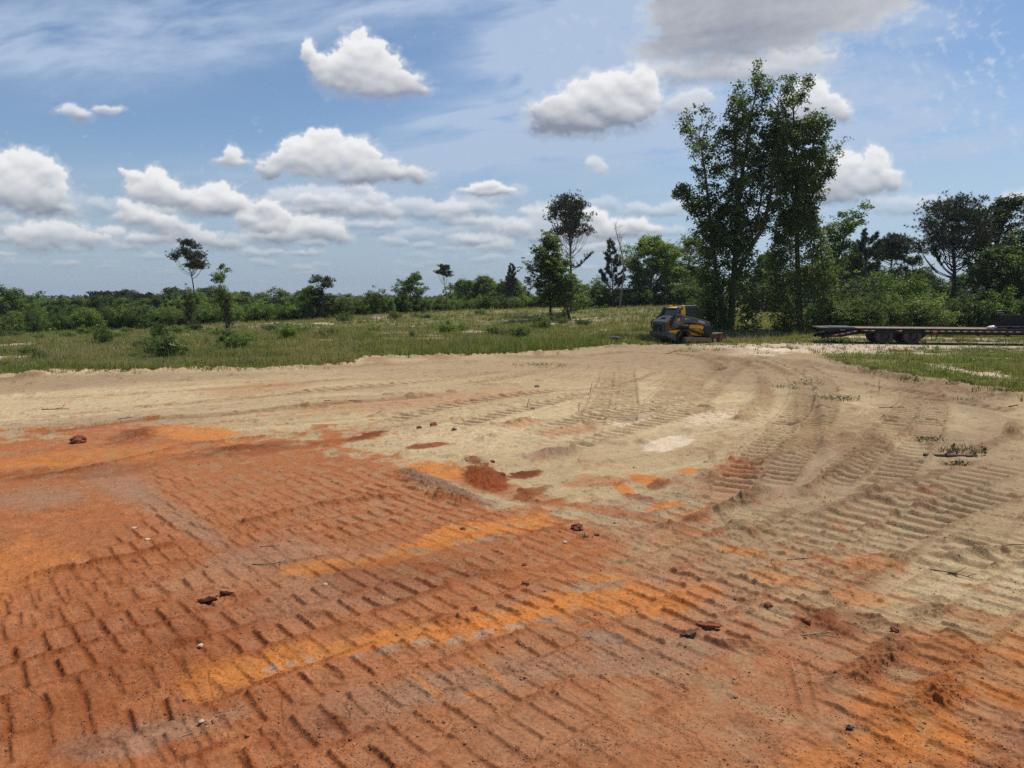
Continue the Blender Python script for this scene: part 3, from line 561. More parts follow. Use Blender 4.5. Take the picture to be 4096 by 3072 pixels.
    crack = (1-sstep(.0, .022, d2-d1))*sstep(.1, .35, fbm(ax/.8, ay/.8, 3, 161)+.12)*redm*nearr*(1-Ls[sl])
    Hs[sl] -= .008*crack; Ls[sl] = np.clip(Ls[sl]+crack*.9, 0, 1)
    # crumbs lying in drifts: grains stand a little proud and are darker
    gr = fbm(ax/0.035, ay/0.035, 2, 240, .6); drift = sstep(-.05, .55, .8*n1+.5*n4+.25*n2+.15)*sstep(.05, .45, gr+.3*n3)/(1+(ay/7)**2)
    Hs[sl] += .007*drift; Ls[sl] = np.clip(Ls[sl]*sstep(-.55, .25, n3+.6*gr+.25) + .30*drift, 0, 1)
    for sc_, sd_, th_ in ((.05, 251, .16), (.11, 252, .20), (.24, 253, .22), (.55, 254, .26), (1.1, 255, .30)):
        ww = np.exp(-(np.log(sc_*F_PX/4/ay/5.0)/1.3)**2) if False else 1/(1+(ay/(sc_*110))**2)
        q = sstep(th_, th_+.26, fbm(ax/sc_, ay/sc_, 3, sd_, .65) + .30*(n2 if sc_ < .3 else n1) + .12*streak); Hs[sl] += sc_*.10*q*ww*(1 if sc_ < .3 else .5)*(1-.5*redm); Ls[sl] = np.clip(Ls[sl] + .55*q*ww*(1 if sc_ < .3 else .6)*(1-.62*redm), 0, 1)
    spk = sstep(.10, .5, fbm(ax/0.09, ay/0.09, 3, 241, .65))*sstep(-.3, .5, fbm(ax/1.1+4, ay/1.1, 3, 242)); Ls[sl] = np.clip(Ls[sl] + .20*spk, 0, 1); Hs[sl] += .005*spk
    # loose, freshly broken soil is darker and richer than the dried crust; print bars and ruts carry painted shade as well
    lc = Ls[sl][..., None]; rich = np.stack([C[..., 0]*.58, C[..., 1]*.47, C[..., 2]*.41], -1)
    C = C*(1-.75*lc) + rich*.75*lc
    dm_ = (.45*(1-orgm)*padm*sstep(-.45, .35, n2+.5*n1+.25*sstep(600, 1100, px))*redm*(1-Ls[sl]))[..., None]; C = C*(1-dm_) + np.array((.345,.180,.100))*dm_
    C = C*(1 + .20*n3 + .16*n4 + .10*n1 + .10*n2)[..., None]
    col[sl] = C
    # ---- the field: earth, thatch and bare sandy spots under the grass
    fb = fbm(x/9, y/4, 4, 170); fb2 = fbm(x/1.3, y/.9, 4, 171, .6)
    fcol = np.ones((nr, nc, 3))*np.array((.14,.15,.055)); t = sstep(-.2, .5, fb2)[..., None]; fcol = fcol*(1-t)+np.array((.22,.18,.09))*t
    bare = sstep(.24, .38, fb + .35*fb2)*sstep(2, 6, past)*(1-sstep(75, 110, y)); bare = np.maximum(bare, bare_mask(x, y))[..., None]
    fcol = fcol*(1-bare) + np.array((.48,.38,.27))*bare
    far = sstep(110, 200, y)[..., None]; fcol = fcol*(1-far) + np.array((.045,.062,.022))*far
    fm = field[..., None]; col = col*(1-fm) + fcol*fm
    lx, ly = gnd(2550+1300/6.32, 1190+1160/6.32); ly += .6; tx, ty = gnd(3200+836/2.469, 1150+558/2.469)
    fl = np.maximum(np.exp(-((x-lx)/2.9)**4-((y-ly)/2.3)**4), np.exp(-((x-tx-4)/9)**6-((y-ty-1)/2.4)**4))
    lipn = fbm(x/.35, y/.6, 4, 175, .6); lip = np.exp(-((past+.35)/.55)**2)*(y > 5)*np.clip(.35+1.3*lipn, 0, 1.2)
    H = (H + Hs*(1-field) + .13*lip + field*.05*fb2)*(1-fl) - .01*fl
    V = np.stack([x, y, H], -1).reshape(-1, 3)
    global GX_ROWS, ground_z, ground_col; GX_ROWS = rows
    def ground_col(qx, qy):
        return col[np.clip(np.searchsorted(rows, qy), 0, nr-1), np.clip(np.searchsorted(us, qx/np.maximum(qy, 3.4)), 0, nc-1)]
    def ground_z(qx, qy):
        i = np.clip(np.searchsorted(rows, qy)-1, 0, nr-2); t = (qy-rows[i])/(rows[i+1]-rows[i]); u_ = qx/np.maximum(qy, 3.4); j = np.clip(np.searchsorted(us, u_)-1, 0, nc-2); s_ = (u_-us[j])/(us[j+1]-us[j])
        return (H[i, j]*(1-s_)+H[i, j+1]*s_)*(1-t)+(H[i+1, j]*(1-s_)+H[i+1, j+1]*s_)*t
    m, nt, b = new_mat('soil'); N = nt.nodes; Lk = nt.links
    vc = N.new('ShaderNodeVertexColor'); vc.layer_name = 'Col'; geo = N.new('ShaderNodeNewGeometry')
    n = N.new('ShaderNodeTexNoise'); n.inputs['Scale'].default_value = 34; n.inputs['Detail'].default_value = 7; n.inputs['Roughness'].default_value = .68; Lk.new(geo.outputs['Position'], n.inputs['Vector'])
    mr = N.new('ShaderNodeMapRange'); mr.inputs[1].default_value = .3; mr.inputs[2].default_value = .7; mr.inputs[3].default_value = .70; mr.inputs[4].default_value = 1.27; Lk.new(n.outputs[0], mr.inputs[0])
    mx = N.new('ShaderNodeMix'); mx.data_type = 'RGBA'; mx.blend_type = 'MULTIPLY'; mx.inputs[0].default_value = 1
    Lk.new(vc.outputs[0], mx.inputs[6]); Lk.new(mr.outputs[0], mx.inputs[7])
    vo = N.new('ShaderNodeTexVoronoi'); vo.inputs['Scale'].default_value = 26; Lk.new(geo.outputs['Position'], vo.inputs['Vector'])   # scattered pale grit
    g1 = N.new('ShaderNodeMath'); g1.operation = 'LESS_THAN'; g1.inputs[1].default_value = .085; Lk.new(vo.outputs['Distance'], g1.inputs[0])
    sx = N.new('ShaderNodeSeparateColor'); Lk.new(vo.outputs['Color'], sx.inputs[0]); g2 = N.new('ShaderNodeMath'); g2.operation = 'GREATER_THAN'; g2.inputs[1].default_value = .80; Lk.new(sx.outputs[0], g2.inputs[0])
    g3 = N.new('ShaderNodeMath'); g3.operation = 'MULTIPLY'; Lk.new(g1.outputs[0], g3.inputs[0]); Lk.new(g2.outputs[0], g3.inputs[1])
    m2 = N.new('ShaderNodeMix'); m2.data_type = 'RGBA'; m2.inputs[7].default_value = (.55,.42,.30,1); Lk.new(g3.outputs[0], m2.inputs[0]); Lk.new(mx.outputs[2], m2.inputs[6])
    Lk.new(m2.outputs[2], b.inputs['Base Color']); b.inputs['Roughness'].default_value = .95; b.inputs['Specular IOR Level'].default_value = .15
    nb = N.new('ShaderNodeTexNoise'); nb.inputs['Scale'].default_value = 45; nb.inputs['Detail'].default_value = 5; nb.inputs['Roughness'].default_value = .7; Lk.new(geo.outputs['Position'], nb.inputs['Vector'])
    bp = N.new('ShaderNodeBump'); bp.inputs['Strength'].default_value = .8; bp.inputs['Distance'].default_value = .016; Lk.new(nb.outputs[0], bp.inputs['Height']); Lk.new(bp.outputs[0], b.inputs['Normal'])
    obj('ground', np_mesh('ground', V, grid_faces(nr, nc), [m], col.reshape(-1, 3), smooth=True), kind='structure')
BARE = [(645,793,12,3,0),(30,745,60,3,-3),(250,790,20,2,0),(255,718,18,2,0),(1030,718,50,3,0),(1190,700,14,2,0),(700,700,30,2,0),(215,770,30,2,0),(370,747,22,4,0),(545,745,14,2,0),(2110,806,110,5,10),(2180,815,60,4,10),(1260,765,26,3,0),(850,720,40,2,0),(1060,757,12,3,0),(1870,748,400,9,0),(1800,757,140,8,0)]
def bare_mask(x, y):
    px, py = project(x, y, land(x, y)); px = px/S; py = py/S; n = fbm(x/1.1, y/1.1, 3, 180); m = np.zeros(x.shape)
    for e in BARE:
        q = ell_field(px, py, e); m = np.maximum(m, sstep(-.2, .3, 1-np.sqrt(np.minimum(q, 9))+.8*n))
    return m*(y > 5)
build_ground()
# ------------------------------------------------------------------ plants
def leaf_mat(name, trans=0.35, rough=.55, spec=.3):
    m = bpy.data.materials.new(name); m.use_nodes = True; nt = m.node_tree; N = nt.nodes; b = N['Principled BSDF']; Lk = nt.links
    vc = N.new('ShaderNodeVertexColor'); vc.layer_name = 'Col'; Lk.new(vc.outputs[0], b.inputs['Base Color'])
    b.inputs['Roughness'].default_value = rough; b.inputs['Specular IOR Level'].default_value = spec
    if trans:
        t = N.new('ShaderNodeBsdfTranslucent'); hs = N.new('ShaderNodeMix'); hs.data_type = 'RGBA'; hs.blend_type = 'MULTIPLY'; hs.inputs[0].default_value = 1; hs.inputs[7].default_value = (1.25, 1.25, .5, 1)
        Lk.new(vc.outputs[0], hs.inputs[6]); Lk.new(hs.outputs[2], t.inputs[0]); mx = N.new('ShaderNodeMixShader'); mx.inputs[0].default_value = trans
        Lk.new(b.outputs[0], mx.inputs[1]); Lk.new(t.outputs[0], mx.inputs[2]); Lk.new(mx.outputs[0], N['Material Output'].inputs[0])
    return m
M_LEAF = leaf_mat('leaves', .44); M_NEEDLE = leaf_mat('needles', .12); M_GRASS = leaf_mat('grass_blades', .35)
M_BARK = mat('bark', (.085, .068, .052), .9, noise=.35, nscale=5, bump=.02, bscale=12); M_PBARK = mat('pine_bark', (.10, .075, .06), .9, noise=.4, nscale=6, bump=.02, bscale=10)
M_GBARK = mat('grey_bark', (.20, .18, .155), .9, noise=.3, nscale=7)
def tubes(paths):
    """paths: list of (points (n,3), radii (n,), sides)"""
    V = []; Fq = []; o = 0
    for P, R, k in paths:
        P = np.asarray(P, float); R = np.asarray(R, float); n = len(P)
        T = np.gradient(P, axis=0); T /= np.linalg.norm(T, axis=1)[:, None]+1e-9
        ref = np.where(np.abs(T[:, 2:3]) > .9, np.array([[1., 0, 0]]), np.array([[0, 0, 1.]]))
        A = np.cross(T, ref); A /= np.linalg.norm(A, axis=1)[:, None]+1e-9; B = np.cross(T, A)
        th = np.arange(k)*2*math.pi/k
        v = P[:, None] + R[:, None, None]*(np.cos(th)[None, :, None]*A[:, None] + np.sin(th)[None, :, None]*B[:, None])
        V.append(v.reshape(-1, 3)); i = np.arange(n*k).reshape(n, k)+o; j = np.roll(i, -1, 1)
        Fq.append(np.stack([i[:-1], j[:-1], j[1:], i[1:]], -1).reshape(-1, 4)); o += n*k
    return np.concatenate(V), np.concatenate(Fq)
def leaf_quads(rg, Cn, size, colr, asp=.62, up=.35, vary=.3):
    """Cn (n,3) leaf centres, size (n,), colr (n,3)"""
    n = len(Cn); nrm = rg.normal(size=(n, 3)); nrm[:, 2] = np.abs(nrm[:, 2])+up; nrm /= np.linalg.norm(nrm, axis=1)[:, None]
    a = np.cross(nrm, rg.normal(size=(n, 3))); a /= np.linalg.norm(a, axis=1)[:, None]+1e-9; b = np.cross(nrm, a)
    s = (size*rg.uniform(1-vary, 1+vary, n))[:, None]*.5
    V = np.stack([Cn-a*s, Cn-b*s*asp+nrm*s*.12, Cn+a*s, Cn+b*s*asp+nrm*s*.12], 1).reshape(-1, 3)
    return V, np.arange(4*n).reshape(n, 4), np.repeat(colr, 4, 0)
def clump_leaves(rg, centres, k, rad, size, cols, flat=.7, **kw):
    """k leaves round every centre; every clump has its own tint"""
    n = len(centres); c = np.repeat(centres, k, 0); r = np.repeat(np.broadcast_to(rad, (n,)), k)
    off = rg.normal(size=(n*k, 3)); off /= np.linalg.norm(off, axis=1)[:, None]; off *= (rg.uniform(0, 1, n*k)**.5)[:, None]*r[:, None]; off[:, 2] *= flat
    pal = np.array(cols); t = rg.integers(0, len(pal), n); base = np.repeat(pal[t]*rg.uniform(.8, 1.2, (n, 1)), k, 0)
    base = base*rg.uniform(.75, 1.3, (n*k, 1))*np.array([1, 1, 1])
    return leaf_quads(rg, c+off, np.full(n*k, size), base, **kw)
def bend(rg, p0, d, L, n=5, up=.15, wig=.12):
    p = np.array(p0, float); d = np.array(d, float); d /= np.linalg.norm(d); P = [p.copy()]
    for _ in range(n):
        d = d + np.array([0, 0, up]) + rg.normal(size=3)*wig; d /= np.linalg.norm(d); p = p + d*L/n; P.append(p.copy())
    return np.array(P)
def lerp_path(P, t):
    P = np.asarray(P); s = t*(len(P)-1); i = min(int(s), len(P)-2); return P[i]+(P[i+1]-P[i])*(s-i)
GREEN = [(0.0944, 0.1534, 0.0354), (0.118, 0.1829, 0.0425), (0.0732, 0.1239, 0.033)]; LIGHT = [(0.1652, 0.2478, 0.0531), (0.1357, 0.2124, 0.0448), (0.1947, 0.2655, 0.0708)]
DARK = [(0.0472, 0.0779, 0.0283), (0.0614, 0.0968, 0.033), (0.0378, 0.0614, 0.0236)]; OLIVE = [(0.1357, 0.1652, 0.0496), (0.1062, 0.1357, 0.0425), (0.1534, 0.1829, 0.0614)]; PINEC = [(0.0708, 0.0944, 0.0425), (0.0885, 0.1086, 0.0519), (0.0531, 0.0732, 0.0354)]
def broad(seed, H=10., W=4., base=.22, cols=GREEN, nb=34, twigs=5, k=26, rad=.42, size=.22, leaders=None, full=1.45, r0=None, prof=None, up=.12, spread=(.55, 1.1), bark=None, sparse=0.0, low=False, extra=None):
    """trunk with limbs, and leaf clumps along the twigs. Returns (wood mesh, leaf mesh, height)"""
    rg = np.random.default_rng(seed); r0 = r0 or H*.018; paths = []; cl = []; k = int(k*full); rad = rad*1.2; W = W*1.12; nb = int(nb*1.15)
    prof = prof or (lambda t: math.sin(math.pi*min(1, max(0, (t-base*.6)/(1-base*.6)))**.75)**.7+.12)
    if leaders is None: leaders = [(bend(rg, (0, 0, 0), (rg.normal()*.05, rg.normal()*.05, 1), H*.93, 9, .0, .05), 1.0)]
    prof0, base0, W0 = prof, base, W
    for ld in leaders:
        P, wgt = ld[0], ld[1]; W, base = (ld[2], ld[3]) if len(ld) > 2 else (W0, base0); prof = ld[4] if len(ld) > 4 else prof0
        P = np.asarray(P, float); n = len(P); paths.append((P, np.linspace(r0*wgt, r0*wgt*.18, n), 8))
        m = int(nb*wgt)
        for q in range(m):
            t = base+(1-base)*((q+rg.uniform(0, 1))/m); p = lerp_path(P, t); hz = p[2]/H; L = W*prof(hz)*rg.uniform(*spread)
            if L < .15: continue
            a = q*2.4+rg.uniform(-.5, .5); el = rg.uniform(.1, .75)+(.5 if hz > .8 else 0)
            B = bend(rg, p, (math.cos(a)*math.cos(el), math.sin(a)*math.cos(el), math.sin(el)), L, 5, up, .16); rb = r0*wgt*.34*(1-.75*t)+.012
            paths.append((B, np.linspace(rb, rb*.25, len(B)), 4))
            cl.append(B[-1])
            for w_ in range(twigs):
                tt = rg.uniform(.3, 1.0); pp = lerp_path(B, tt); dr = B[-1]-B[0]; dr = dr/np.linalg.norm(dr)+rg.normal(size=3)*.7
                Tw = bend(rg, pp, dr, L*rg.uniform(.18, .42)+.15, 3, .1, .2)
                if not low: paths.append((Tw, np.linspace(rb*.3, .006, 4), 3))
                if rg.uniform() > sparse: cl += [Tw[-1], Tw[2]]
    wv, wf = tubes(paths); cl = np.array(cl); cl += rg.normal(size=cl.shape)*.12
    if extra is not None: cl = np.concatenate([cl, extra])
    lv, lf, lc = clump_leaves(rg, cl, k, rad*rg.uniform(.6, 1.4, len(cl)), size, cols)
    zmax = lv[:, 2].max()
    return np_mesh('trunk', wv, wf, [bark or M_BARK], smooth=True), np_mesh('crown', lv, lf, [M_LEAF], lc), zmax
def dome_bush(seed, H=3., W=1.9, cols=GREEN, n=150, k=20, size=.14, rad=.30, stems=7, spiky=.18):
    rg = np.random.default_rng(seed); paths = []; cl = []; sts = []
    lob = [(rg.uniform(-.55, .55)*W, rg.uniform(-.55, .55)*W, rg.uniform(.45, 1)*H, rg.uniform(.4, .75)*W) for _ in range(7)]
    for s in range(stems):
        lx, ly, lh, lw = lob[s % 7]; P = bend(rg, (rg.normal()*.012, rg.normal()*.012, 0), (lx/H, ly/H, 1), lh*.95, 6, .02, .1); sts.append(P); paths.append((P, np.linspace(.03*H/3+.01, .008, 7), 5))
    for q in range(n):
        lx, ly, lh, lw = lob[rg.integers(0, 7)]; d = rg.normal(size=3); d[2] = abs(d[2])*.9; d /= np.linalg.norm(d); r = rg.uniform(.55, 1.05)
        c = np.array([lx+d[0]*lw*r, ly+d[1]*lw*r, lh*.42+d[2]*lh*.55*r])
        if rg.uniform() < .35: c[2] *= rg.uniform(.15, .9)
        cl.append(c)
    for q in range(int(n*spiky)):
        b_ = cl[rg.integers(0, n)]; P = bend(rg, b_, (b_[0]*.3, b_[1]*.3, 1), H*rg.uniform(.08, .22), 3, .1, .2); s0 = lerp_path(sts[rg.integers(0, len(sts))], .55); paths.append((np.concatenate([[s0, (s0+b_)/2], P]), [.016, .014, .012, .01, .007, .004], 3)); cl.append(P[-1]); cl.append(P[2])
    cl = np.array(cl); wv, wf = tubes(paths); lv, lf, lc = clump_leaves(rg, cl, k, rad*rg.uniform(.6, 1.35, len(cl)), size, cols, .8)
    lv[:, 2] = np.maximum(lv[:, 2], .02)
    return np_mesh('stems', wv, wf, [M_BARK], smooth=True), np_mesh('foliage', lv, lf, [M_LEAF], lc), lv[:, 2].max()
def needle_tufts(rg, cen, dirs, k, L, wdt, cols):
    n = len(cen); c = np.repeat(cen, k, 0); d = rg.normal(size=(n*k, 3))+np.repeat(dirs, k, 0)*.9; d /= np.linalg.norm(d, axis=1)[:, None]
    s = np.cross(d, rg.normal(size=(n*k, 3))); s /= np.linalg.norm(s, axis=1)[:, None]+1e-9; ln = (L*rg.uniform(.7, 1.2, n*k))[:, None]
    V = np.stack([c-s*wdt*.5, c+s*wdt*.5, c+d*ln], 1).reshape(-1, 3)
    pal = np.array(cols); col = np.repeat(pal[rg.integers(0, len(pal), n)]*rg.uniform(.8, 1.25, (n, 1)), k, 0)*rg.uniform(.8, 1.2, (n*k, 1))
    return V, np.arange(3*n*k).reshape(-1, 3), np.repeat(col, 3, 0)
def smooth3(P):
    out = []
    for i in range(len(P)-1):
        p0, p1, p2, p3 = P[max(i-1, 0)], P[i], P[i+1], P[min(i+2, len(P)-1)]
        for t in (0, .5): out.append(0.5*((2*p1)+(p2-p0)*t+(2*p0-5*p1+4*p2-p3)*t*t+(3*p1-p0-3*p2+p3)*t**3))
    out.append(P[-1]); return np.array(out)
def pine(seed, H=12., prof=None, base=.45, nb=40, r0=.17, trunk=None, el=(.1, .6), tl=.26, tw=.028, k=13, dens=9, cols=PINEC, up=.16, stubs=5, extra=(), bark=None, dome=None):
    rg = np.random.default_rng(seed); prof = prof or (lambda t: 1.6*math.sin(math.pi*((t-.4)/.62)**.8))
    P = trunk if trunk is not None else bend(rg, (0, 0, 0), (rg.normal()*.03, rg.normal()*.03, 1), H*.95, 10, .01, .03)
    paths = [(P, np.linspace(r0, r0*.22, len(P)), 9)]; tc = []; td = []; dens = dens*1.7; tw = tw*1.6; k = int(k*1.35)
    todo = []
    for q in range(nb):
        t = base+(1-base)*(q+.5)/nb; a = q*2.4+rg.uniform(-.4, .4); todo.append((t, a, prof(t)*1.28*rg.uniform(.72, 1.1), rg.uniform(*el)+.5*max(0, t-.85)*4, 1.0))
    todo += list(extra)
    if dome:
        # a domed crown: plates of needle tufts over an ellipsoid, each carried by a limb rising from the trunk
        Rr, zc, hz = dome[0], dome[1]*H, dome[2]*H; todo = list(extra)
        for q in range(int(nb*1.5)):
            a = q*2.4+rg.uniform(-.3, .3); sv_ = rg.uniform(-.55, 1.0); rr = math.sqrt(max(0, 1-sv_*sv_))*rg.uniform(.45, 1.05) if q % 3 else rg.uniform(0, .6)
            tz = zc+hz*sv_*rg.uniform(.8, 1.0); pt = min(.97, max(base*.9, (tz-rr*Rr*.55)/H)); p0 = lerp_path(P, pt); ax_ = lerp_path(P, min(.99, tz/H)); p3 = np.array([ax_[0]+math.cos(a)*rr*Rr, ax_[1]+math.sin(a)*rr*Rr, tz])
            p1 = p0+(p3-p0)*np.array([.45, .45, .2]); p2 = p0+(p3-p0)*np.array([.8, .8, .6]); B = np.array([p0, p1, p2, p3])+np.concatenate([[[0, 0, 0]], rg.normal(size=(3, 3))*.06]); B = smooth3(B); rb = r0*.28*(1-pt*.6)
            paths.append((B, np.linspace(rb, .014, len(B)), 5)); pr_ = Rr*rg.uniform(.16, .30)
            for w_ in range(int(dens*1.7)):
                o_ = rg.normal(size=3)*pr_*np.array([.7, .7, .28]); e_ = p3+o_; Tw = np.array([B[-2], (B[-2]+e_)/2, e_]); paths.append((Tw, [.014, .01, .006], 3)); tc.append(e_); td.append(np.array([o_[0]*.6, o_[1]*.6, .35]))
    for t, a, L, e, dd in todo:
        if L <= .1: continue
        p = lerp_path(P, min(.99, t)); B = bend(rg, p, (math.cos(a)*math.cos(e), math.sin(a)*math.cos(e), math.sin(e)), L, 6, up, .10); rb = r0*(1-t*.8)*.34+.012
        paths.append((B, np.linspace(rb, .014, len(B)), 5))
        m = max(3, int(dens*L*dd))
        for w_ in range(m):
            tt = 1-(rg.uniform(0, 1)**1.2)*.62; pp = lerp_path(B, tt); dr = (B[-1]-B[0])/L+rg.normal(size=3)*.55; dr[2] = abs(dr[2])*.7+.25
            Tw = bend(rg, pp, dr, rg.uniform(.15, .5)*min(1.4, .4+L*.35), 3, .18, .12); paths.append((Tw, [rb*.22+.004, .012, .009, .006], 3))
            for s_ in (3, 2): tc.append(Tw[s_]); td.append(Tw[3]-Tw[1])
        tc.append(B[-1]); td.append(B[-1]-B[-2])
    for s_ in range(stubs):
        t = rg.uniform(base*.45, base); p = lerp_path(P, t); a = rg.uniform(0, 6.28); paths.append((bend(rg, p, (math.cos(a), math.sin(a), .3), rg.uniform(.3, .9), 3, .05, .2), [.03, .02, .014, .006], 4))
    td = np.array(td); td /= np.linalg.norm(td, axis=1)[:, None]+1e-9
    wv, wf = tubes(paths); lv, lf, lc = needle_tufts(rg, np.array(tc), td, k, tl, tw, cols)
    return np_mesh('trunk', wv, wf, [bark or M_PBARK], smooth=True), np_mesh('crown', lv, lf, [M_NEEDLE], lc), lv[:, 2].max()
def bare_tree(seed, H=9., nb=26, r0=.10, W=1.5, lean=(0, 0, 1)):
    rg = np.random.default_rng(seed); P = bend(rg, (0, 0, 0), lean, H, 10, .03, .07); paths = [(P, np.linspace(r0, .02, 11), 7)]
    for q in range(nb):
        t = .35+.63*q/nb; B = bend(rg, lerp_path(P, t), (rg.normal(), rg.normal(), 1.6), W*rg.uniform(.5, 1.1)*(1.15-t*.5), 5, .12, .25); paths.append((B, np.linspace(.03*(1.2-t), .008, 6), 4))
        for w_ in range(4): T = bend(rg, lerp_path(B, rg.uniform(.3, 1)), rg.normal(size=3)+np.array([0, 0, .8]), rg.uniform(.25, .7), 3, .08, .3); paths.append((T, [.012, .01, .007, .004], 3))
    wv, wf = tubes(paths); return np_mesh('trunk', wv, wf, [M_GBARK], smooth=True), None, H

def plant(parts, name, label, cat, dx, Y, dtop=None, group=None, H=None, ws=1.0, rz=None, z=None, names=('trunk', 'crown'), sink=0.05):
    """stand a plant at picture column dx and distance Y; dtop: the row its top reaches"""
    p = at(dx*S, 1200, Y); x = p.x; zb = land_z(x, Y) if z is None else z
    if dtop is not None: H = at(dx*S, dtop*S, Y).z - zb
    s = H/parts[2] if H else 1.0
    o = thing(name, label, cat, (x, Y, zb-sink), rz or 0, group); o.scale = (s*ws, s*ws, s)
    for nm, me in zip(names, parts[:2]):
        if me is not None: obj(nm, me, o)
    return o
def blades(rg, x, y, z, h, wd, col, lean=.35):
    n = len(x); a = rg.uniform(0, 2*math.pi, n); b = rg.uniform(0, 2*math.pi, n); l = h*lean*rg.uniform(.2, 1.3, n)
    dx, dy = np.cos(a)*wd*.5, np.sin(a)*wd*.5
    base = np.stack([x, y, z-.03], -1); tip = np.stack([x+np.cos(b)*l, y+np.sin(b)*l, z+h], -1); d = np.stack([dx, dy, 0*dx], -1)
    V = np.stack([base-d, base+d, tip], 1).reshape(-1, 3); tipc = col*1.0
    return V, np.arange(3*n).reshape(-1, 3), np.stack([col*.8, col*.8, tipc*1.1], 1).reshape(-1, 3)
# ------------------------------------------------------------------ trees and shrubs, each where it stands
def locs(pts, Y, dYs=None):        # picture points (d) at distance Y -> a path relative to the first point
    P = []
    for i, (a, b) in enumerate(pts):
        p = at(a*S, b*S, Y + (dYs[i] if dYs else 0)); P.append(p)
    b = P[0]; return smooth_line([(p.x-b.x, p.y-b.y) for p in P], 9), P
def path3(pts, Y, base, dY=0, n=4):
    P = [at(a*S, b*S, Y+dY*i/len(pts)) for i, (a, b) in enumerate(pts)]; L = [np.array((p.x-base[0], p.y-base[1], p.z-base[2])) for p in P]; out = []
    for i in range(len(L)-1):
        for t in np.linspace(0, 1, n, endpoint=False):
            p0, p1, p2, p3 = L[max(i-1, 0)], L[i], L[i+1], L[min(i+2, len(L)-1)]
            out.append(0.5*((2*p1)+(p2-p0)*t+(2*p0-5*p1+4*p2-p3)*t*t+(3*p1-p0-3*p2+p3)*t**3))
    out.append(L[-1]); return np.array(out)
def vine_mass(rg, Y, base, col_pts, n, depth=.7):
    """clump centres filling a column whose half width is given at rows: (row, centre column, half width) in d"""
    rows = np.array(col_pts, float); y = rg.uniform(rows[0, 0], rows[-1, 0], n); c = np.interp(y, rows[:, 0], rows[:, 1]); w_ = np.interp(y, rows[:, 0], rows[:, 2])
    th = rg.uniform(0, 2*math.pi, n); r = rg.uniform(.35, 1.08, n)**.6; out = []
    for a, b, q, ww, rr in zip(c, y, th, w_, r):
        p = at((a + ww*rr*math.cos(q))*S, b*S, Y); out.append((p.x-base[0], p.y + ww*rr*math.sin(q)*S*Y/F_PX*depth - base[1], max(.1, p.z-base[2])))
    return np.array(out)
def giant(name, label, dx, dy, Y, leaders, H, extra_rows, seed, cols, group, nvine, **kw):
    zb = land_z(at(dx*S, dy*S, Y).x, Y); x = at(dx*S, dy*S, Y).x; base = (x, Y, zb); rg = np.random.default_rng(seed)
    ld = []
    for pts, wgt, W, b0, dY, pf in leaders: ld.append((path3(pts, Y, base, dY), wgt, W, b0, pf))
    ex = np.concatenate([vine_mass(rg, Y, base, r, int(nvine*f)) for r, f in extra_rows])
    parts = broad(seed, H=H, leaders=ld, cols=cols, extra=ex, **kw)
    o = thing(name, label, 'tree', (x, Y, zb-.05), 0, group)
    obj('trunk', parts[0], o); obj('crown', parts[1], o); return o
col_pf = lambda t: .55+.45*math.sin(t*9)**2
giant('vine_clad_tree', 'tallest dark tree just right of the parked track loader, several stems wrapped in vines', 1578, 722, 51, [
  ([(1578,722),(1582,640),(1588,560),(1592,480),(1600,400),(1610,330),(1620,265),(1632,205)], 1.0, 2.1, .28, 1.0, col_pf),
  ([(1565,722),(1552,620),(1540,540),(1532,450),(1524,380),(1516,325),(1510,290)], .7, 1.7, .25, -1.0, lambda t: .5+.6*math.sin(t*7)**2),
  ([(1548,560),(1522,495),(1495,448),(1470,420)], .35, 1.1, .2, -1.5, lambda t: .7),
  ([(1590,600),(1615,545),(1645,492),(1662,430),(1670,360),(1676,285),(1682,215)], .8, 1.9, .25, .5, col_pf),
  ([(1630,500),(1645,420),(1655,340),(1660,290)], .35, 1.2, .1, .8, col_pf),
  ([(1595,480),(1590,400),(1588,320),(1590,270),(1598,225)], .5, 1.7, .1, -1.5, col_pf)], 19.5,
  [([(440,1580,30),(500,1578,46),(560,1572,58),(620,1572,64),(670,1575,64),(722,1578,58)], 1.5), ([(380,1598,18),(440,1592,26)], .10), ([(470,1540,22),(540,1545,36)], .15), ([(590,1540,30),(722,1545,34)], .2)], 901, DARK+GREEN+OLIVE[:1], 'two tall vine-clad trees', 620, nb=40, twigs=5, k=24, rad=.33, size=.18, up=.10, r0=.26, full=.70)
giant('vine_clad_tree', 'broad tree with a leafy rounded skirt of vines, between the tallest tree and the trailer', 1728, 718, 52, [
  ([(1728,718),(1725,620),(1722,530),(1722,440),(1718,350),(1716,280),(1712,215)], 1.0, 2.2, .35, 1.0, col_pf),
  ([(1724,470),(1738,400),(1752,335),(1762,295),(1766,262)], .55, 1.5, .2, -1.0, lambda t: .5+.5*math.sin(t*8)**2),
  ([(1726,500),(1752,430),(1772,380),(1786,345)], .45, 1.5, .25, .6, lambda t: .5+.4*math.sin(t*8)**2),
  ([(1720,450),(1700,380),(1692,330),(1696,280)], .5, 1.6, .1, -1.0, col_pf)], 19.0,
  [([(450,1722,34),(520,1724,56),(580,1728,70),(640,1730,76),(690,1730,66),(716,1728,48)], 1.7), ([(330,1712,24),(420,1715,34),(480,1720,44)], .4)], 902, GREEN+OLIVE+DARK[:1], 'two tall vine-clad trees', 760, nb=38, twigs=5, k=24, rad=.33, size=.18, up=.10, r0=.24, full=.70)

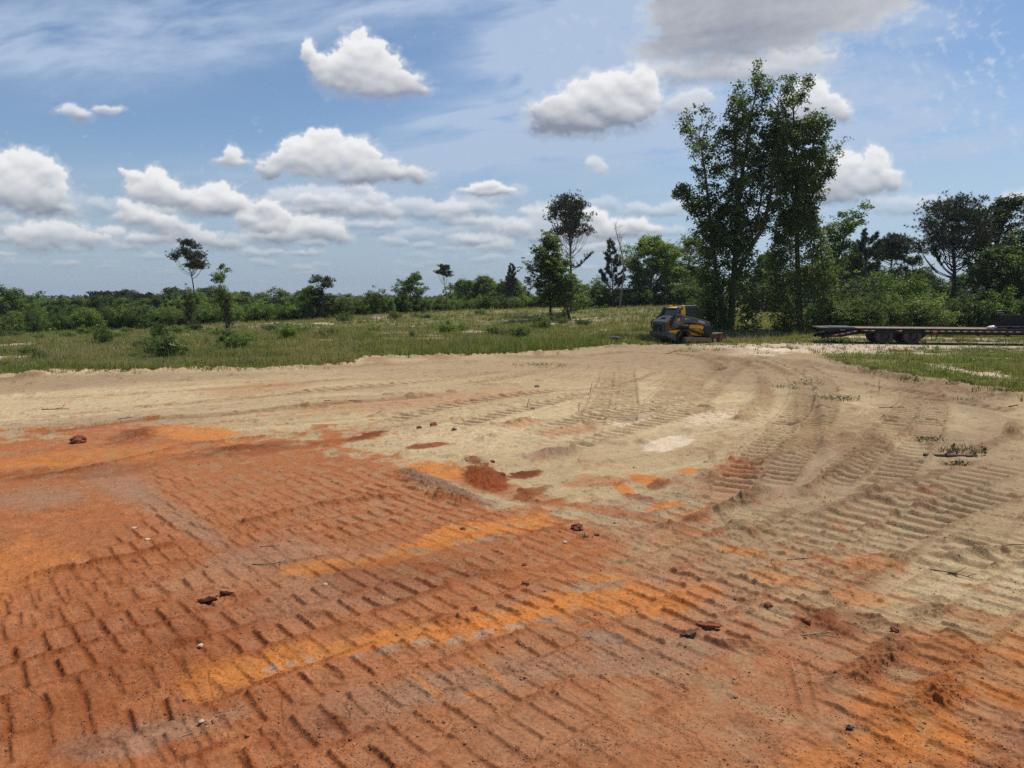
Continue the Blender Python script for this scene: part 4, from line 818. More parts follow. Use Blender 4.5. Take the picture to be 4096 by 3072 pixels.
# --- prototypes
BR = [broad(10+i, H=10, W=w_, cols=c, nb=30, twigs=4, k=22, rad=.62, size=.34, base=b_, low=True) for i, (w_, c, b_) in enumerate([(3.8, GREEN, .15), (3.2, GREEN+OLIVE, .2), (4.4, GREEN+LIGHT[:1], .12), (3.0, DARK+GREEN, .2), (3.6, LIGHT, .15)])]
SH = [dome_bush(30+i, cols=c, spiky=s_, W=w_) for i, (c, s_, w_) in enumerate([(GREEN, .3, 1.9), (LIGHT+GREEN, .4, 1.7), (OLIVE+GREEN, .35, 2.1), (DARK+GREEN, .2, 1.8), (LIGHT, .5, 1.5)])]
PN = [pine(50+i, H=11, base=b_, nb=34, tl=.34, tw=.05, k=10, dens=6, prof=pf) for i, (b_, pf) in enumerate([(.5, lambda t: 2.2*math.sin(math.pi*((t-.45)/.58)**.8)+.1), (.3, lambda t: 2.3*(1.12-t)**.7), (.55, lambda t: 2.6*math.sin(math.pi*((t-.5)/.55)**.9)+.1)])]
# --- named single trees
plant(pine(70, H=10, base=.50, nb=20, r0=.11, dome=(1.85, .79, .20), up=.05, tl=.22, tw=.022, k=16, dens=11, stubs=3, trunk=path3([(417,700),(417,640),(414,590),(408,555),(404,520)], 68, tuple(at(417*S, 700*S, 68)))), 'pine_tree', 'slender lone pine with a tufted crown high above the left of the field', 'pine tree', 417, 68, 511)
plant(dome_bush(71, H=6, W=.95, cols=OLIVE+DARK, n=130, size=.16, rad=.26, stems=6), 'vine_thicket', 'tangled vines climbing the foot of the slender lone pine', 'vine thicket', 412, 66, 610, names=('stems', 'foliage'), ws=.85)
plant(broad(72, H=6, W=1.3, base=.42, nb=18, twigs=4, k=16, rad=.24, size=.16, prof=lambda t: .45 if t < .72 else 1.1, cols=LIGHT+GREEN), 'young_tree', 'thin small tree with a flat-topped light crown, right of the lone pine', 'tree', 487, 66, 567)
plant(dome_bush(73, H=6, W=1.05, cols=DARK+OLIVE, n=140, size=.16, rad=.26), 'vine_thicket', 'dark vines heaped round the stem of the thin flat-topped tree', 'vine thicket', 491, 65, 614, names=('stems', 'foliage'), ws=.8)
plant(broad(74, H=7, W=1.3, base=.25, nb=34, twigs=4, k=18, rad=.30, size=.17, cols=DARK+[(.06,.055,.035)], prof=lambda t: 1.25-.8*max(0, t-.6)*2, up=-.12), 'vine_draped_tree', 'dark hooded tree draped in drooping vines, standing out of the hedge left of centre', 'tree', 690, 86, 590, ws=1.5)
plant(broad(75, H=5, W=1.5, nb=22, twigs=4, k=18, rad=.34, size=.2, cols=LIGHT), 'young_tree', 'bright green young tree touching the left side of the dark hooded tree', 'tree', 663, 88, 612)
plant(dome_bush(76, H=5, W=1.9, cols=GREEN+OLIVE, n=260, k=24, size=.18, rad=.34, spiky=.15), 'vine_covered_tree', 'rounded haystack-shaped tree smothered in vines, alone above the hedge', 'tree', 816, 88, 615, names=('stems', 'crown'), ws=.95)
plant(dome_bush(77, H=4, W=1.1, cols=LIGHT, n=90, size=.18), 'shrub', 'yellow-green shrub against the right side of the haystack-shaped tree', 'shrub', 846, 87, 640, names=('stems', 'foliage'))
plant(broad(78, H=7, W=2.6, base=.3, nb=30, twigs=5, k=20, rad=.36, size=.2, cols=GREEN), 'broadleaf_tree', 'round-headed tree with sky showing through its crown, left of the thin leaning pine', 'tree', 884, 92, 584, ws=1.25)
plant(dome_bush(79, H=4.5, W=1.8, cols=LIGHT+GREEN, n=170, size=.18), 'shrub', 'wide light green shrub at the foot of the round-headed tree', 'shrub', 872, 90, 624, names=('stems', 'foliage'))
plant(pine(80, H=8, base=.66, nb=14, r0=.09, dome=(1.4, .84, .16), tl=.26, tw=.03, k=14, dens=9, trunk=path3([(966,668),(963,630),(960,600),(955,572)], 90, tuple(at(966*S, 668*S, 90)))), 'pine_tree', 'thin pine with bare pale trunk and small lopsided crown near the middle', 'pine tree', 966, 90, 567)
plant(pine(81, H=8, base=.3, nb=34, r0=.10, prof=lambda t: 1.25*(1.15-t)**.5, tl=.30, tw=.035, k=13, dens=9), 'pine_tree', 'small dense pointed pine rising behind the hedge, left of the two layered trees', 'pine tree', 1103, 104, 565, ws=.95)
plant(pine(82, H=16, base=.44, nb=52, r0=.23, prof=lambda t: 2.9*math.sin(math.pi*min(1, ((t-.38)/.62))**.75)**.8+.25, dome=(3.2, .75, .23), tl=.26, tw=.030, k=14, dens=10, up=.12,
  trunk=path3([(1233,672),(1234,600),(1233,540),(1231,480),(1230,408)], 76, tuple(at(1233*S, 672*S, 76))), extra=[(.47, -.1, 3.4, .12, .55), (.44, .3, 1.6, .2, .5)]), 'pine_tree', 'tall pine with a rounded crown and one long low branch reaching right', 'pine tree', 1233, 76, 404, ws=.95)
lay_pf = lambda t: (1.25-.85*t)*(.35+.65*abs(math.sin(t*15)))
plant(broad(83, H=9, W=3.0, base=.16, nb=54, twigs=6, k=20, rad=.24, size=.18, full=1.0, cols=GREEN+OLIVE, prof=lay_pf, up=.03, r0=.13), 'layered_tree', 'tree with layered spreading boughs, left of the two standing before the tall pine', 'tree', 1191, 68, 492, ws=1.2)
plant(broad(84, H=7, W=2.6, base=.14, nb=46, twigs=6, k=20, rad=.24, size=.18, full=1.0, cols=GREEN+OLIVE+LIGHT[:1], prof=lay_pf, up=.03, r0=.13), 'layered_tree', 'shorter layered tree hiding the foot of the tall pine', 'tree', 1232, 67, 540, ws=1.25)
plant(bare_tree(85, H=9, W=1.5, lean=(.04, 0, 1)), 'dead_tree', 'leafless grey dead tree leaning right, in the gap left of the light green tree', 'dead tree', 1338, 80, 478)
plant(pine(86, H=8, base=.25, nb=34, r0=.10, prof=lambda t: 1.9*(1.1-t)**.8*(.6+.4*math.sin(t*19)**2), tl=.28, tw=.035, k=12, dens=7, cols=[(.075,.055,.040),(.055,.055,.030),(.095,.065,.045)]), 'pine_tree', 'ragged browning pine just left of the leafless grey tree', 'pine tree', 1324, 86, 510)
plant(broad(87, H=10, W=3.6, base=.10, nb=60, twigs=6, k=24, rad=.46, size=.24, cols=LIGHT), 'broadleaf_tree', 'large light yellow-green tree behind the parked track loader', 'tree', 1402, 88, 500, ws=1.4)
plant(broad(88, H=10, W=3.4, base=.10, nb=48, twigs=5, k=20, rad=.40, size=.22, cols=GREEN+OLIVE, sparse=.2), 'broadleaf_tree', 'grey-green airy tree between the light green tree and the tallest tree', 'tree', 1482, 92, 502, ws=1.25)
plant(broad(89, H=8, W=2.4, base=.3, nb=26, twigs=4, k=14, rad=.28, size=.17, cols=LIGHT+GREEN, sparse=.3, r0=.12, leaders=[(path3([(1812,690),(1808,600),(1815,530),(1830,480),(1862,440)], 58, tuple(at(1812*S, 690*S, 58))), 1.0), (path3([(1808,610),(1795,540),(1800,480)], 58, tuple(at(1812*S, 690*S, 58))), .6)], prof=lambda t: .55), 'young_tree', 'wispy light green tree with open branches right of the two tall vine-clad trees', 'tree', 1812, 58, 427, ws=1.25)
plant(pine(90, H=9, base=.2, nb=44, r0=.14, prof=lambda t: 2.3*(1.12-t)**.55, tl=.28, tw=.035, k=12, dens=7, cols=PINEC+DARK), 'pine_tree', 'dark bushy pine behind the wispy light green tree', 'pine tree', 1858, 72, 488)
plant(pine(91, H=9, base=.5, nb=44, r0=.16, dome=(1.95, .78, .20), up=.06, tl=.26, tw=.032, k=13, dens=9), 'pine_tree', 'medium pine with a rounded dome crown left of the big umbrella pine', 'pine tree', 1924, 76, 497)
plant(broad(92, H=7, W=2.4, base=.3, nb=28, twigs=5, k=18, rad=.36, size=.2, cols=DARK, prof=lambda t: .5+.6*math.sin(t*14)**2, up=.02), 'broadleaf_tree', 'low dark tree with flat layers under the dome-crowned pine', 'tree', 1975, 74, 540)
plant(pine(93, H=12, base=.42, nb=46, r0=.26, prof=lambda t: 3.3*math.sin(math.pi*min(1, (t-.30)/.70)**.9)**.65+.2, el=(.2, .7), tl=.24, tw=.028, k=15, dens=11, up=.05, stubs=8, dome=(3.5, .70, .28),
  trunk=path3([(2063,660),(2064,600),(2066,540),(2064,480),(2058,415)], 60, tuple(at(2063*S, 660*S, 60))), extra=[(.50, 3.0, 3.3, .35, .8), (.40, .1, 2.6, .25, .4)]), 'pine_tree', 'big umbrella-crowned pine with a thick bare trunk above the trailer', 'pine tree', 2063, 60, 408, ws=.98)
plant(broad(94, H=12, W=2.6, base=.3, nb=44, twigs=5, k=20, rad=.38, size=.20, cols=DARK+PINEC, sparse=.1), 'broadleaf_tree', 'tall dark tree touching the right side of the umbrella pine', 'tree', 2136, 62, 417, ws=1.25)
plant(broad(95, H=12, W=3.2, base=.3, nb=50, twigs=5, k=20, rad=.40, size=.20, cols=DARK+OLIVE, sparse=.1), 'broadleaf_tree', 'tall tree cut by the right edge of the picture', 'tree', 2205, 58, 398, ws=1.2)
plant(broad(96, H=8, W=2.6, base=.2, nb=36, twigs=5, k=20, rad=.40, size=.2, cols=DARK+GREEN), 'broadleaf_tree', 'shorter blue-green tree under the tall dark tree at the right', 'tree', 2160, 56, 520, ws=1.3)
# --- shrubs behind the trailer and round the tall trees
def shrub(proto, label, dx, Y, top, ws=1.0, group='shrubs behind the trailer', rz=0, nm='shrub'): return plant(SH[proto], nm, label, 'shrub', dx, Y, top, group, ws=ws, rz=rz, names=('stems', 'foliage'))
big = lambda seed, cols, W=2.4, n=420, H=4.2, **k: dome_bush(seed, H=H, W=W, cols=cols, n=n, k=24, size=.135, rad=.30, **k)
for seed, cols, label, dx, Y, top, ws in [
  (110, GREEN+LIGHT[:1], 'pointed green shrub, tallest of those behind the trailer ramps', 1945, 56, 566, .95), (111, LIGHT+OLIVE, 'yellow-green shrub in front, over the trailer wheels', 1990, 51, 622, 1.35), (112, OLIVE+GREEN, 'olive shrub behind the trailer ramps', 1880, 50.5, 626, 1.25),
  (113, DARK+GREEN, 'dark rounded shrub below the umbrella pine', 2082, 53, 600, 1.1), (114, LIGHT+GREEN, 'light green shrub right of the dark rounded one', 2128, 52, 612, 1.1), (115, GREEN, 'green shrub behind the black bucket on the trailer', 2195, 52, 622, 1.2),
  (116, DARK, 'dark shrub left of the trailer ramps in deep shade', 1845, 54, 610, 1.1), (117, DARK+OLIVE, 'low dark thicket between the two tall vine-clad trees, far side', 1660, 72, 600, 1.2), (118, GREEN+OLIVE, 'green shrub at the right foot of the second vine-clad tree', 1795, 53, 628, .9),
  (119, DARK+GREEN, 'dark shrub at the left foot of the tallest tree', 1520, 55, 612, .9), (120, DARK+GREEN, 'dark shrub under the airy grey-green tree', 1480, 78, 596, 1.2), (121, GREEN, 'shrub mass left of the browning pine', 1292, 88, 592, 1.2), (122, GREEN+DARK, 'shrub mass under the light green tree', 1385, 84, 600, 1.3),
  (123, GREEN+LIGHT[:1], 'bright shrub right of the leafless grey tree', 1360, 86, 610, 1.0), (124, DARK+GREEN, 'dark thicket filling the gap right of the vine-skirted tree', 1830, 66, 590, 1.3), (125, OLIVE+DARK, 'olive shrub behind the umbrella pine trunk', 2030, 62, 596, 1.2), (126, GREEN+DARK, 'tall shrub beyond the right end of the trailer', 2240, 56, 560, 1.2), (127, DARK, 'dark shrub under the dome-crowned pine', 1905, 64, 575, 1.2)]:
    plant(big(seed, cols), 'shrub', label, 'shrub', dx, Y, top, 'big shrubs', ws=ws, names=('stems', 'foliage'), rz=seed)
# thin trunks seen between the two tall trees
for i, (dx, top, Y, lb) in enumerate([(1632,576,76,'shortest slim dark tree, just right of the tallest tree'),(1645,545,82,'slim dark tree in the gap, left of its centre'),(1668,538,78,'slim dark tree in the gap, close to the vine-skirted tree'),(1800,560,82,'slim dark tree close behind the wispy tree'),(1838,520,84,'slim dark tree right behind the wispy tree')]):
    plant(BR[3], 'broadleaf_tree', lb, 'tree', dx, Y, top, 'slim dark trees behind the tall pair', ws=.75, rz=i*1.3)
# --- left end
plant(broad(97, H=9, W=4.6, base=.12, nb=44, twigs=5, k=24, rad=.55, size=.30, cols=GREEN+LIGHT[:1]), 'broadleaf_tree', 'wide rounded tree at the far left edge', 'tree', 30, 112, 613, ws=1.05)
plant(SH[3], 'shrub', 'dark upright shrub before the wide rounded tree at the left edge', 'shrub', 68, 68, 662, 'dark shrubs at the left end', names=('stems', 'foliage'), ws=.8)
plant(SH[2], 'shrub', 'olive shrub cut by the left edge of the picture', 'shrub', -8, 60, 668, names=('stems', 'foliage'))
plant(SH[1], 'shrub', 'upright feathery shrub in the left hedge below the distant dark pines', 'shrub', 190, 74, 664, 'dark shrubs at the left end', names=('stems', 'foliage'), ws=.75)
plant(PN[1], 'pine_tree', 'broad dark pine behind the left end of the hedge, alone in its gap', 'pine tree', 140, 170, 635, ws=1.1)
# --- rows that nothing tells apart: copies
rs = random.Random(77)
MARKS = [(-60,'left edge of the picture'),(140,'far broad pine'),(417,'slender lone pine'),(487,'thin flat-topped tree'),(690,'dark hooded tree'),(816,'haystack-shaped tree'),(884,'round-headed tree'),(966,'thin bare-trunked pine'),(1103,'small pointed pine'),(1233,'tall pine'),(1338,'leafless grey tree'),(1402,'large light tree'),(1482,'airy grey-green tree'),(1578,'tallest tree'),(1728,'vine-skirted tree'),(1812,'wispy tree'),(1924,'dome-crowned pine'),(2063,'umbrella pine'),(2136,'tall dark tree')]
ORD = ['first','second','third','fourth','fifth','sixth','seventh','eighth','ninth','tenth','eleventh','twelfth','thirteenth','fourteenth','fifteenth','sixteenth','seventeenth','eighteenth','nineteenth','twentieth','twenty-first','twenty-second','twenty-third','twenty-fourth']
def tint(me): i = BR_ids.get(id(me), ''); return i
BR_ids = {}
for P_, ws_ in ((BR, ['mid-green','olive green','wide green','dark green','light green']), (SH, ['green','bright green','olive','dark green','pale green']), (PN, ['dark','dark tapering','dark'])):
    for a_, b_ in zip(P_, ws_): BR_ids[id(a_)] = b_
def row_label(pr, label, dx, cnt):
    k = max(i for i, m_ in enumerate(MARKS) if m_[0] <= dx or i == 0); cnt[k] = cnt.get(k, 0)+1
    return '%s %s, %s right of the %s' % (BR_ids[id(pr)], label, ORD[min(cnt[k]-1, len(ORD)-1)], MARKS[k][1])
def row(n, x0, x1, Yf, topf, protos, name, label, cat, group, wsr, names=('trunk', 'crown'), tv=(-9, 6)):
    cnt = {}
    for k in range(n):
        pr = rs.choice(protos); dx = x0+(x1-x0)*(k+rs.uniform(.1, .9))/n; Y = Yf(dx)*rs.uniform(.97, 1.04)
        plant(pr, name, row_label(pr, label, dx, cnt), cat, dx, Y, topf(dx)+rs.uniform(*tv), group, ws=rs.uniform(*wsr), rz=rs.uniform(0, 6.28), names=names)
ip = lambda xs, ys: (lambda v: float(np.interp(v, xs, ys)))
row(50, -30, 1500, ip([0, 1500], [210, 260]), ip([0,80,160,330,420,640,760,1000,1500], [636,643,641,626,619,626,640,640,636]), BR, 'broadleaf_tree', 'tree in the distant woods', 'tree', 'distant line of woods', (1.0, 1.5))
row(9, 205, 325, lambda v: 165, lambda v: 634, PN[:2], 'pine_tree', 'pine in the far pine cluster', 'pine tree', 'cluster of far dark pines', (.9, 1.3))
row(34, 90, 820, ip([0, 800], [110, 135]), ip([0,300,400,640,820], [648,640,632,636,642]), BR, 'broadleaf_tree', 'tree behind the left hedge', 'tree', 'middle row of trees', (.9, 1.3))
row(9, 985, 1140, lambda v: 135, ip([985,1020,1060,1140], [608,596,594,612]), BR, 'broadleaf_tree', 'tree of the airy grove', 'tree', 'airy grove', (1.0, 1.35))
row(6, 1230, 1330, lambda v: 125, lambda v: 618, BR, 'broadleaf_tree', 'low far tree', 'tree', 'low far trees by the tall pine', (1.1, 1.5))
row(22, 1440, 2300, lambda v: 100, ip([1440,1640,1800,2050,2300], [560,600,560,590,560]), BR[:4]+[BR[3]], 'broadleaf_tree', 'shaded tree in the back wood', 'tree', 'shaded wood at the right', (.95, 1.35))
row(56, -20, 660, ip([0,200,400,660], [74,76,84,88]), ip([0,60,200,300,420,660], [690,672,668,662,658,652]), SH, 'shrub', 'shrub in the hedge', 'shrub', 'left part of the hedge', (.85, 1.35), ('stems', 'foliage'))
row(52, 640, 1270, ip([640,1270], [88,100]), ip([640,780,1000,1270], [646,645,640,634]), SH, 'shrub', 'shrub in the mid hedge', 'shrub', 'middle part of the hedge', (.85, 1.3), ('stems', 'foliage'))
row(26, 1240, 1540, ip([1240,1540], [90,84]), ip([1240,1540], [632,626]), SH, 'shrub', 'shrub in the hedge behind the loader', 'shrub', 'hedge behind the loader', (.85, 1.3), ('stems', 'foliage'))
row(14, 1780, 2260, lambda v: 58, lambda v: 640, SH, 'shrub', 'undergrowth shrub', 'shrub', 'undergrowth by the trailer', (.9, 1.3), ('stems', 'foliage'))
# --- shrubs standing in the field and on the verges
FB = [(356,31.5,716,1.35,3,'largest dark bush standing in the grass near the bare soil'),(285,32,752,1.0,0,'green bush touching the left side of the largest dark bush'),(70,30.5,748,.9,3,'dark bush at the left, just behind the heaped soil edge'),(6,30,778,1.2,2,'pale weedy bush at the left edge of the picture, on the soil edge'),
 (335,47,690,.9,3,'dark leafy bush in the field behind the largest dark bush'),(485,38,706,1.1,3,'pair of dark green bushes right of the largest dark bush, taller one'),(520,36,732,1.2,0,'low wide bush between the taller dark bush and the pale soil spot'),(225,44,700,1.0,3,'small round bush in the left of the field'),(333,43,722,.8,1,'light green low bush left in the field'),
 (268,33.5,765,1.0,3,'low bush in the grass left of the largest dark bush'),(890,44,712,.9,3,'small dark round bush in mid field'),(620,34,768,1.5,0,'low green bush at the soil edge beside the pale soil spot'),(440,41,725,.9,1,'low bush in the field right of the largest dark bush'),(1800,37.5,752,1.1,3,'round weedy bush at the left end of the right-hand grass verge'),(1850,36,762,.8,2,'tiny bush on the right-hand grass verge'),
 (2018,30.5,778,1.2,2,'large drooping weed clump at the edge of the right-hand grass verge'),(1975,30.5,795,.8,1,'pale broad-leaved weed left of the drooping weed clump'),(1560,50,676,1.0,3,'low bush against the foot of the tallest tree'),(1700,50,700,1.1,0,'low bush against the foot of the vine-skirted tree'),(1508,60,640,1.0,3,'dark bush right behind the loader cab'),(1170,60,668,1.0,0,'low bush at the foot of the left layered tree'),(2180,30.5,768,.9,2,'tall thin weed clump at the right end of the grass verge')]
for dx, Y, top, ws, pr, label in FB: plant(SH[pr], 'bush', label, 'bush', dx, Y, top, 'bushes in the grass', ws=ws, rz=dx, names=('stems', 'foliage'))

fb_r = random.Random(5); cn = {}
for k in range(34):
    dx = -10+1300*(k+fb_r.uniform(.1, .9))/34; Y = fb_r.uniform(34, 66) if dx < 700 else fb_r.uniform(42, 80); pr = fb_r.choice([SH[0],SH[1],SH[2],SH[4]]); x_ = at(dx*S, 1200, Y).x; H_ = fb_r.uniform(.5, 1.15)
    plant(pr, 'bush', row_label(pr, 'low field bush', dx, cn), 'bush', dx, Y, None, 'low bushes in the open field', H=H_, ws=fb_r.uniform(1.0, 1.7), rz=k, names=('stems', 'foliage'))
# ------------------------------------------------------------------ machines
import bmesh
class Frame:
    """a thing's own axes: X along it, Y away from the viewer, Z up; solve() turns picture points lying on a plane Y into X, Z"""
    def __init__(s, ox, oy, th, x0, y0, sc): s.O = (ox, oy); s.c, s.s = math.cos(th), math.sin(th); s.th = th; s.x0, s.y0, s.sc = x0, y0, sc; s.zb = 0
    def solve(s, zx, zy, Y):
        a, dy, dz = ray(s.x0+zx/s.sc, s.y0+zy/s.sc); r = a/dy
        X = (r*(s.O[1]+Y*s.c)-s.O[0]+Y*s.s)/(s.c-r*s.s); yw = s.O[1]+X*s.s+Y*s.c
        return X, CH+dz/dy*yw-s.zb
    def poly(s, pts, Y): return [s.solve(a, b, Y) for a, b in pts]
def bm_new(): return bmesh.new()
def add_prism(bm, xz, y0, y1, mi=0):
    a = [bm.verts.new((x, y0, z)) for x, z in xz]; b = [bm.verts.new((x, y1, z)) for x, z in xz]; n = len(a); fs = []
    fs.append(bm.faces.new(a)); fs.append(bm.faces.new(b[::-1]))
    for i in range(n): fs.append(bm.faces.new((a[i], b[i], b[(i+1) % n], a[(i+1) % n])))
    for f in fs: f.material_index = mi
def add_box(bm, x0, x1, y0, y1, z0, z1, mi=0): add_prism(bm, [(x0, z0), (x1, z0), (x1, z1), (x0, z1)], y0, y1, mi)
def add_cyl(bm, cx, cz, r, y0, y1, n=20, mi=0): add_prism(bm, [(cx+r*math.cos(2*math.pi*i/n), cz+r*math.sin(2*math.pi*i/n)) for i in range(n)], y0, y1, mi)
def add_bar(bm, p, q, r, n=8, mi=0):
    p = Vector(p); q = Vector(q); d = (q-p).normalized(); a = d.cross(Vector((0, 0, 1)) if abs(d.z) < .9 else Vector((1, 0, 0))).normalized(); b = d.cross(a)
    A = [bm.verts.new(p+(a*math.cos(2*math.pi*i/n)+b*math.sin(2*math.pi*i/n))*r) for i in range(n)]; B = [bm.verts.new(q+(a*math.cos(2*math.pi*i/n)+b*math.sin(2*math.pi*i/n))*r) for i in range(n)]
    for f in [bm.faces.new(A[::-1]), bm.faces.new(B)]+[bm.faces.new((A[i], A[(i+1) % n], B[(i+1) % n], B[i])) for i in range(n)]: f.material_index = mi
def bm_obj(name, bm, mats, parent, bevel=0.0, **props):
    bmesh.ops.recalc_face_normals(bm, faces=bm.faces)
    if bevel: bmesh.ops.bevel(bm, geom=list(bm.edges), offset=bevel, segments=1, affect='EDGES', clamp_overlap=True)
    me = bpy.data.meshes.new(name); bm.to_mesh(me); bm.free()
    for m in (mats if isinstance(mats, (list, tuple)) else [mats]): me.materials.append(m)
    return obj(name, me, parent, **props)
def lettering(name, text, size, m, parent, X, Y, Z, tilt=0, shear=0, ext=.002, bold=0.0, **props):
    cu = bpy.data.curves.new(name, 'FONT'); cu.body = text; cu.size = size; cu.extrude = ext; cu.align_x = 'LEFT'; cu.offset = bold; cu.shear = shear
    t = bpy.data.objects.new(name, cu); link(t); me = bpy.data.meshes.new_from_object(t); bpy.data.objects.remove(t)
    c, s = math.cos(tilt), math.sin(tilt)
    for v in me.vertices: x, y, z = v.co; v.co = (x*c-y*s, -z, x*s+y*c)
    me.materials.clear(); me.materials.append(m); o = obj(name, me, parent, **props); o.location = (X, Y, Z); return o
DUST = (.23, .16, .10)
MG = mat('machine_grey', (.075, .080, .086), .5, noise=.2, dirt=(.13, .11, .09), dirt_amt=.30, dirt_scale=3); MY = mat('machine_yellow', (.80, .40, .015), .45, noise=.10, dirt=(.30, .18, .07), dirt_amt=.15, dirt_scale=3)
MK = mat('machine_black', (.012, .012, .013), .55, dirt=(.06, .05, .04), dirt_amt=.25); MRUB = mat('track_rubber', (.022, .019, .017), .85, noise=.3, dirt=(.12, .085, .055), dirt_amt=.45, dirt_scale=6)
MUD = mat('muddy_steel', (.30, .205, .13), .9, noise=.35, nscale=9, dirt=(.10, .07, .05), dirt_amt=.3, dirt_scale=5, bump=.01); MWHT = mat('decal_white', (.75, .75, .72), .5); MORD = mat('decal_orange', (.75, .20, .03), .5); MYD = mat('decal_yellow', (.75, .42, .05), .5)
MGL, _nt, _b = new_mat('dusty_glass'); _b.inputs['Base Color'].default_value = (.05, .06, .06, 1); _b.inputs['Roughness'].default_value = .12; _b.inputs['Transmission Weight'].default_value = .7; _b.inputs['Alpha'].default_value = .75
MRUST = mat('worn_red_steel', (.32, .085, .04), .75, noise=.3, nscale=7, dirt=(.16, .10, .06), dirt_amt=.5, dirt_scale=4); MSTEEL = mat('bare_steel', (.30, .29, .27), .4, metal=.8, noise=.2)

def build_loader():
    th = math.radians(20); gx, gy = gnd(2550+1000/6.32, 1190+1168/6.32); c, s = math.cos(th), math.sin(th)
    ox, oy = gx-s, gy+c                                     # the right track's rear lower corner is X 0, Y -1
    fr = Frame(ox, oy, th, 2550, 1190, 6.32); P = fr.poly
    R = thing('track_loader', 'grey and yellow compact track loader parked facing right at the edge of the grass', 'track loader', (ox, oy, -.02), th)
    # --- running gear, both sides
    tr = P([(1170,1166),(1090,1150),(1040,1110),(1010,1050),(1015,990),(1050,920),(1110,850),(1180,815),(1260,800),(1340,798),(1400,812),(1500,855),(1640,905),(1780,945),(1870,975),(1915,1015),(1932,1060),(1915,1110),(1870,1145),(1780,1156)], -1.0)
    cx = sum(p[0] for p in tr)/len(tr); cz = sum(p[1] for p in tr)/len(tr)
    def ring(t): # offset inwards
        n = len(tr); out = []
        for i in range(n):
            a = Vector(tr[i-1]); b = Vector(tr[(i+1) % n]); d = (b-a).normalized(); nn = Vector((-d.y, d.x)); q = Vector(tr[i])+nn*t
            if (Vector((cx, cz))-Vector(tr[i])).dot(nn) < 0: q = Vector(tr[i])-nn*t
            out.append((q.x, q.y))
        return out
    for side in (-1, 1):
        y0, y1 = (-1.0, -.55) if side < 0 else (.55, 1.0)
        bm = bm_new(); inner = ring(.055); n = len(tr)
        vo = [[bm.verts.new((x, y, z)) for x, z in tr] for y in (y0, y1)]; vi = [[bm.verts.new((x, y, z)) for x, z in inner] for y in (y0, y1)]
        for i in range(n):
            j = (i+1) % n
            bm.faces.new((vo[0][i], vo[0][j], vo[1][j], vo[1][i])); bm.faces.new((vi[0][j], vi[0][i], vi[1][i], vi[1][j])); bm.faces.new((vo[0][j], vo[0][i], vi[0][i], vi[0][j])); bm.faces.new((vo[1][i], vo[1][j], vi[1][j], vi[1][i]))
        L = np.array(tr+[tr[0]]); sg = np.diff(L, axis=0); ln = np.linalg.norm(sg, axis=1); cum = np.concatenate([[0], np.cumsum(ln)]); m = 46
        for k in range(m):
            d = cum[-1]*k/m; i = min(np.searchsorted(cum, d, 'right')-1, n-1); t = (d-cum[i])/ln[i]; p = L[i]+sg[i]*t; u_ = sg[i]/ln[i]; nn = np.array([-u_[1], u_[0]]); nn = nn if (p-np.array([cx, cz]))@nn > 0 else -nn
            for (a, b, of) in ((y0, y0+.19, 0), (y1-.19, y1, .035)):
                q = p+u_*of; qs = [q-u_*.022, q+u_*.022, q+u_*.016+nn*.028, q-u_*.016+nn*.028]; add_prism(bm, [(v[0], max(v[1], .004)) for v in qs], a, b)
        bm_obj('track', bm, MRUB, R)
        fz = P([(1195,1030),(1230,1000),(1340,975),(1480,1000),(1640,1000),(1820,1010),(1838,1060),(1820,1095),(1600,1105),(1200,1110)], -1.0)
        bm = bm_new(); ys = (y0+.06, y1-.06); add_prism(bm, fz, *ys); x0 = fz[0][0]
        add_box(bm, x0+.35, x0+1.35, ys[0]-.02, ys[0], .22, .30)
        for xx in (.5, .95, 1.4): add_box(bm, xx, xx+.03, ys[0]-.025, ys[0], .14, .36)
        fo = bm_obj('track_frame', bm, MUD, R, .006)
        rz = .10
        for k in range(5):
            xx = P([(1260+k*115, 1130)], -1.0)[0][0]; bm = bm_new(); add_cyl(bm, xx, .165, .085, y0+.03, y1-.03, 16); add_cyl(bm, xx, .165, .035, y0+.015, y0+.03, 10); bm_obj('roller', bm, MUD, R)
        (ix, iz) = P([(1865,1062)], -1.0)[0]; bm = bm_new(); add_cyl(bm, ix, iz, .165, y0+.05, y1-.05, 24); add_cyl(bm, ix, iz, .06, y0+.03, y0+.05, 12); bm_obj('idler_wheel', bm, MUD, R)
        (ix, iz) = P([(1180,1075)], -1.0)[0]; bm = bm_new(); add_cyl(bm, ix, .2, .15, y0+.05, y1-.05, 24); add_cyl(bm, ix, .2, .05, y0+.03, y0+.05, 12); bm_obj('idler_wheel', bm, MK, R)
        (ix, iz) = P([(1305,910)], -1.0)[0]; bm = bm_new(); add_cyl(bm, ix, iz, .125, y0+.0, y1-.1, 24); add_cyl(bm, ix, iz, .06, y0-.02, y0, 14)
        for a in range(14): add_bar(bm, (ix+.15*math.cos(a*.449), y0+.1, iz+.15*math.sin(a*.449)), (ix+.15*math.cos(a*.449), y1-.12, iz+.15*math.sin(a*.449)), .018, 6)
        bm_obj('drive_sprocket', bm, MK, R)
        mir = (lambda a, b: (a, b)) if side < 0 else (lambda a, b: (-b, -a))
        # lift arm: deep plate at the rear tapering to the front, drops at the nose
        arm = P([(985,398),(1100,432),(1215,452),(1320,482),(1500,520),(1650,556),(1815,603),(1842,640),(1850,720),(1800,712),(1765,700),(1745,716),(1690,690),(1600,668),(1480,645),(1380,630),(1280,622),(1200,630),(1130,655),(1075,695),(1010,745),(950,776),(905,772),(880,748),(872,715)], -.92)
        ya = mir(-.94, -.80); bm = bm_new(); add_prism(bm, arm, *ya); ao = bm_obj('lift_arm', bm, MG, R, .008)
        bm = bm_new()
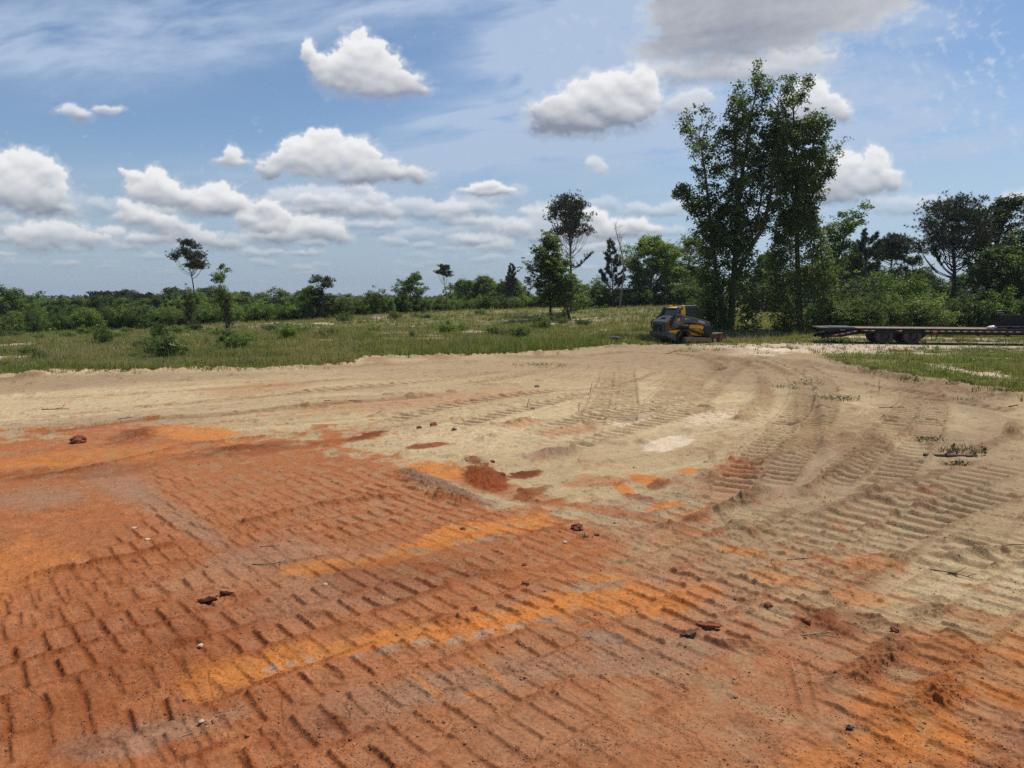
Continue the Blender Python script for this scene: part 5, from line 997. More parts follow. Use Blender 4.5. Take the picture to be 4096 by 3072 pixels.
        for zx, zy, rr in ((1028,480,.055),(1108,470,.038),(928,730,.05)):
            X, Z = fr.solve(zx, zy, -.94); ye = mir(-.965, -.94); add_cyl(bm, X, Z, rr, *ye, 14)
        bm_obj('pivot_pins', bm, MK, ao)
        # nose of the arm, coming down to the attachment plate
        nose = P([(1690,690),(1765,700),(1850,718),(1862,800),(1880,900),(1850,935),(1780,925),(1700,890),(1680,800)], -.86); bm = bm_new(); add_prism(bm, nose, *mir(-.93, -.80)); bm_obj('arm_nose', bm, MK, ao, .006)
        # rear link from the cab roof down to the arm
        lk = P([(1020,228),(1068,236),(1060,300),(1010,430),(985,470),(900,452),(950,370)], -.75); bm = bm_new(); add_prism(bm, lk, *mir(-.80, -.68)); bm_obj('rear_link', bm, MG, R, .01)
        tw = P([(850,560),(985,400),(965,470),(905,600),(880,700),(850,690)], -.86); bm = bm_new(); add_prism(bm, tw, *mir(-.86, -.74)); bm_obj('rear_tower', bm, MK, R, .006)
        bm = bm_new(); a = fr.solve(890, 480, -.8); b = fr.solve(858, 640, -.8); ym = mir(-.80, -.80)[0]; add_bar(bm, (a[0], ym, a[1]), (b[0], ym, b[1]), .03); add_bar(bm, (a[0]-.07, ym, a[1]), (b[0]-.05, ym, b[1]), .022); bm_obj('hydraulic_hose', bm, MK, R)
        bm = bm_new(); a = fr.solve(950, 745, -.78); b = fr.solve(1300, 742, -.78); add_bar(bm, (a[0], ym, a[1]), (b[0], ym, b[1]), .055, 12); b2 = fr.solve(1560, 770, -.78); add_bar(bm, (b[0], ym, b[1]), (b2[0], ym, b2[1]), .03, 10); bm_obj('lift_cylinder', bm, MK, R)
        # yellow covers
        cv = P([(1300,700),(1320,680),(1500,682),(1640,705),(1672,745),(1660,772),(1500,775),(1310,772),(1298,750)], -.80); bm = bm_new(); add_prism(bm, cv, *mir(-.86, -.60)); co = bm_obj('side_cover', bm, MY, R, .015)
        bm = bm_new()
        for zx in (1350, 1480): X, Z = fr.solve(zx, 722, -.86); add_cyl(bm, X, Z, .028, *mir(-.872, -.86), 12)
        bm_obj('cover_hole', bm, MK, co)
        fd = P([(740,862),(900,866),(990,820),(1060,795),(1150,795),(1095,850),(1040,930),(1010,1010),(985,1105),(960,1060),(930,900)], -.62) if False else P([(900,880),(985,812),(1150,800),(1240,798),(1140,850),(1080,920),(1030,1000),(1000,1100),(978,1102),(985,990),(940,930)], -.72)
        bm = bm_new(); add_prism(bm, fd, *mir(-.74, -.56)); bm_obj('fender', bm, MY, R, .008)
        cs = P([(1420,780),(1640,780),(1668,850),(1695,892),(1500,860),(1350,880),(1540,940),(1520,955),(1320,880),(1300,800)], -.60); bm = bm_new(); add_prism(bm, P([(1240,775),(1645,780),(1700,900),(1600,960),(1250,940)], -.60), *mir(-.62, -.5)); bm_obj('side_panel', bm, MY, R, .006)
    # --- body
    Xr = fr.solve(715, 900, -.90)[0]; Xh = fr.solve(694, 700, -.60)[0]
    zt = lambda zx, zy, Y: fr.solve(zx, zy, Y)[1]
    bm = bm_new(); add_box(bm, Xh+.12, 2.0, -.58, .58, .30, 1.02); bm_obj('chassis', bm, MK, R, .01)
    hz = zt(700, 592, -.6); hz2 = zt(880, 452, -.45); Xh2 = fr.solve(885, 452, -.55)[0]
    bm = bm_new(); prof = [(Xh, zt(700, 845, -.6)), (Xh, hz-.03), (Xh+.05, hz), (Xh2, hz2), (Xh2+.25, hz2), (Xh2+.25, .6), (Xh+.3, .6)]
    add_prism(bm, prof, -.60, .70); hood = bm_obj('engine_hood', bm, MG, R, .03)
    bm = bm_new()
    for k in range(5): t = .32+k*.07; X = Xh+.05+(Xh2-Xh-.05)*t; Z = hz+(hz2-hz)*t; add_box(bm, X, X+.03, -.25, .3, Z+.002, Z+.018)
    bm_obj('hood_vent', bm, MK, hood)
    bm = bm_new(); sd = P([(752,600),(840,535),(885,500),(880,700),(905,790),(960,800),(930,850),(760,848)], -.64); add_prism(bm, sd, -.66, -.60); bm_obj('engine_side', bm, mat('mud_stained_yellow', (.30, .15, .02), .7, dirt=(.07, .045, .02), dirt_amt=.7, dirt_scale=5), R, .004)
    bm = bm_new(); add_prism(bm, P([(690,590),(752,600),(752,848),(700,850)], -.62), -.665, -.595); bm_obj('rear_corner_post', bm, MG, R, .012)
    g0, g1 = zt(700, 848, -.6), zt(700, 650, -.6); bm = bm_new(); add_box(bm, Xh-.03, Xh+.02, -.50, .62, g0+.02, g1-.02); grille = bm_obj('grille', bm, MK, R)
    bm = bm_new(); y0, y1 = -.56, .68; zz0, zz1 = g0, hz-.03; fo = [(y0, zz0), (y1, zz0), (y1, zz1-.02), (y0, zz1-.02)]; fi = [(y0+.09, zz0+.02), (y1-.09, zz0+.02), (y1-.09, zz1-.28), (y1-.24, zz1-.16), (y0+.24, zz1-.16), (y0+.09, zz1-.28)]
    for a, b in (((y0, y0+.09), (zz0, zz1)), ((y1-.09, y1), (zz0, zz1)), ((y0, y1), (zz1-.14, zz1-.09))): add_box(bm, Xh-.07, Xh-.005, a[0], a[1], b[0], b[1])
    add_bar(bm, (Xh-.04, y0+.09, zz1-.30), (Xh-.04, y0+.24, zz1-.14), .035); add_bar(bm, (Xh-.04, y1-.09, zz1-.30), (Xh-.04, y1-.24, zz1-.14), .035); bm_obj('grille_frame', bm, MG, grille, .008)
    bm = bm_new()
    for k in range(12): yy = -.45+k*.088; add_box(bm, Xh-.045, Xh-.03, yy, yy+.02, g0+.03, g1-.06)
    for k in range(5): zc = g0+.06+k*.075; add_box(bm, Xh-.05, Xh-.045, -.45, .58, zc, zc+.012)
    bm_obj('grille_bars', bm, MK, grille)
    bm = bm_new(); ec = g0+.11; M2 = [(math.cos(a*.3142)*.075, math.sin(a*.3142)*.085) for a in range(20)]
    for i in range(20): a, b = M2[i], M2[(i+1) % 20]; add_bar(bm, (Xh-.06, .06+a[0], ec+a[1]), (Xh-.06, .06+b[0], ec+b[1]), .008, 5)
    for a, b in (((-.045, .0), (.02, .02)), ((.02, .02), (.05, -.02)), ((-.045, .0), (-.06, -.035)), ((-.01, .01), (-.015, -.04)), ((.02, .02), (.03, .055)), ((.03, .055), (-.005, .06)), ((.03, .05), (.055, .045))): add_bar(bm, (Xh-.062, .06-a[0], ec+a[1]), (Xh-.062, .06-b[0], ec+b[1]), .008, 5)
    bm_obj('emblem', bm, MSTEEL, grille)
    for yy in (-.43, .52): bm = bm_new(); add_box(bm, Xh-.035, Xh-.01, yy-.07, yy+.07, hz-.13, hz-.07); bm_obj('tail_light', bm, mat('dark_red_lens', (.16, .02, .02), .3), hood)
    # counterweight bumper and belly
    b0, b1 = zt(722, 968, -.9), zt(722, 858, -.9); bm = bm_new(); add_box(bm, Xr, Xr+.22, -.90, .92, b0, b1); bump = bm_obj('rear_bumper', bm, mat('scuffed_dark_steel', (.07, .062, .055), .6, noise=.4, nscale=6, dirt=(.16, .12, .09), dirt_amt=.4), R, .012)
    bm = bm_new()
    for yy, dz in ((.72, .09), (.28, .1), (.1, .03), (-.3, .1), (.55, .02), (-.02, .09)): add_box(bm, Xr-.003, Xr+.02, yy-.05, yy+.05, b0+dz-.02, b0+dz+.04)
    bm_obj('bumper_slots', bm, MK, bump)
    wd = P([(724,862),(800,872),(930,890),(990,985),(992,1100),(960,1085),(735,972)], -.90); bm = bm_new(); add_prism(bm, wd, -.90, -.84); add_prism(bm, wd, .86, .92); bm_obj('corner_plates', bm, mat('worn_blue_grey', (.085, .095, .105), .6, noise=.3, dirt=(.2, .15, .1), dirt_amt=.4), R, .006)
    Xb = fr.solve(985, 1105, -.84)[0]; bm = bm_new(); v = [bm.verts.new(p) for p in ((Xr+.04, -.84, b0), (Xr+.04, .86, b0), (Xb, .78, .14), (Xb, -.78, .14), (Xb, -.78, .20), (Xb, .78, .20), (Xr+.04, .86, b0+.05), (Xr+.04, -.84, b0+.05))]
    for q in ((0, 1, 2, 3), (3, 2, 5, 4), (4, 5, 6, 7), (7, 6, 1, 0), (0, 3, 4, 7), (1, 6, 5, 2)): bm.faces.new([v[i] for i in q])
    bm_obj('belly_guard', bm, mat('clay_covered_steel', (.26, .12, .05), .9, noise=.4, nscale=5, dirt=(.07, .045, .03), dirt_amt=.5), R)
    bm = bm_new(); add_prism(bm, P([(760,850),(1000,800),(940,905),(760,880)], -.70), -.80, .82); bm_obj('engine_deck', bm, MY, R, .01)
    # --- cab
    zr = zt(1350, 205, -.55); zf = zt(1210, 212, -.55); XA = fr.solve(1208, 300, -.58)[0]; XB = fr.solve(1540, 400, -.58)[0]; XC = fr.solve(1005, 245, -.55)[0]; Xd = fr.solve(905, 452, -.55)[0]; zlow = 1.15
    bm = bm_new(); fp = .045
    X1 = fr.solve(1480, 205, -.58)[0]
    for yy in (-.60, .62):
        add_bar(bm, (XA+.02, yy, zlow), (XA+.02, yy, zr), .045); add_bar(bm, (XB, yy, zlow-.1), (XB-.04, yy, zr-.18), .04); add_bar(bm, (XB-.04, yy, zr-.18), (X1, yy, zr-.03), .04); add_bar(bm, (X1, yy, zr-.05), (XA, yy, zr-.05), .045)
        add_bar(bm, (Xd-.02, yy, zt(905, 452, -.55)), (XC, yy, zr-.16), .04); add_bar(bm, (XC, yy, zr-.16), (XA, yy, zr-.10), .045); add_bar(bm, (XA, yy, 1.22), (XB, yy, 1.12), .035)
    add_bar(bm, (XC, -.6, zr-.16), (XC, .62, zr-.16), .045); add_bar(bm, (Xd-.02, -.6, 1.62), (Xd-.02, .62, 1.62), .03); add_bar(bm, (XB-.04, -.6, zr-.18), (XB-.04, .62, zr-.18), .04)
    cab = bm_obj('cab_frame', bm, MK, R, .0)
    bm = bm_new(); add_prism(bm, [(XA-.02, zr-.03), (XA+.03, zr+.03), (X1, zr+.035), (X1+.05, zr-.02), (X1, zr-.06), (XA, zr-.07)], -.62, .64); ro = bm_obj('cab_roof', bm, MG, cab, .01)
    bm = bm_new(); add_prism(bm, [(XC-.02, zr-.14), (XC+.05, zr-.09), (XA, zr-.04), (XA, zr-.09)], -.50, .52); bm_obj('roof_hatch', bm, MY, cab, .01)
    bm = bm_new(); add_prism(bm, P([(1100,198),(1198,196),(1212,455),(1100,430),(1090,330),(1140,290),(1070,290)], -.66), -.70, -.60); add_prism(bm, P([(1100,198),(1198,196),(1212,455),(1100,430)], -.66), .60, .68); bm_obj('cab_pillar', bm, MY, R, .01)
    bm = bm_new(); X, Z = fr.solve(1110, 255, -.72); add_cyl(bm, X, Z, .07, -.80, -.70, 14); add_bar(bm, (X-.2, -.76, Z+.03), (X+.1, -.76, Z), .035); add_box(bm, X-.2, X-.1, -.82, -.74, Z+.0, Z+.07, 1); bm_obj('roof_pivot', bm, [MG, MWHT], R, .004)
    bm = bm_new()
    for k in range(17): z_ = 1.2+k*(zr-.1-1.2)/17; add_box(bm, XA+.05, XB-.04-.02*k/17, -.605, -.597, z_, z_+.008)
    for k in range(12): x_ = XA+.05+k*(XB-XA-.1)/12; add_box(bm, x_, x_+.007, -.607, -.599, 1.2, zr-.12)
    bm_obj('side_screen', bm, MK, cab)
    bm = bm_new(); add_box(bm, XA+.04, XB-.05, -.59, -.583, 1.2, zr-.1); bm_obj('side_window', bm, MGL, cab)
    bm = bm_new(); add_box(bm, XA+.04, XB-.05, .59, .597, 1.2, zr-.1); bm_obj('side_window', bm, MGL, cab)
    bm = bm_new(); a0 = (Xd, 1.64); a1 = (XC+.01, zr-.2); add_prism(bm, [a0, a1, (a1[0]+.006, a1[1]), (a0[0]+.006, a0[1])], -.55, .57); bm_obj('rear_window', bm, MGL, cab)
    bm = bm_new(); add_box(bm, XA-.25, XA+.15, -.28, .25, 1.15, 1.62); add_box(bm, XA-.28, XA-.15, -.26, .23, 1.5, 1.95); bm_obj('seat', bm, MK, R, .03)
    bm = bm_new(); X, Z = fr.solve(1275, 450, -.62); add_prism(bm, [(X-.12, Z-.03), (X-.09, Z+.06), (X+.02, Z+.085), (X+.13, Z+.03), (X+.14, Z-.03)], -.70, -.60); bm_obj('fuel_cap_cover', bm, MK, R, .01)
    bm = bm_new(); X = X1+.02; add_bar(bm, (X-.02, -.55, zr+.0), (X+.14, -.62, zr+.03), .03); add_bar(bm, (X-.02, -.5, zr+.0), (X+.1, -.5, zr+.09), .014); bm_obj('work_light', bm, MK, cab)
    # hoses on the far rear corner
    bm = bm_new()
    for k, dy in enumerate((0, .06)):
        pts = [(Xh+.05, .70+dy, hz+.1), (Xh-.06, .76+dy, hz-.05), (Xh-.08, .78+dy, hz-.25), (Xh, .78+dy, hz-.45), (Xh+.1, .75+dy, hz-.6)]
        for a, b in zip(pts, pts[1:]): add_bar(bm, a, b, .025)
    bm_obj('rear_hoses', bm, MK, R)
    # --- writing on the arm
    ta = math.atan2(-(620-556), (1700-1530))*.9; x, z = fr.solve(1530, 622, -.945); lettering('maker_name', 'DEERE', .165, MWHT, R, x, -.943, z+.03, -.26, .15, bold=.004)
    x, z = fr.solve(1186, 535, -.945); lettering('model_number', '335', .10, MWHT, R, x, -.943, z, -.22, .2, bold=.003); x, z = fr.solve(1262, 525, -.945); lettering('model_number', '\\', .11, MWHT, R, x, -.943, z-.03, -.2, 0, bold=.003); x, z = fr.solve(1296, 548, -.945); lettering('model_number', 'P', .08, MWHT, R, x, -.943, z, -.22, .2, bold=.002)
    x, z = fr.solve(958, 612, -.945); lettering('contractor_name', 'CORTIERO AL', .062, MORD, R, x-.01, -.943, z, -.0, 0, bold=.003); x, z = fr.solve(975, 648, -.945); lettering('contractor_line', 'CONSTRUCTION', .035, MWHT, R, x, -.943, z, 0)
    bm = bm_new(); lg = P([(995,580),(1030,520),(1055,503),(1068,520),(1072,578),(1052,578),(1050,535),(1035,560),(1045,580)], -.945); add_prism(bm, lg, -.944, -.9405); bm_obj('contractor_logo', bm, MYD, R)
    # --- blade attachment on the front
    XE = fr.solve(1860, 960, -.8)[0]; xb, zb_ = fr.solve(2110, 905, -.62); xb0, _ = fr.solve(2046, 1150, -.62)
    bm = bm_new(); prof = [(xb-.06, .02), (xb-.10, .10), (xb-.10, .32), (xb-.02, .58), (xb+.06, .60), (xb-.02, .34), (xb-.02, .08), (xb+.0, .0)]; add_prism(bm, prof, -.74, -.30); bl = bm_obj('dozer_blade', bm, MRUST, R, .006)
    bm = bm_new(); add_prism(bm, P([(2098,905),(2130,905),(2142,1148),(2045,1150),(2062,1040)], -.72), -.75, -.72); bm_obj('end_plate', bm, MRUST, bl, .004)
    bm = bm_new(); add_bar(bm, (XE-.1, -.55, .50), (xb-.02, -.62, .56), .045); add_bar(bm, (XE-.1, -.30, .50), (xb-.02, -.36, .56), .045); add_box(bm, XE-.1, xb-.04, -.7, -.32, .03, .09); bm_obj('push_frame', bm, MUD, bl)
    bm = bm_new(); add_box(bm, XE-.16, XE-.06, -.7, .7, .16, .66); bm_obj('quick_coupler', bm, MK, R, .01)
build_loader()

MTK = mat('trailer_black', (.007, .007, .008), .5, dirt=(.03, .024, .018), dirt_amt=.2, spec=.3); MWOOD = mat('deck_planks', (.30, .225, .15), .9, noise=.35, nscale=4, dirt=(.17, .13, .09), dirt_amt=.4, dirt_scale=2); MTIRE = mat('tyre_rubber', (.062, .050, .042), .9, noise=.2, dirt=(.13, .095, .065), dirt_amt=.6, dirt_scale=4)
MRED = mat('reflector_red', (.42, .02, .02), .4); MRW = mat('reflector_white', (.60, .57, .50), .4); MRIM = mat('dusty_black_rim', (.02, .017, .015), .6, dirt=(.07, .04, .03), dirt_amt=.5)
def build_trailer():
    th = math.radians(-13); gx, gy = gnd(3200+836/2.469, 1150+558/2.469); fr = Frame(gx, gy, th, 3200, 1150, 2.469); P = fr.poly; S1 = fr.solve
    R = thing('flatbed_trailer', 'long black flatbed trailer with wooden deck and red and white reflective tape, ramps folded', 'trailer', (gx, gy, -.01), th)
    XL = S1(188, 392, 0)[0]; XD = S1(560, 405, 0)[0]; XR = S1(2212, 405, 0)[0]+3.5; zd = S1(1300, 404, 0)[1]; W = 2.5
    rb = S1(1300, 455, 0)[1]
    # deck
    bm = bm_new(); m = 14
    for k in range(m): add_box(bm, XD+.02+.03*math.sin(k*2.3), XR, .10+k*(W-.2)/m, .10+(k+1)*(W-.2)/m-.012, zd-.045, zd+.002*math.sin(k*5))
    bm_obj('wooden_deck', bm, MWOOD, R)
    bm = bm_new(); add_box(bm, XD-.1, XR, -.02, .09, zd-.07, zd-.015); add_box(bm, XD-.1, XR, W-.09, W+.02, zd-.07, zd+.03); add_box(bm, XD-.1, XR, .0, .06, rb, zd-.07); add_box(bm, XD-.1, XR, W-.06, W, rb, zd-.07)
    for k in range(26): x = XD+.1+k*(XR-XD)/26; add_box(bm, x, x+.06, .06, W-.06, zd-.17, zd-.06)
    x1 = S1(1300, 450, 0)[0]; add_box(bm, x1, XR, .10, .22, S1(1500, 462, 0)[1], rb+.01); add_box(bm, XD, XR, .75, .90, rb-.08, zd-.17); add_box(bm, XD, XR, W-.90, W-.75, rb-.08, zd-.17)
    bm_obj('frame', bm, MTK, R, .004)
    bm = bm_new()
    for pts in ([(1740,458),(1775,458),(1775,478),(1745,470)], [(2020,458),(2066,458),(2066,485),(2030,472)]): add_prism(bm, P(pts, .02), .02, .2)
    add_prism(bm, P([(1296,455),(1304,455),(1304,490),(1296,490)], .02), .02, .08); add_prism(bm, P([(1346,455),(1354,455),(1354,492),(1346,492)], .02), .02, .08); bm_obj('under_brackets', bm, MTK, R)
    bm = bm_new(); a = S1(1360, 474, .3); b = S1(2212, 474, .3); add_bar(bm, (a[0], .3, a[1]), (b[0]+3, .3, a[1]), .012); bm_obj('brake_line', bm, MTK, R)
    # reflective tape
    bm = bm_new()
    ztp = S1(1300, 429, 0)[1]
    def tape(x0, x1, y0, y1, n, first=0):
        for k in range(n):
            t0, t1 = k/n, (k+1)/n; a = S1(x0+(x1-x0)*t0, y0+(y1-y0)*t0, -.003); b = S1(x0+(x1-x0)*t1, y0+(y1-y0)*t1, -.003); h = .024
            if abs(y0-y1) < 6: a = (a[0], ztp); b = (b[0], ztp)
            add_prism(bm, [(a[0], a[1]-h), (b[0], b[1]-h), (b[0], b[1]+h), (a[0], a[1]+h)], -.006, -.003 if False else -.001, (k+first) % 2)
    tape(1240, 2212, 428, 432, 26, 1); tape(604, 738, 422, 423, 4); tape(948, 1010, 423, 423, 2)
    xr_ = S1(2212, 432, 0); 
    for k in range(9): add_box(bm, xr_[0]+k*.2, xr_[0]+(k+1)*.2, -.006, -.001, ztp-.024, ztp+.024, k % 2)
    tape(316, 495, 473, 441, 6); tape(503, 560, 437, 427, 2)
    bm_obj('reflective_tape', bm, [MRED, MRW], R)
    bm = bm_new(); a = S1(1312, 440, -.01); add_box(bm, a[0], a[0]+.22, -.02, .0, a[1]-.05, a[1]+.01); bm_obj('amber_marker_light', bm, mat('amber_lens', (.45, .12, .02), .3), R)
    # beaver tail, sloping down to the rear
    bt = P([(600,402),(560,405),(400,445),(235,470),(215,480),(210,500),(222,505),(262,488),(275,505),(290,488),(420,487),(500,470),(600,452),(690,455),(700,402)], 0); bm = bm_new()
    for y in (0, W-.06): add_prism(bm, bt, y, y+.05)
    xl, zl = S1(235, 478, 0); xt, zt = S1(560, 412, 0)
    for k in range(9): t = k/8; x = xl+(xt-xl)*t; z = zl+(zt-zl)*t; add_box(bm, x, x+.07, .05, W-.05, z-.10, z)
    bm_obj('beaver_tail', bm, MTK, R)
    # folded ramps lying level with the deck
    rp = P([(190,385),(215,383),(228,395),(560,390),(600,404),(560,420),(470,436),(300,460),(235,465),(215,440),(205,415),(192,405)], 0)
    mr = mat('ramp_grey', (.10, .10, .098), .55, noise=.3, dirt=(.2, .16, .12), dirt_amt=.4)
    x0 = S1(190, 388, .05)[0]; x1 = S1(560, 392, .05)[0]; xb = S1(300, 385, .05)[0]
    for y0 in (.03, 1.30):
        bm = bm_new(); add_box(bm, x0+.07, x1, y0, y0+1.16, zd-.02, zd+.02, 1); add_box(bm, xb, x1-.1, y0+.1, y0+1.0, zd+.02, zd+.05, 1)
        for k in range(7): x = x0+.1+k*(x1-x0-.15)/7; add_box(bm, x, x+.05, y0, y0+1.16, zd-.09, zd-.02)
        add_prism(bm, [(x0+.1, zd-.02), (x1, zd-.02), (x1, zd-.07), (x0+.5, zd-.26), (x0+.14, zd-.20)], y0, y0+.05); add_prism(bm, [(x0+.1, zd-.02), (x1, zd-.02), (x1, zd-.07), (x0+.5, zd-.26), (x0+.14, zd-.20)], y0+1.11, y0+1.16); bm_obj('ramp', bm, [MTK, mr], R)
        bm = bm_new(); add_box(bm, x0, x0+.09, y0+.05, y0+1.1, zd-.06, zd+.03); bm_obj('ramp_hinge', bm, mr, R, .006)
    bm = bm_new(); x, z = S1(400, 416, -.003); add_box(bm, x, x+.22, -.006, -.001, z-.02, z-.0); bm_obj('maker_plate', bm, MRW, R)
    # axles, dual wheels
    cyl = lambda bm, cx, cz, r, y0, y1, n=32, mi=0: add_cyl(bm, cx, cz, r, y0, y1, n, mi)
    for zc, zb in ((836, 556), (1115, 568)):
        cx = S1(zc, 500, 0)[0]; r = .465
        bm = bm_new(); add_bar(bm, (cx, .1, r), (cx, W-.1, r), .07, 12); bm_obj('axle', bm, MTK, R)
        for y0 in (.02, .34, W-.60, W-.28):
            bm = bm_new(); n = 40; pr = [(r*.60, 0), (r*.86, -.005), (r*.965, .02), (r, .055), (r, .205), (r*.965, .24), (r*.86, .26), (r*.60, .255)]
            vs_ = [[bm.verts.new((cx+q*math.cos(2*math.pi*i/n), y0+yy, r+q*math.sin(2*math.pi*i/n))) for i in range(n)] for q, yy in pr]
            for a, b in zip(vs_, vs_[1:]):
                for i in range(n): bm.faces.new((a[i], a[(i+1) % n], b[(i+1) % n], b[i]))
            for i in range(n): bm.faces.new((vs_[-1][i], vs_[-1][(i+1) % n], vs_[0][(i+1) % n], vs_[0][i]))
            wh = bm_obj('wheel', bm, MTIRE, R); 
            for p_ in wh.data.polygons: p_.use_smooth = True
            bm = bm_new(); cyl(bm, cx, r, r*.58, y0+.10, y0+.20); cyl(bm, cx, r, r*.22, y0+.02, y0+.12, 16)
            for i in range(n):
                a = 2*math.pi*i/n; b = 2*math.pi*(i+1)/n; f = lambda q, t, y: bm.verts.new((cx+q*math.cos(t), y, r+q*math.sin(t))); bm.faces.new((f(r*.61, a, y0+.01), f(r*.61, b, y0+.01), f(r*.55, b, y0+.1), f(r*.55, a, y0+.1)))
            for i in range(8): a = i*math.pi/4; cyl(bm, cx+r*.36*math.cos(a), r+r*.36*math.sin(a), .018, y0+.08, y0+.10, 6)
            bm_obj('rim', bm, MRIM, wh)
    bm = bm_new(); add_prism(bm, P([(690,455),(760,405),(940,405),(945,420),(990,420),(1000,405),(1240,405),(1300,455),(1245,510),(1200,480),(1180,432),(1100,415),(1040,425),(980,470),(975,520),(930,520),(920,470),(880,425),(800,420),(740,450),(745,520),(700,480)], 0), .62, .70); bm_obj('suspension', bm, MTK, R)
    bm = bm_new(); f1 = P([(742,455),(770,415),(930,415),(945,432),(938,436),(924,424),(775,424),(750,458)], 0); f2 = P([(1000,440),(1030,415),(1200,415),(1235,450),(1228,454),(1196,424),(1036,424),(1008,444)], 0)
    add_prism(bm, f1, 0, .6); add_prism(bm, f2, 0, .6); bm_obj('fender', bm, MTK, R)
    # --- load at the front of the deck
    F3 = Frame(gx, gy, th, 3900, 1200, 10.37); Q = F3.solve
    xa, _ = Q(965, 900, .45); za = zd; zt_ = Q(1300, 610, .45)[1]; z1 = Q(1300, 1060, .45)[1]
    B = thing('loader_bucket', 'black steel loader bucket riding on the trailer deck at the right edge', 'bucket', (gx+xa*fr.c-.45*fr.s, gy+xa*fr.s+.45*fr.c, za), th)
    h = zt_-za; l = 2.2; zz = max(.06, z1-za)
    bm = bm_new(); add_box(bm, 0, l, 0, .03, zz, h); add_box(bm, 0, .04, 0, .95, .06, h); add_box(bm, l-.04, l, 0, .95, .06, h); add_box(bm, 0, l, 0, .95, zz-.05, zz); add_box(bm, 0, l, .90, .95, .06, h*.8); bm_obj('shell', bm, MTK, B, .006)
    bm = bm_new(); add_box(bm, -.01, l, -.03, .05, h-.05, h+.01); add_box(bm, .05, l-.3, -.012, 0, h-.075, h-.06, 1); bm_obj('rim_bar', bm, [MTK, MSTEEL], B, .004)
    bm = bm_new()
    for k in range(7): t = k/6*math.pi*.5; 
    pts = [(-.10, .75, .35*h), (-.13, .75, .75*h), (-.05, .75, h*1.02), (.12, .75, h*1.22), (.40, .75, h*1.28), (.62, .75, h*1.22), (.70, .75, h*1.06)]
    for y in (.0, .25):
        for a, b in zip(pts, pts[1:]): add_bar(bm, (a[0], a[1]-y, a[2]), (b[0], b[1]-y, b[2]), .03)
    add_bar(bm, (.12, .75, h*1.1), (.62, .75, h*1.12), .02); bm_obj('grapple_hoop', bm, MTK, B)
    bm = bm_new(); add_box(bm, 0, l, -.02, .10, 0, .05); add_box(bm, 0, l, .75, .9, 0, .05); add_box(bm, .0, 1.45, -.03, .02, zz-.06, zz-.03, 1)
    for x in (.03, .7, 1.45): add_box(bm, x, x+.06, -.02, .85, .05, zz)
    bm_obj('skid_frame', bm, [MTK, MSTEEL], B)
    # white bag
    bx, bz = Q(700, 1070, .5); rg = np.random.default_rng(3); bm = bm_new(); bmesh.ops.create_icosphere(bm, subdivisions=4, radius=1)
    for v in bm.verts:
        n_ = .16*perlin(np.array([v.co.x*2.2]), np.array([v.co.y*2.2+v.co.z*3]), 5)[0]+.08*perlin(np.array([v.co.x*6]), np.array([v.co.z*6+v.co.y*4]), 6)[0]
        k = 1+n_; v.co = Vector((v.co.x*.27*k, v.co.y*.22*k, max(-.05, v.co.z*.12*k*(1+.35*v.co.x)+.0)))
    me = bpy.data.meshes.new('white_bag'); bm.to_mesh(me); bm.free(); me.materials.append(mat('bag_plastic', (.70, .70, .66), .5, noise=.1, bump=.02, bscale=14))
    for p_ in me.polygons: p_.use_smooth = True
    thing('white_bag', 'crumpled white plastic bag lying on the trailer deck against the bucket', 'bag', (gx+bx*fr.c-.5*fr.s, gy+bx*fr.s+.5*fr.c, zd+.052), th, me=me)
    F_ = thing('fork_rails', 'pair of dark rusty rails lying on the deck in front of the white bag', 'fork rails', (gx+(bx+.05)*fr.c-.15*fr.s, gy+(bx+.05)*fr.s+.15*fr.c, zd+.004), th)
    bm = bm_new(); add_box(bm, -.02, .55, 0, .07, 0, .05); bmesh.ops.rotate(bm, verts=bm.verts, cent=(0, 0, 0), matrix=Matrix.Rotation(-.12, 3, 'Z')); bm_obj('rail', bm, MRUST, F_, .004)
    bm = bm_new(); add_box(bm, .1, .75, .14, .22, 0, .06); bm_obj('rail', bm, MTK, F_, .004)
build_trailer()

def steel_wedge():
    """half-buried dark steel attachment left of the loader: upright dark face and a slanting side rail"""
    x, y = gnd(2448, 1372.5); k = y/F_PX/15.8; T = thing('steel_wedge', 'dark wedge-shaped steel attachment half buried in sand left of the track loader', 'scrap steel', (x, y, 0))
    p = lambda a, b: ((a-440)*k, (800-b)*k)
    bm = bm_new(); add_prism(bm, [p(385, 810), p(385, 440), p(780, 430), p(940, 560), p(1150, 760), p(1270, 870), p(900, 870)], 0, .9); bm_obj('body', bm, mat('dusty_dark_panel', (.05, .048, .055), .7, dirt=(.20, .16, .12), dirt_amt=.55, dirt_scale=1.6), T, .01)
    bm = bm_new(); add_prism(bm, [p(780, 435), p(940, 440), p(1400, 840), p(1290, 870)], -.05, .98); bm_obj('side_rail', bm, mat('sand_coated_rail', (.20, .17, .12), .85, noise=.3), T, .008)
    bm = bm_new(); add_prism(bm, [p(375, 455), p(375, 425), p(790, 420), p(790, 445)], -.04, .94); bm_obj('top_lip', bm, MK, T)
steel_wedge()
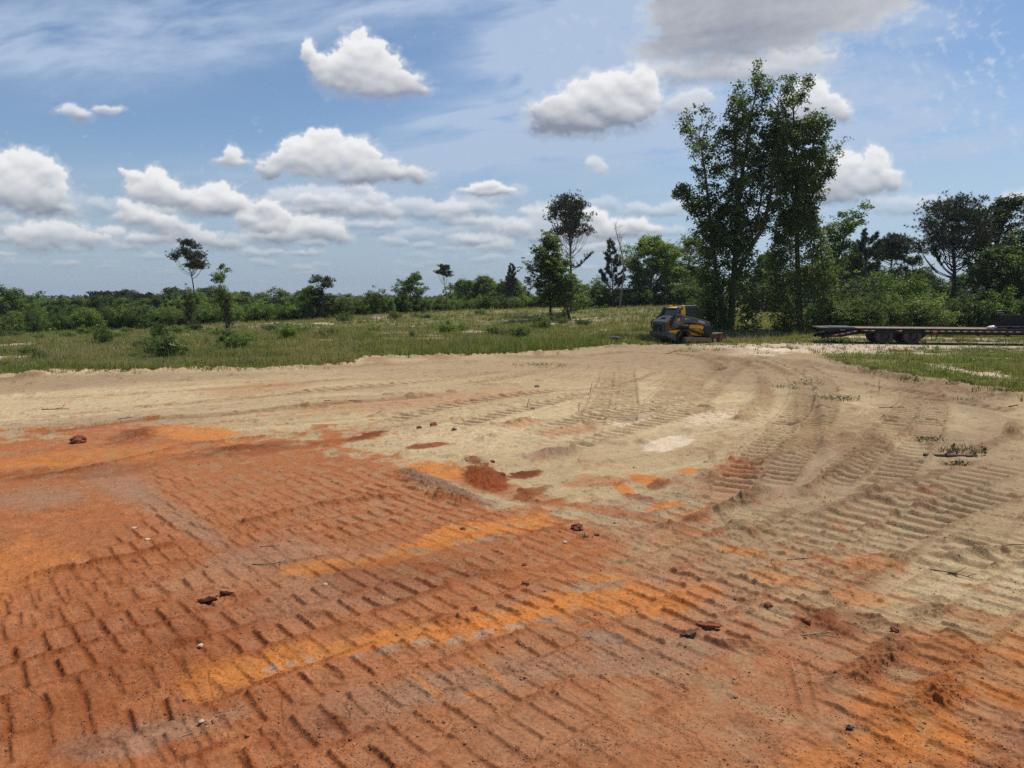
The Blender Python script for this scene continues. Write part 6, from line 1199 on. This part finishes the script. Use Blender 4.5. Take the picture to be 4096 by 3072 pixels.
def utility_pole():
    p = at(3769, 1150, 150); z0 = land_z(p.x, 150); T = thing('utility_pole', 'pale far utility pole with insulators, between the shrubs right of the dome-crowned pine', 'utility pole', (p.x, 150, z0)); H = at(3769, 1114, 150).z-z0
    bm = bm_new(); add_bar(bm, (0, 0, 0), (0, 0, H), .16, 8); bm_obj('pole', bm, M_GBARK, T)
    bm = bm_new(); add_bar(bm, (-.2, 0, H-1.2), (1.0, 0, H-1.2), .08, 6); add_bar(bm, (-.2, 0, H-2.0), (1.0, 0, H-2.0), .08, 6); add_cyl(bm, .5, H-1.6, .25, -.2, .2, 8); bm_obj('insulator_arm', bm, MWHT, T)
utility_pole()
# ------------------------------------------------------------------ clods, sticks and sprigs lying on the bare soil
_rg = np.random.default_rng(12)
DG = None
def surf(dx, dy):                  # a point of the pad's surface (relief included) seen at a pixel
    x, y = dpt(dx, dy); g = bpy.data.objects['ground']
    ok, loc, n, i = g.ray_cast(Vector((x, y, 5)), Vector((0, 0, -1))); return x, y, (loc.z if ok else 0)
def clod_mesh(seed, r, flat=.7, rough=.35):
    bm = bm_new(); bmesh.ops.create_icosphere(bm, subdivisions=3, radius=1)
    for v in bm.verts:
        c = v.co; n1 = perlin(np.array([c.x*1.6+seed]), np.array([c.y*1.6+c.z*2.1]), seed)[0]; n2 = perlin(np.array([c.x*5+c.z*3]), np.array([c.y*5+seed]), seed+3)[0]
        v.co = c*(1+rough*n1+rough*.4*n2); v.co.z *= flat
    me = bpy.data.meshes.new('clod'); bmesh.ops.scale(bm, vec=(r, r, r), verts=bm.verts); bm.to_mesh(me); bm.free(); return me
M_CR = mat('clay_clod', (.20, .060, .026), .95, noise=.35, nscale=30, bump=.01, bscale=60); M_CG = mat('grey_clod', (.20, .165, .125), .95, noise=.3, nscale=30, bump=.01, bscale=60); M_CT = mat('pale_stone', (.50, .38, .26), .8, noise=.2, nscale=40)
M_CS = mat('clay_slab_crust', (.30, .115, .05), .95, noise=.3, nscale=25, bump=.008, bscale=50)
M_ST = mat('dry_stick', (.10, .075, .055), .9, noise=.3, nscale=30); M_STRAW = mat('straw', (.36, .28, .17), .9)
CL = [(1247,1145,.070,M_CR,'largest rounded red clod, alone where the red clay meets the tan soil'),(1290,1158,.028,M_CR,'small red clod right of the largest rounded one'),(937,921,.085,M_CR,'dark red clod standing alone on the cream-coloured soil'),(905,926,.05,M_CR,'small clod left of the dark red one on cream soil'),(981,931,.05,M_CG,'grey clod right of the dark red one on cream soil'),
 (1085,1028,.05,M_CR,'dark red clod on the right slope of the red heap'),(1064,1000,.04,M_CR,'small red clod behind the red heap'),(1135,1262,.035,M_CR,'rounded red clod on the clay right of centre'),(1133,1222,.025,M_CR,'small red clod above the orange clay band'),(1660,1308,.035,M_CR,'red clod near the broken clay by the tyre marks'),
 (1932,1365,.035,M_CR,'clod at the top of the crumbly ridge at lower right'),(1740,1348,.04,M_CR,'dark clod at the corner of the broken ground'),(170,955,.13,M_CR,'big broken red clod in the bank at the left'),(1410,886,.05,M_CG,'clod on the cream soil in mid distance'),(1020,864,.06,M_CG,'grey lump on the soil left of the track prints'),(1150,886,.05,M_CG,'small lump on cream soil near the middle'),
 (1000,1146,.03,M_CR,'small clod in the upper orange band'),(436,1560,.016,M_CT,'pale stone on red clay at the lower left'),(433,1560,.02,M_CT,''),(702,1266,.022,M_CT,'pale pebble right of the broken clay slab'),(434,1402,.022,M_CT,'yellowish pebble low on the red clay at left'),(318,1169,.03,M_CT,'pale pink stone on red clay at left'),(290,1145,.028,M_CT,'white flat stone above the pale pink one'),
 (1220,1175,.022,M_CT,'white pebble by the upper orange band'),(1985,910,.06,M_CG,'clod on the right of the curved track prints'),(1160,836,.07,M_CG,'lump beside the thin stake in the middle distance'),(1985,912,.03,M_CG,'')]
for k, (dx, dy, r, m, lab) in enumerate(CL):
    if not lab: continue
    x, y, z = surf(dx, dy); me = clod_mesh(k+1, r, .6 if m is not M_CT else .5); me.materials.append(m)
    thing('stone' if m is M_CT else 'clod', lab, 'stone' if m is M_CT else 'soil clod', (x, y, z+r*.28), k*1.7, 'stones and clods on the bare soil', me=me)
def slab(name, label, dx, dy, pts, thick, tilt, rz, m, lift=.01):
    x, y, z = surf(dx, dy); bm = bm_new(); n = len(pts)
    t = [bm.verts.new((a, b, thick*(1+.25*math.sin(i*2.1)))) for i, (a, b) in enumerate(pts)]; b_ = [bm.verts.new((a*.93, b*.9, 0)) for a, b in pts]
    bm.faces.new(t); bm.faces.new(b_[::-1])
    for i in range(n): bm.faces.new((b_[i], b_[(i+1) % n], t[(i+1) % n], t[i]))
    bmesh.ops.subdivide_edges(bm, edges=list(bm.edges), cuts=3, use_grid_fill=True)
    for v in bm.verts: v.co += Vector((_rg.normal()*.003, _rg.normal()*.003, _rg.normal()*.004))
    me = bpy.data.meshes.new(name); bmesh.ops.recalc_face_normals(bm, faces=bm.faces); bm.to_mesh(me); bm.free(); me.materials.append(m)
    o = thing(name, label, 'clay slab', (x, y, z+lift), rz, me=me); o.rotation_euler = (tilt[0], tilt[1], rz); return o
slab('clay_slab', 'tilted slab of red clay with a dark underside, left part of a broken pair', 436, 1304, [(-.03,.0),(.03,-.05),(.12,-.03),(.15,.05),(.09,.10),(.0,.07)], .028, (-.10, -.20), .15, M_CS, .004)
slab('clay_slab', 'flatter right part of the broken pair of red clay slabs', 484, 1287, [(-.05,.0),(.0,-.04),(.12,-.02),(.15,.04),(.08,.08),(-.03,.07)], .022, (-.08, .10), .1, M_CS, .004)
slab('clay_slab', 'dark curled flake of dry clay beside the broken crust, right of centre', 1486, 1378, [(-.07,.0),(.0,-.02),(.06,-.01),(.08,.02),(.0,.03)], .006, (.1, -.25), .0, mat('dark_crust', (.15, .075, .045), .9, noise=.3, nscale=20), .02)
slab('clay_slab', 'red crust plate lifted over the broken soil, right of the dark curled flake', 1530, 1360, [(-.10,.0),(-.03,-.03),(.08,-.02),(.11,.02),(.01,.04),(-.07,.03)], .014, (.08, .05), -.1, M_CR, .01)
slab('clay_slab', 'dark flat chip on orange clay in the lower right corner', 1835, 1583, [(-.03,.0),(.0,-.015),(.035,.0),(.0,.02)], .012, (0, 0), .3, mat('dark_chip', (.05, .05, .055), .7), .004)
def stick(dx, dy, L, ang, r, label, m=M_ST, forks=2, up=.05, upright=False, name='stick', grp='sticks and roots on the bare soil'):
    x, y, z = surf(dx, dy); rg = np.random.default_rng(int(dx*7+dy)); d = (math.cos(ang), math.sin(ang), .02) if not upright else (.1*math.cos(ang), .1*math.sin(ang), 1)
    P = bend(rg, (0, 0, r), d, L, 7, .0, .10); P[:, 2] = np.maximum(P[:, 2]*(1 if upright else .5)+0, r*.6); paths = [(P, np.linspace(r, r*.45, 8), 6)]
    for k in range(forks): Q_ = bend(rg, lerp_path(P, rg.uniform(.3, .9)), (d[0]+rg.normal()*.6, d[1]+rg.normal()*.6, .25+up), L*rg.uniform(.15, .4), 3, .05, .2); paths.append((Q_, [r*.5, r*.4, r*.35, r*.2], 4))
    v, f = tubes(paths); me = np_mesh(name, v, f, [m], smooth=True); thing(name, label, name, (x, y, z), 0, grp, me=me)
for a in [(1995,984,.85,-.12,.035,'thick dark stick lying on pale sand at right, the stoutest of all',M_ST,1),(545,1225,.34,.0,.006,'thin dark root above the broken clay slab',M_ST,3),(1700,1208,.35,-.1,.005,'long thin twig on tan soil in the right middle',M_ST,2),(1690,1360,.45,-.25,.006,'loose bundle of straw-coloured roots by the broken crust',M_STRAW,6),(1730,1372,.35,.1,.005,'pale root hooked beside the straw-coloured bundle',M_STRAW,4),
 (2150,1185,.8,.25,.006,'long arching twig near the right edge',M_ST,4),(2020,1500,.20,-.3,.005,'curled pale root on orange clay at lower right',M_STRAW,2),(870,1340,.16,.6,.004,'pale straw in the orange band at lower centre',M_STRAW,3),(385,1590,.1,.8,.003,'small pale straw at the lower left',M_STRAW,1),
 (90,885,.6,.1,.012,'thin twig on tan soil at the left',M_ST,3),(255,905,.4,.8,.012,'twigs sticking out of the soil bank at left',M_ST,4),(700,868,1.0,.15,.012,'long twig on tan soil left of centre',M_ST,2),(2180,880,.3,.4,.02,'stub of a stick by the right-hand berm',M_ST,1),(1900,880,.6,-.1,.015,'twig on the sand right of the curved prints',M_ST,2),(1430,765,1.0,-.1,.02,'short pole lying on the soil near the bend of the tracks',M_ST,0),
 (1520,1000,.5,.3,.01,'thin twig on the prints right of the pale spots',M_ST,1),(560,1185,.2,.4,.004,'hair-thin rootlet on the grey clay',M_ST,2),(2010,1230,.35,-.6,.007,'twig at the foot of the small ridge',M_ST,2)]:
    stick(*a)
for dx, dy, h, lab in [(1275,851,.30,'thin upright stem on the left of three in the soil before the loader'),(1138,880,.25,'thin upright twig on the cream soil'),(1250,892,.2,'dark upright stub beside the ladder-like prints'),(1899,845,.35,'thin stem standing at the right soil edge')]:
    stick(dx, dy, h, .5, .010, lab, M_ST, 1, upright=True, name='upright_twig', grp='stems standing in the soil')
p = at(2158, 1285, 62); sx = p.x
v, f = tubes([(np.array([(0, 0, 0), (0, .02, 1.1)]), np.array([.035, .03]), 6)]); thing('survey_stake', 'thin white survey stake in the field left of the layered trees', 'stake', (sx, 62, land_z(sx, 62)), 0, me=np_mesh('survey_stake', v, f, [MWHT]))
def tuft(dx, dy, r, h, n, cols, label, leafy=0):
    x, y, z = surf(dx, dy); rg = np.random.default_rng(int(dx+dy*3)); a = rg.uniform(0, 6.28, n); rr = r*rg.uniform(0, 1, n)**.6; cc = np.array(cols)[rg.integers(0, len(cols), n)]*rg.uniform(.7, 1.3, (n, 1))
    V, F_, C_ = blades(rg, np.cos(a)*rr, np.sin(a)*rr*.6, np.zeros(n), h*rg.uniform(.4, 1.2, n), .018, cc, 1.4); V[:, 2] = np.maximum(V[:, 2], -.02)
    if leafy:
        v2, f2, c2 = leaf_quads(rg, np.stack([np.cos(a)*rr, np.sin(a)*rr*.6, h*rg.uniform(.1, .9, n)], -1)[:leafy], np.full(leafy, .06), cc[:leafy]); F_ = [F_, f2+len(V)]; V = np.concatenate([V, v2]); C_ = np.concatenate([C_, c2])
    thing('grass_tuft', label, 'grass tuft', (x, y, z), 0, 'tufts on the bare soil', me=np_mesh('grass_tuft', V, F_, [M_GRASS], C_))
GY_ = [(.12,.13,.06),(.20,.19,.12),(.09,.11,.045)]
for a in [(1808,862,.6,.12,90,GY_,'wilted green tuft between the two sets of curved prints',90),(2012,950,.28,.09,70,GY_,'small wilted tuft on sand above the thick stick',60),(2080,978,.42,.12,110,[(.13,.12,.07),(.09,.08,.045)],'dark dry tuft right of the thick stick',40),(2065,1003,.22,.1,70,[(.10,.08,.05)],'dark scrap of roots below the dry tuft',20),(1750,830,.5,.22,90,GY_,'sparse green blades at the inner bend of the tracks',20),(1165,790,1.1,.12,160,GY_,'flat green tuft on the soil left of the track bend',60),
 (1560,796,.5,.15,60,GY_,'small green sprig on tracked soil before the loader',20),(1690,838,.6,.18,70,GY_,'row of green blades between the curving ruts',20),(2100,865,.5,.1,60,GY_,'thin sprigs at the right end of the soil',10),(1262,1163,.08,.05,30,[(.10,.10,.06)],'tiny dry sprig by the largest rounded clod',0),(1655,765,.6,.15,70,GY_,'sprig on the pale sand left of the trailer',30),(1480,760,.8,.15,90,GY_,'sprigs in the soil in front of the loader',30)]:
    tuft(*a)
def crumbs():
    """loose crumbs of soil, thousands of them"""
    rg = np.random.default_rng(8); N = 42000; inv = rg.uniform(1/14., 1/3.6, N); Y = 1/inv; u = rg.uniform(-.78, .78, N); x = u*Y; y = Y
    n = fbm(x/.5, y/.5, 4, 210, .6)+.6*fbm(x/.12, y/.12, 2, 211); k = n > .05+.18*rg.normal(size=N); x, y = x[k], y[k]
    px, py = project(x, y, 0*x); px = px/S; py = py/S; rd = poly_dist(px, py, REDPOLY) > 0
    n = len(x)
    r = rg.uniform(.002, .006, n)**1.0*(1+.06*y)*np.where(rg.uniform(0, 1, n) < .04, rg.uniform(1.5, 2.6, n), 1)
    z = ground_z(x, y)-.25*r
    oc = np.array([(1,0,0),(0,1,0),(-1,0,0),(0,-1,0),(0,0,1),(0,0,-1)], float); fc = np.array([(0,1,4),(1,2,4),(2,3,4),(3,0,4),(1,0,5),(2,1,5),(3,2,5),(0,3,5)])
    V = oc[None]*r[:, None, None]*rg.uniform(.6, 1.2, (n, 6, 1)); V[..., 2] *= .75; V += np.stack([x, y, z+r*.35], -1)[:, None]
    col = ground_col(x, y)*rg.uniform(.55, 1.05, (n, 1))
    pale = rg.uniform(0, 1, n) < .03; col[pale] = (.5, .4, .28)
    F_ = (fc[None]+np.arange(n)[:, None, None]*6).reshape(-1, 3)
    m, nt, b = new_mat('soil_crumbs'); vc = nt.nodes.new('ShaderNodeVertexColor'); vc.layer_name = 'Col'; nt.links.new(vc.outputs[0], b.inputs['Base Color']); b.inputs['Roughness'].default_value = .95
    obj('soil_crumbs', np_mesh('soil_crumbs', V.reshape(-1, 3), F_, [m], np.repeat(col, 6, 0)), kind='stuff', label='loose crumbs of soil scattered over the clay and sand', category='soil crumbs')
crumbs()
# ------------------------------------------------------------------ grass, weeds and far woods (nobody could count these)
def grow_grass():
    rg = np.random.default_rng(5); N = 155000
    inv = rg.uniform(1/125., 1/17., N); Y = 1/inv; u = rg.uniform(-1.1, 1.1, N); x = u*Y; y = Y
    e = edge_Y(u); past = y-e-.5*fbm(x/1.4, y/1.4, 3, 7)
    keep = past + .9*fbm(x/.9, y/.9, 3, 193) > rg.uniform(-.5, 1.1, N)
    fb = fbm(x/9, y/4, 4, 170); fb2 = fbm(x/1.3, y/.9, 4, 171, .6); bare = sstep(.24, .38, fb+.35*fb2)*sstep(2, 6, past)
    bare = np.maximum(bare, bare_mask(x, y)); keep &= rg.uniform(0, 1, N) > bare*.93; rgt = sstep(.36, .44, u)*(1-sstep(44, 50, y)); keep &= rg.uniform(0, 1, N) > rgt*(.45+.9*fbm(x/1.6, y/1.2, 3, 197))
    lx, ly = bpy.data.objects['track_loader'].location[:2]; c31, s31 = math.cos(math.radians(20)), math.sin(math.radians(20)); qx = (x-lx)*c31+(y-ly)*s31; qy = -(x-lx)*s31+(y-ly)*c31
    keep &= ~((qx > -1.1) & (qx < 3.2) & (qy > -2.6) & (qy < 1.3)) | (rg.uniform(0, 1, N) < .0)
    tx, ty = bpy.data.objects['flatbed_trailer'].location[:2]; keep &= ~((x > tx-3.5) & (y > ty-1.2) & (y < ty+2.0))
    x, y, u, past = x[keep], y[keep], u[keep], past[keep]; n = len(x); z = land(x, y)
    dry = fbm(x/6, y/3, 4, 190)+.5*fbm(x/1.2, y/1.0, 3, 191); tall = fbm(x/4, y/2.5, 3, 192)
    lush = sstep(.16, .22, u)*0 + np.exp(-((u-.02)/.16)**2)*np.exp(-((past-3)/4)**2)
    right = sstep(.40, .47, u)*(1-sstep(44, 50, y)); lush = np.maximum(lush, right*.35)
    hh = (.15+.34*np.clip(tall+.15, 0, 1.2)*rg.uniform(.5, 1.3, n)+.26*lush*(1-right))*(1-.35*right)*np.where(y > 50, 1.1, 1)
    near_m = np.exp(-((x-at(1472*S, 1300, 41).x)/2.8)**2-((y-41.5)/2.2)**2); hh *= 1-.8*near_m
    k = 7; X = np.repeat(x, k)+rg.normal(size=n*k)*.10; Yy = np.repeat(y, k)+rg.normal(size=n*k)*.10; Z = np.repeat(z, k); H = np.repeat(hh, k)*rg.uniform(.5, 1.35, n*k)
    g = np.array([(.185,.230,.056),(.235,.255,.074),(.145,.190,.046)])[rg.integers(0, 3, n)]; t = np.array([(.42,.36,.19),(.34,.28,.14),(.46,.39,.23)])[rg.integers(0, 3, n)]; ol = np.array((.22,.225,.075))
    dm = np.clip(sstep(-.22, .32, dry)*(1-lush), 0, 1)
    isdry = (rg.uniform(0, 1, n) < .16+.66*dm)[:, None]; c = np.where(isdry, t, g*(1-.4*dm[:, None])+ol*.4*dm[:, None]); c = c*(1-.25*lush[:, None]) + np.array((.095,.165,.038))*.25*lush[:, None]
    Cc = np.repeat(c, k, 0)*rg.uniform(.75, 1.25, (n*k, 1)); stalk = (rg.uniform(0, 1, n*k) < .06*np.repeat(.4+dm, k)); H = np.where(stalk, H*1.9, H); Cc = np.where(stalk[:, None], np.array((.30,.26,.16)), Cc)
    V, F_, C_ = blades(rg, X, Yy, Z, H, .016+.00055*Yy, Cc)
    obj('grass', np_mesh('grass', V, F_, [M_GRASS], C_), kind='stuff', label='rough green and straw-coloured grass covering the field and the verges', category='grass')
    # broad-leaved weeds among the grass
    m = rg.integers(0, n, 9000); cen = np.stack([x[m]+rg.normal(size=9000)*.2, y[m], z[m]+hh[m]*rg.uniform(.2, .9, 9000)], -1)
    clus = fbm(cen[:, 0]/2.5, cen[:, 1]/2, 3, 195) > .05; cen = cen[clus]
    V, F_, C_ = clump_leaves(rg, cen, 16, .22, .075, GREEN+LIGHT[:1]+DARK[:1], .6)
    obj('weeds', np_mesh('weeds', V, F_, [M_LEAF], C_), kind='stuff', label='patches of low broad-leaved weeds in the grass', category='weeds')
    # sparse sprigs on the pale sand by the trailer and along the soil edge
    N = 2600; uu = rg.uniform(-.75, .8, N); yy = edge_Y(uu)-np.abs(rg.normal(size=N))*.5+.2; sx = uu*yy
    s2 = rg.uniform(.25, .75, 1400); y2 = rg.uniform(36, 46, 1400); sx = np.concatenate([sx, s2*y2]); yy = np.concatenate([yy, y2]); cl = fbm(sx/1.2, yy/1.2, 3, 196) > .08; sx, yy = sx[cl], yy[cl]; n = len(sx)
    X = np.repeat(sx, 6)+rg.normal(size=n*6)*.07; Yy = np.repeat(yy, 6)+rg.normal(size=n*6)*.07
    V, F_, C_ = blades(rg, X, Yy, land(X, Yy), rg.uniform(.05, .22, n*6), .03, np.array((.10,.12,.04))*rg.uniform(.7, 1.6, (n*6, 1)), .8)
    obj('grass_sprigs', np_mesh('grass_sprigs', V, F_, [M_GRASS], C_), kind='stuff', label='sparse sprigs of grass on the sand and along the soil edge', category='grass')
def far_woods():
    """crowns of the woods on the far rises: leaf masses with an uneven roof line"""
    rg = np.random.default_rng(9); out = []
    for Y, n, top in ((420, 5200, 649), (900, 3800, 647)):
        u = rg.uniform(-.85, .85, n); x = u*Y; t = 0.5+.5*fbm(x/(Y*.03), 0*x, 4, 33+Y); dxp = CX/S + u*F_PX/S
        tp = top - 7*t - 4*sstep(1400, 2000, dxp)
        zt = CH - (tp-HOR/S)/(F_PX/S)*Y; z = zt - rg.uniform(0, 1, n)**1.6*Y*.035
        out.append((x, Y+rg.uniform(-14, 14, n), z, Y))
    for (x, y, z, Y), nm in zip(out, ('far_woods', 'distant_ridge_woods')):
        V, F_, C_ = clump_leaves(rg, np.stack([x, y, z], -1), 9, Y*.0062, Y*.0045, GREEN+DARK, .8)
        obj(nm, np_mesh(nm, V, F_, [M_LEAF], C_), kind='stuff', label='unbroken far woods on the low rise beyond the treeline' if Y < 500 else 'blue-green woods on the most distant ridge', category='woods')
grow_grass(); far_woods()
# ------------------------------------------------------------------ the air
def haze():
    bm = bm_new(); bmesh.ops.create_cube(bm, size=1); bmesh.ops.scale(bm, vec=(9400, 9400, 62), verts=bm.verts); bmesh.ops.translate(bm, vec=(0, 0, 31-18), verts=bm.verts)
    m = bpy.data.materials.new('haze'); m.use_nodes = True; nt = m.node_tree; nt.nodes.clear(); o = nt.nodes.new('ShaderNodeOutputMaterial'); v = nt.nodes.new('ShaderNodeVolumePrincipled')
    v.inputs['Color'].default_value = (.74, .83, .95, 1); v.inputs['Density'].default_value = .00018; v.inputs['Anisotropy'].default_value = .2
    nt.links.new(v.outputs[0], o.inputs['Volume']); me = bpy.data.meshes.new('haze'); bm.to_mesh(me); bm.free(); me.materials.append(m)
    obj('haze', me, kind='stuff', label='thin summer haze in the air', category='haze')
haze()
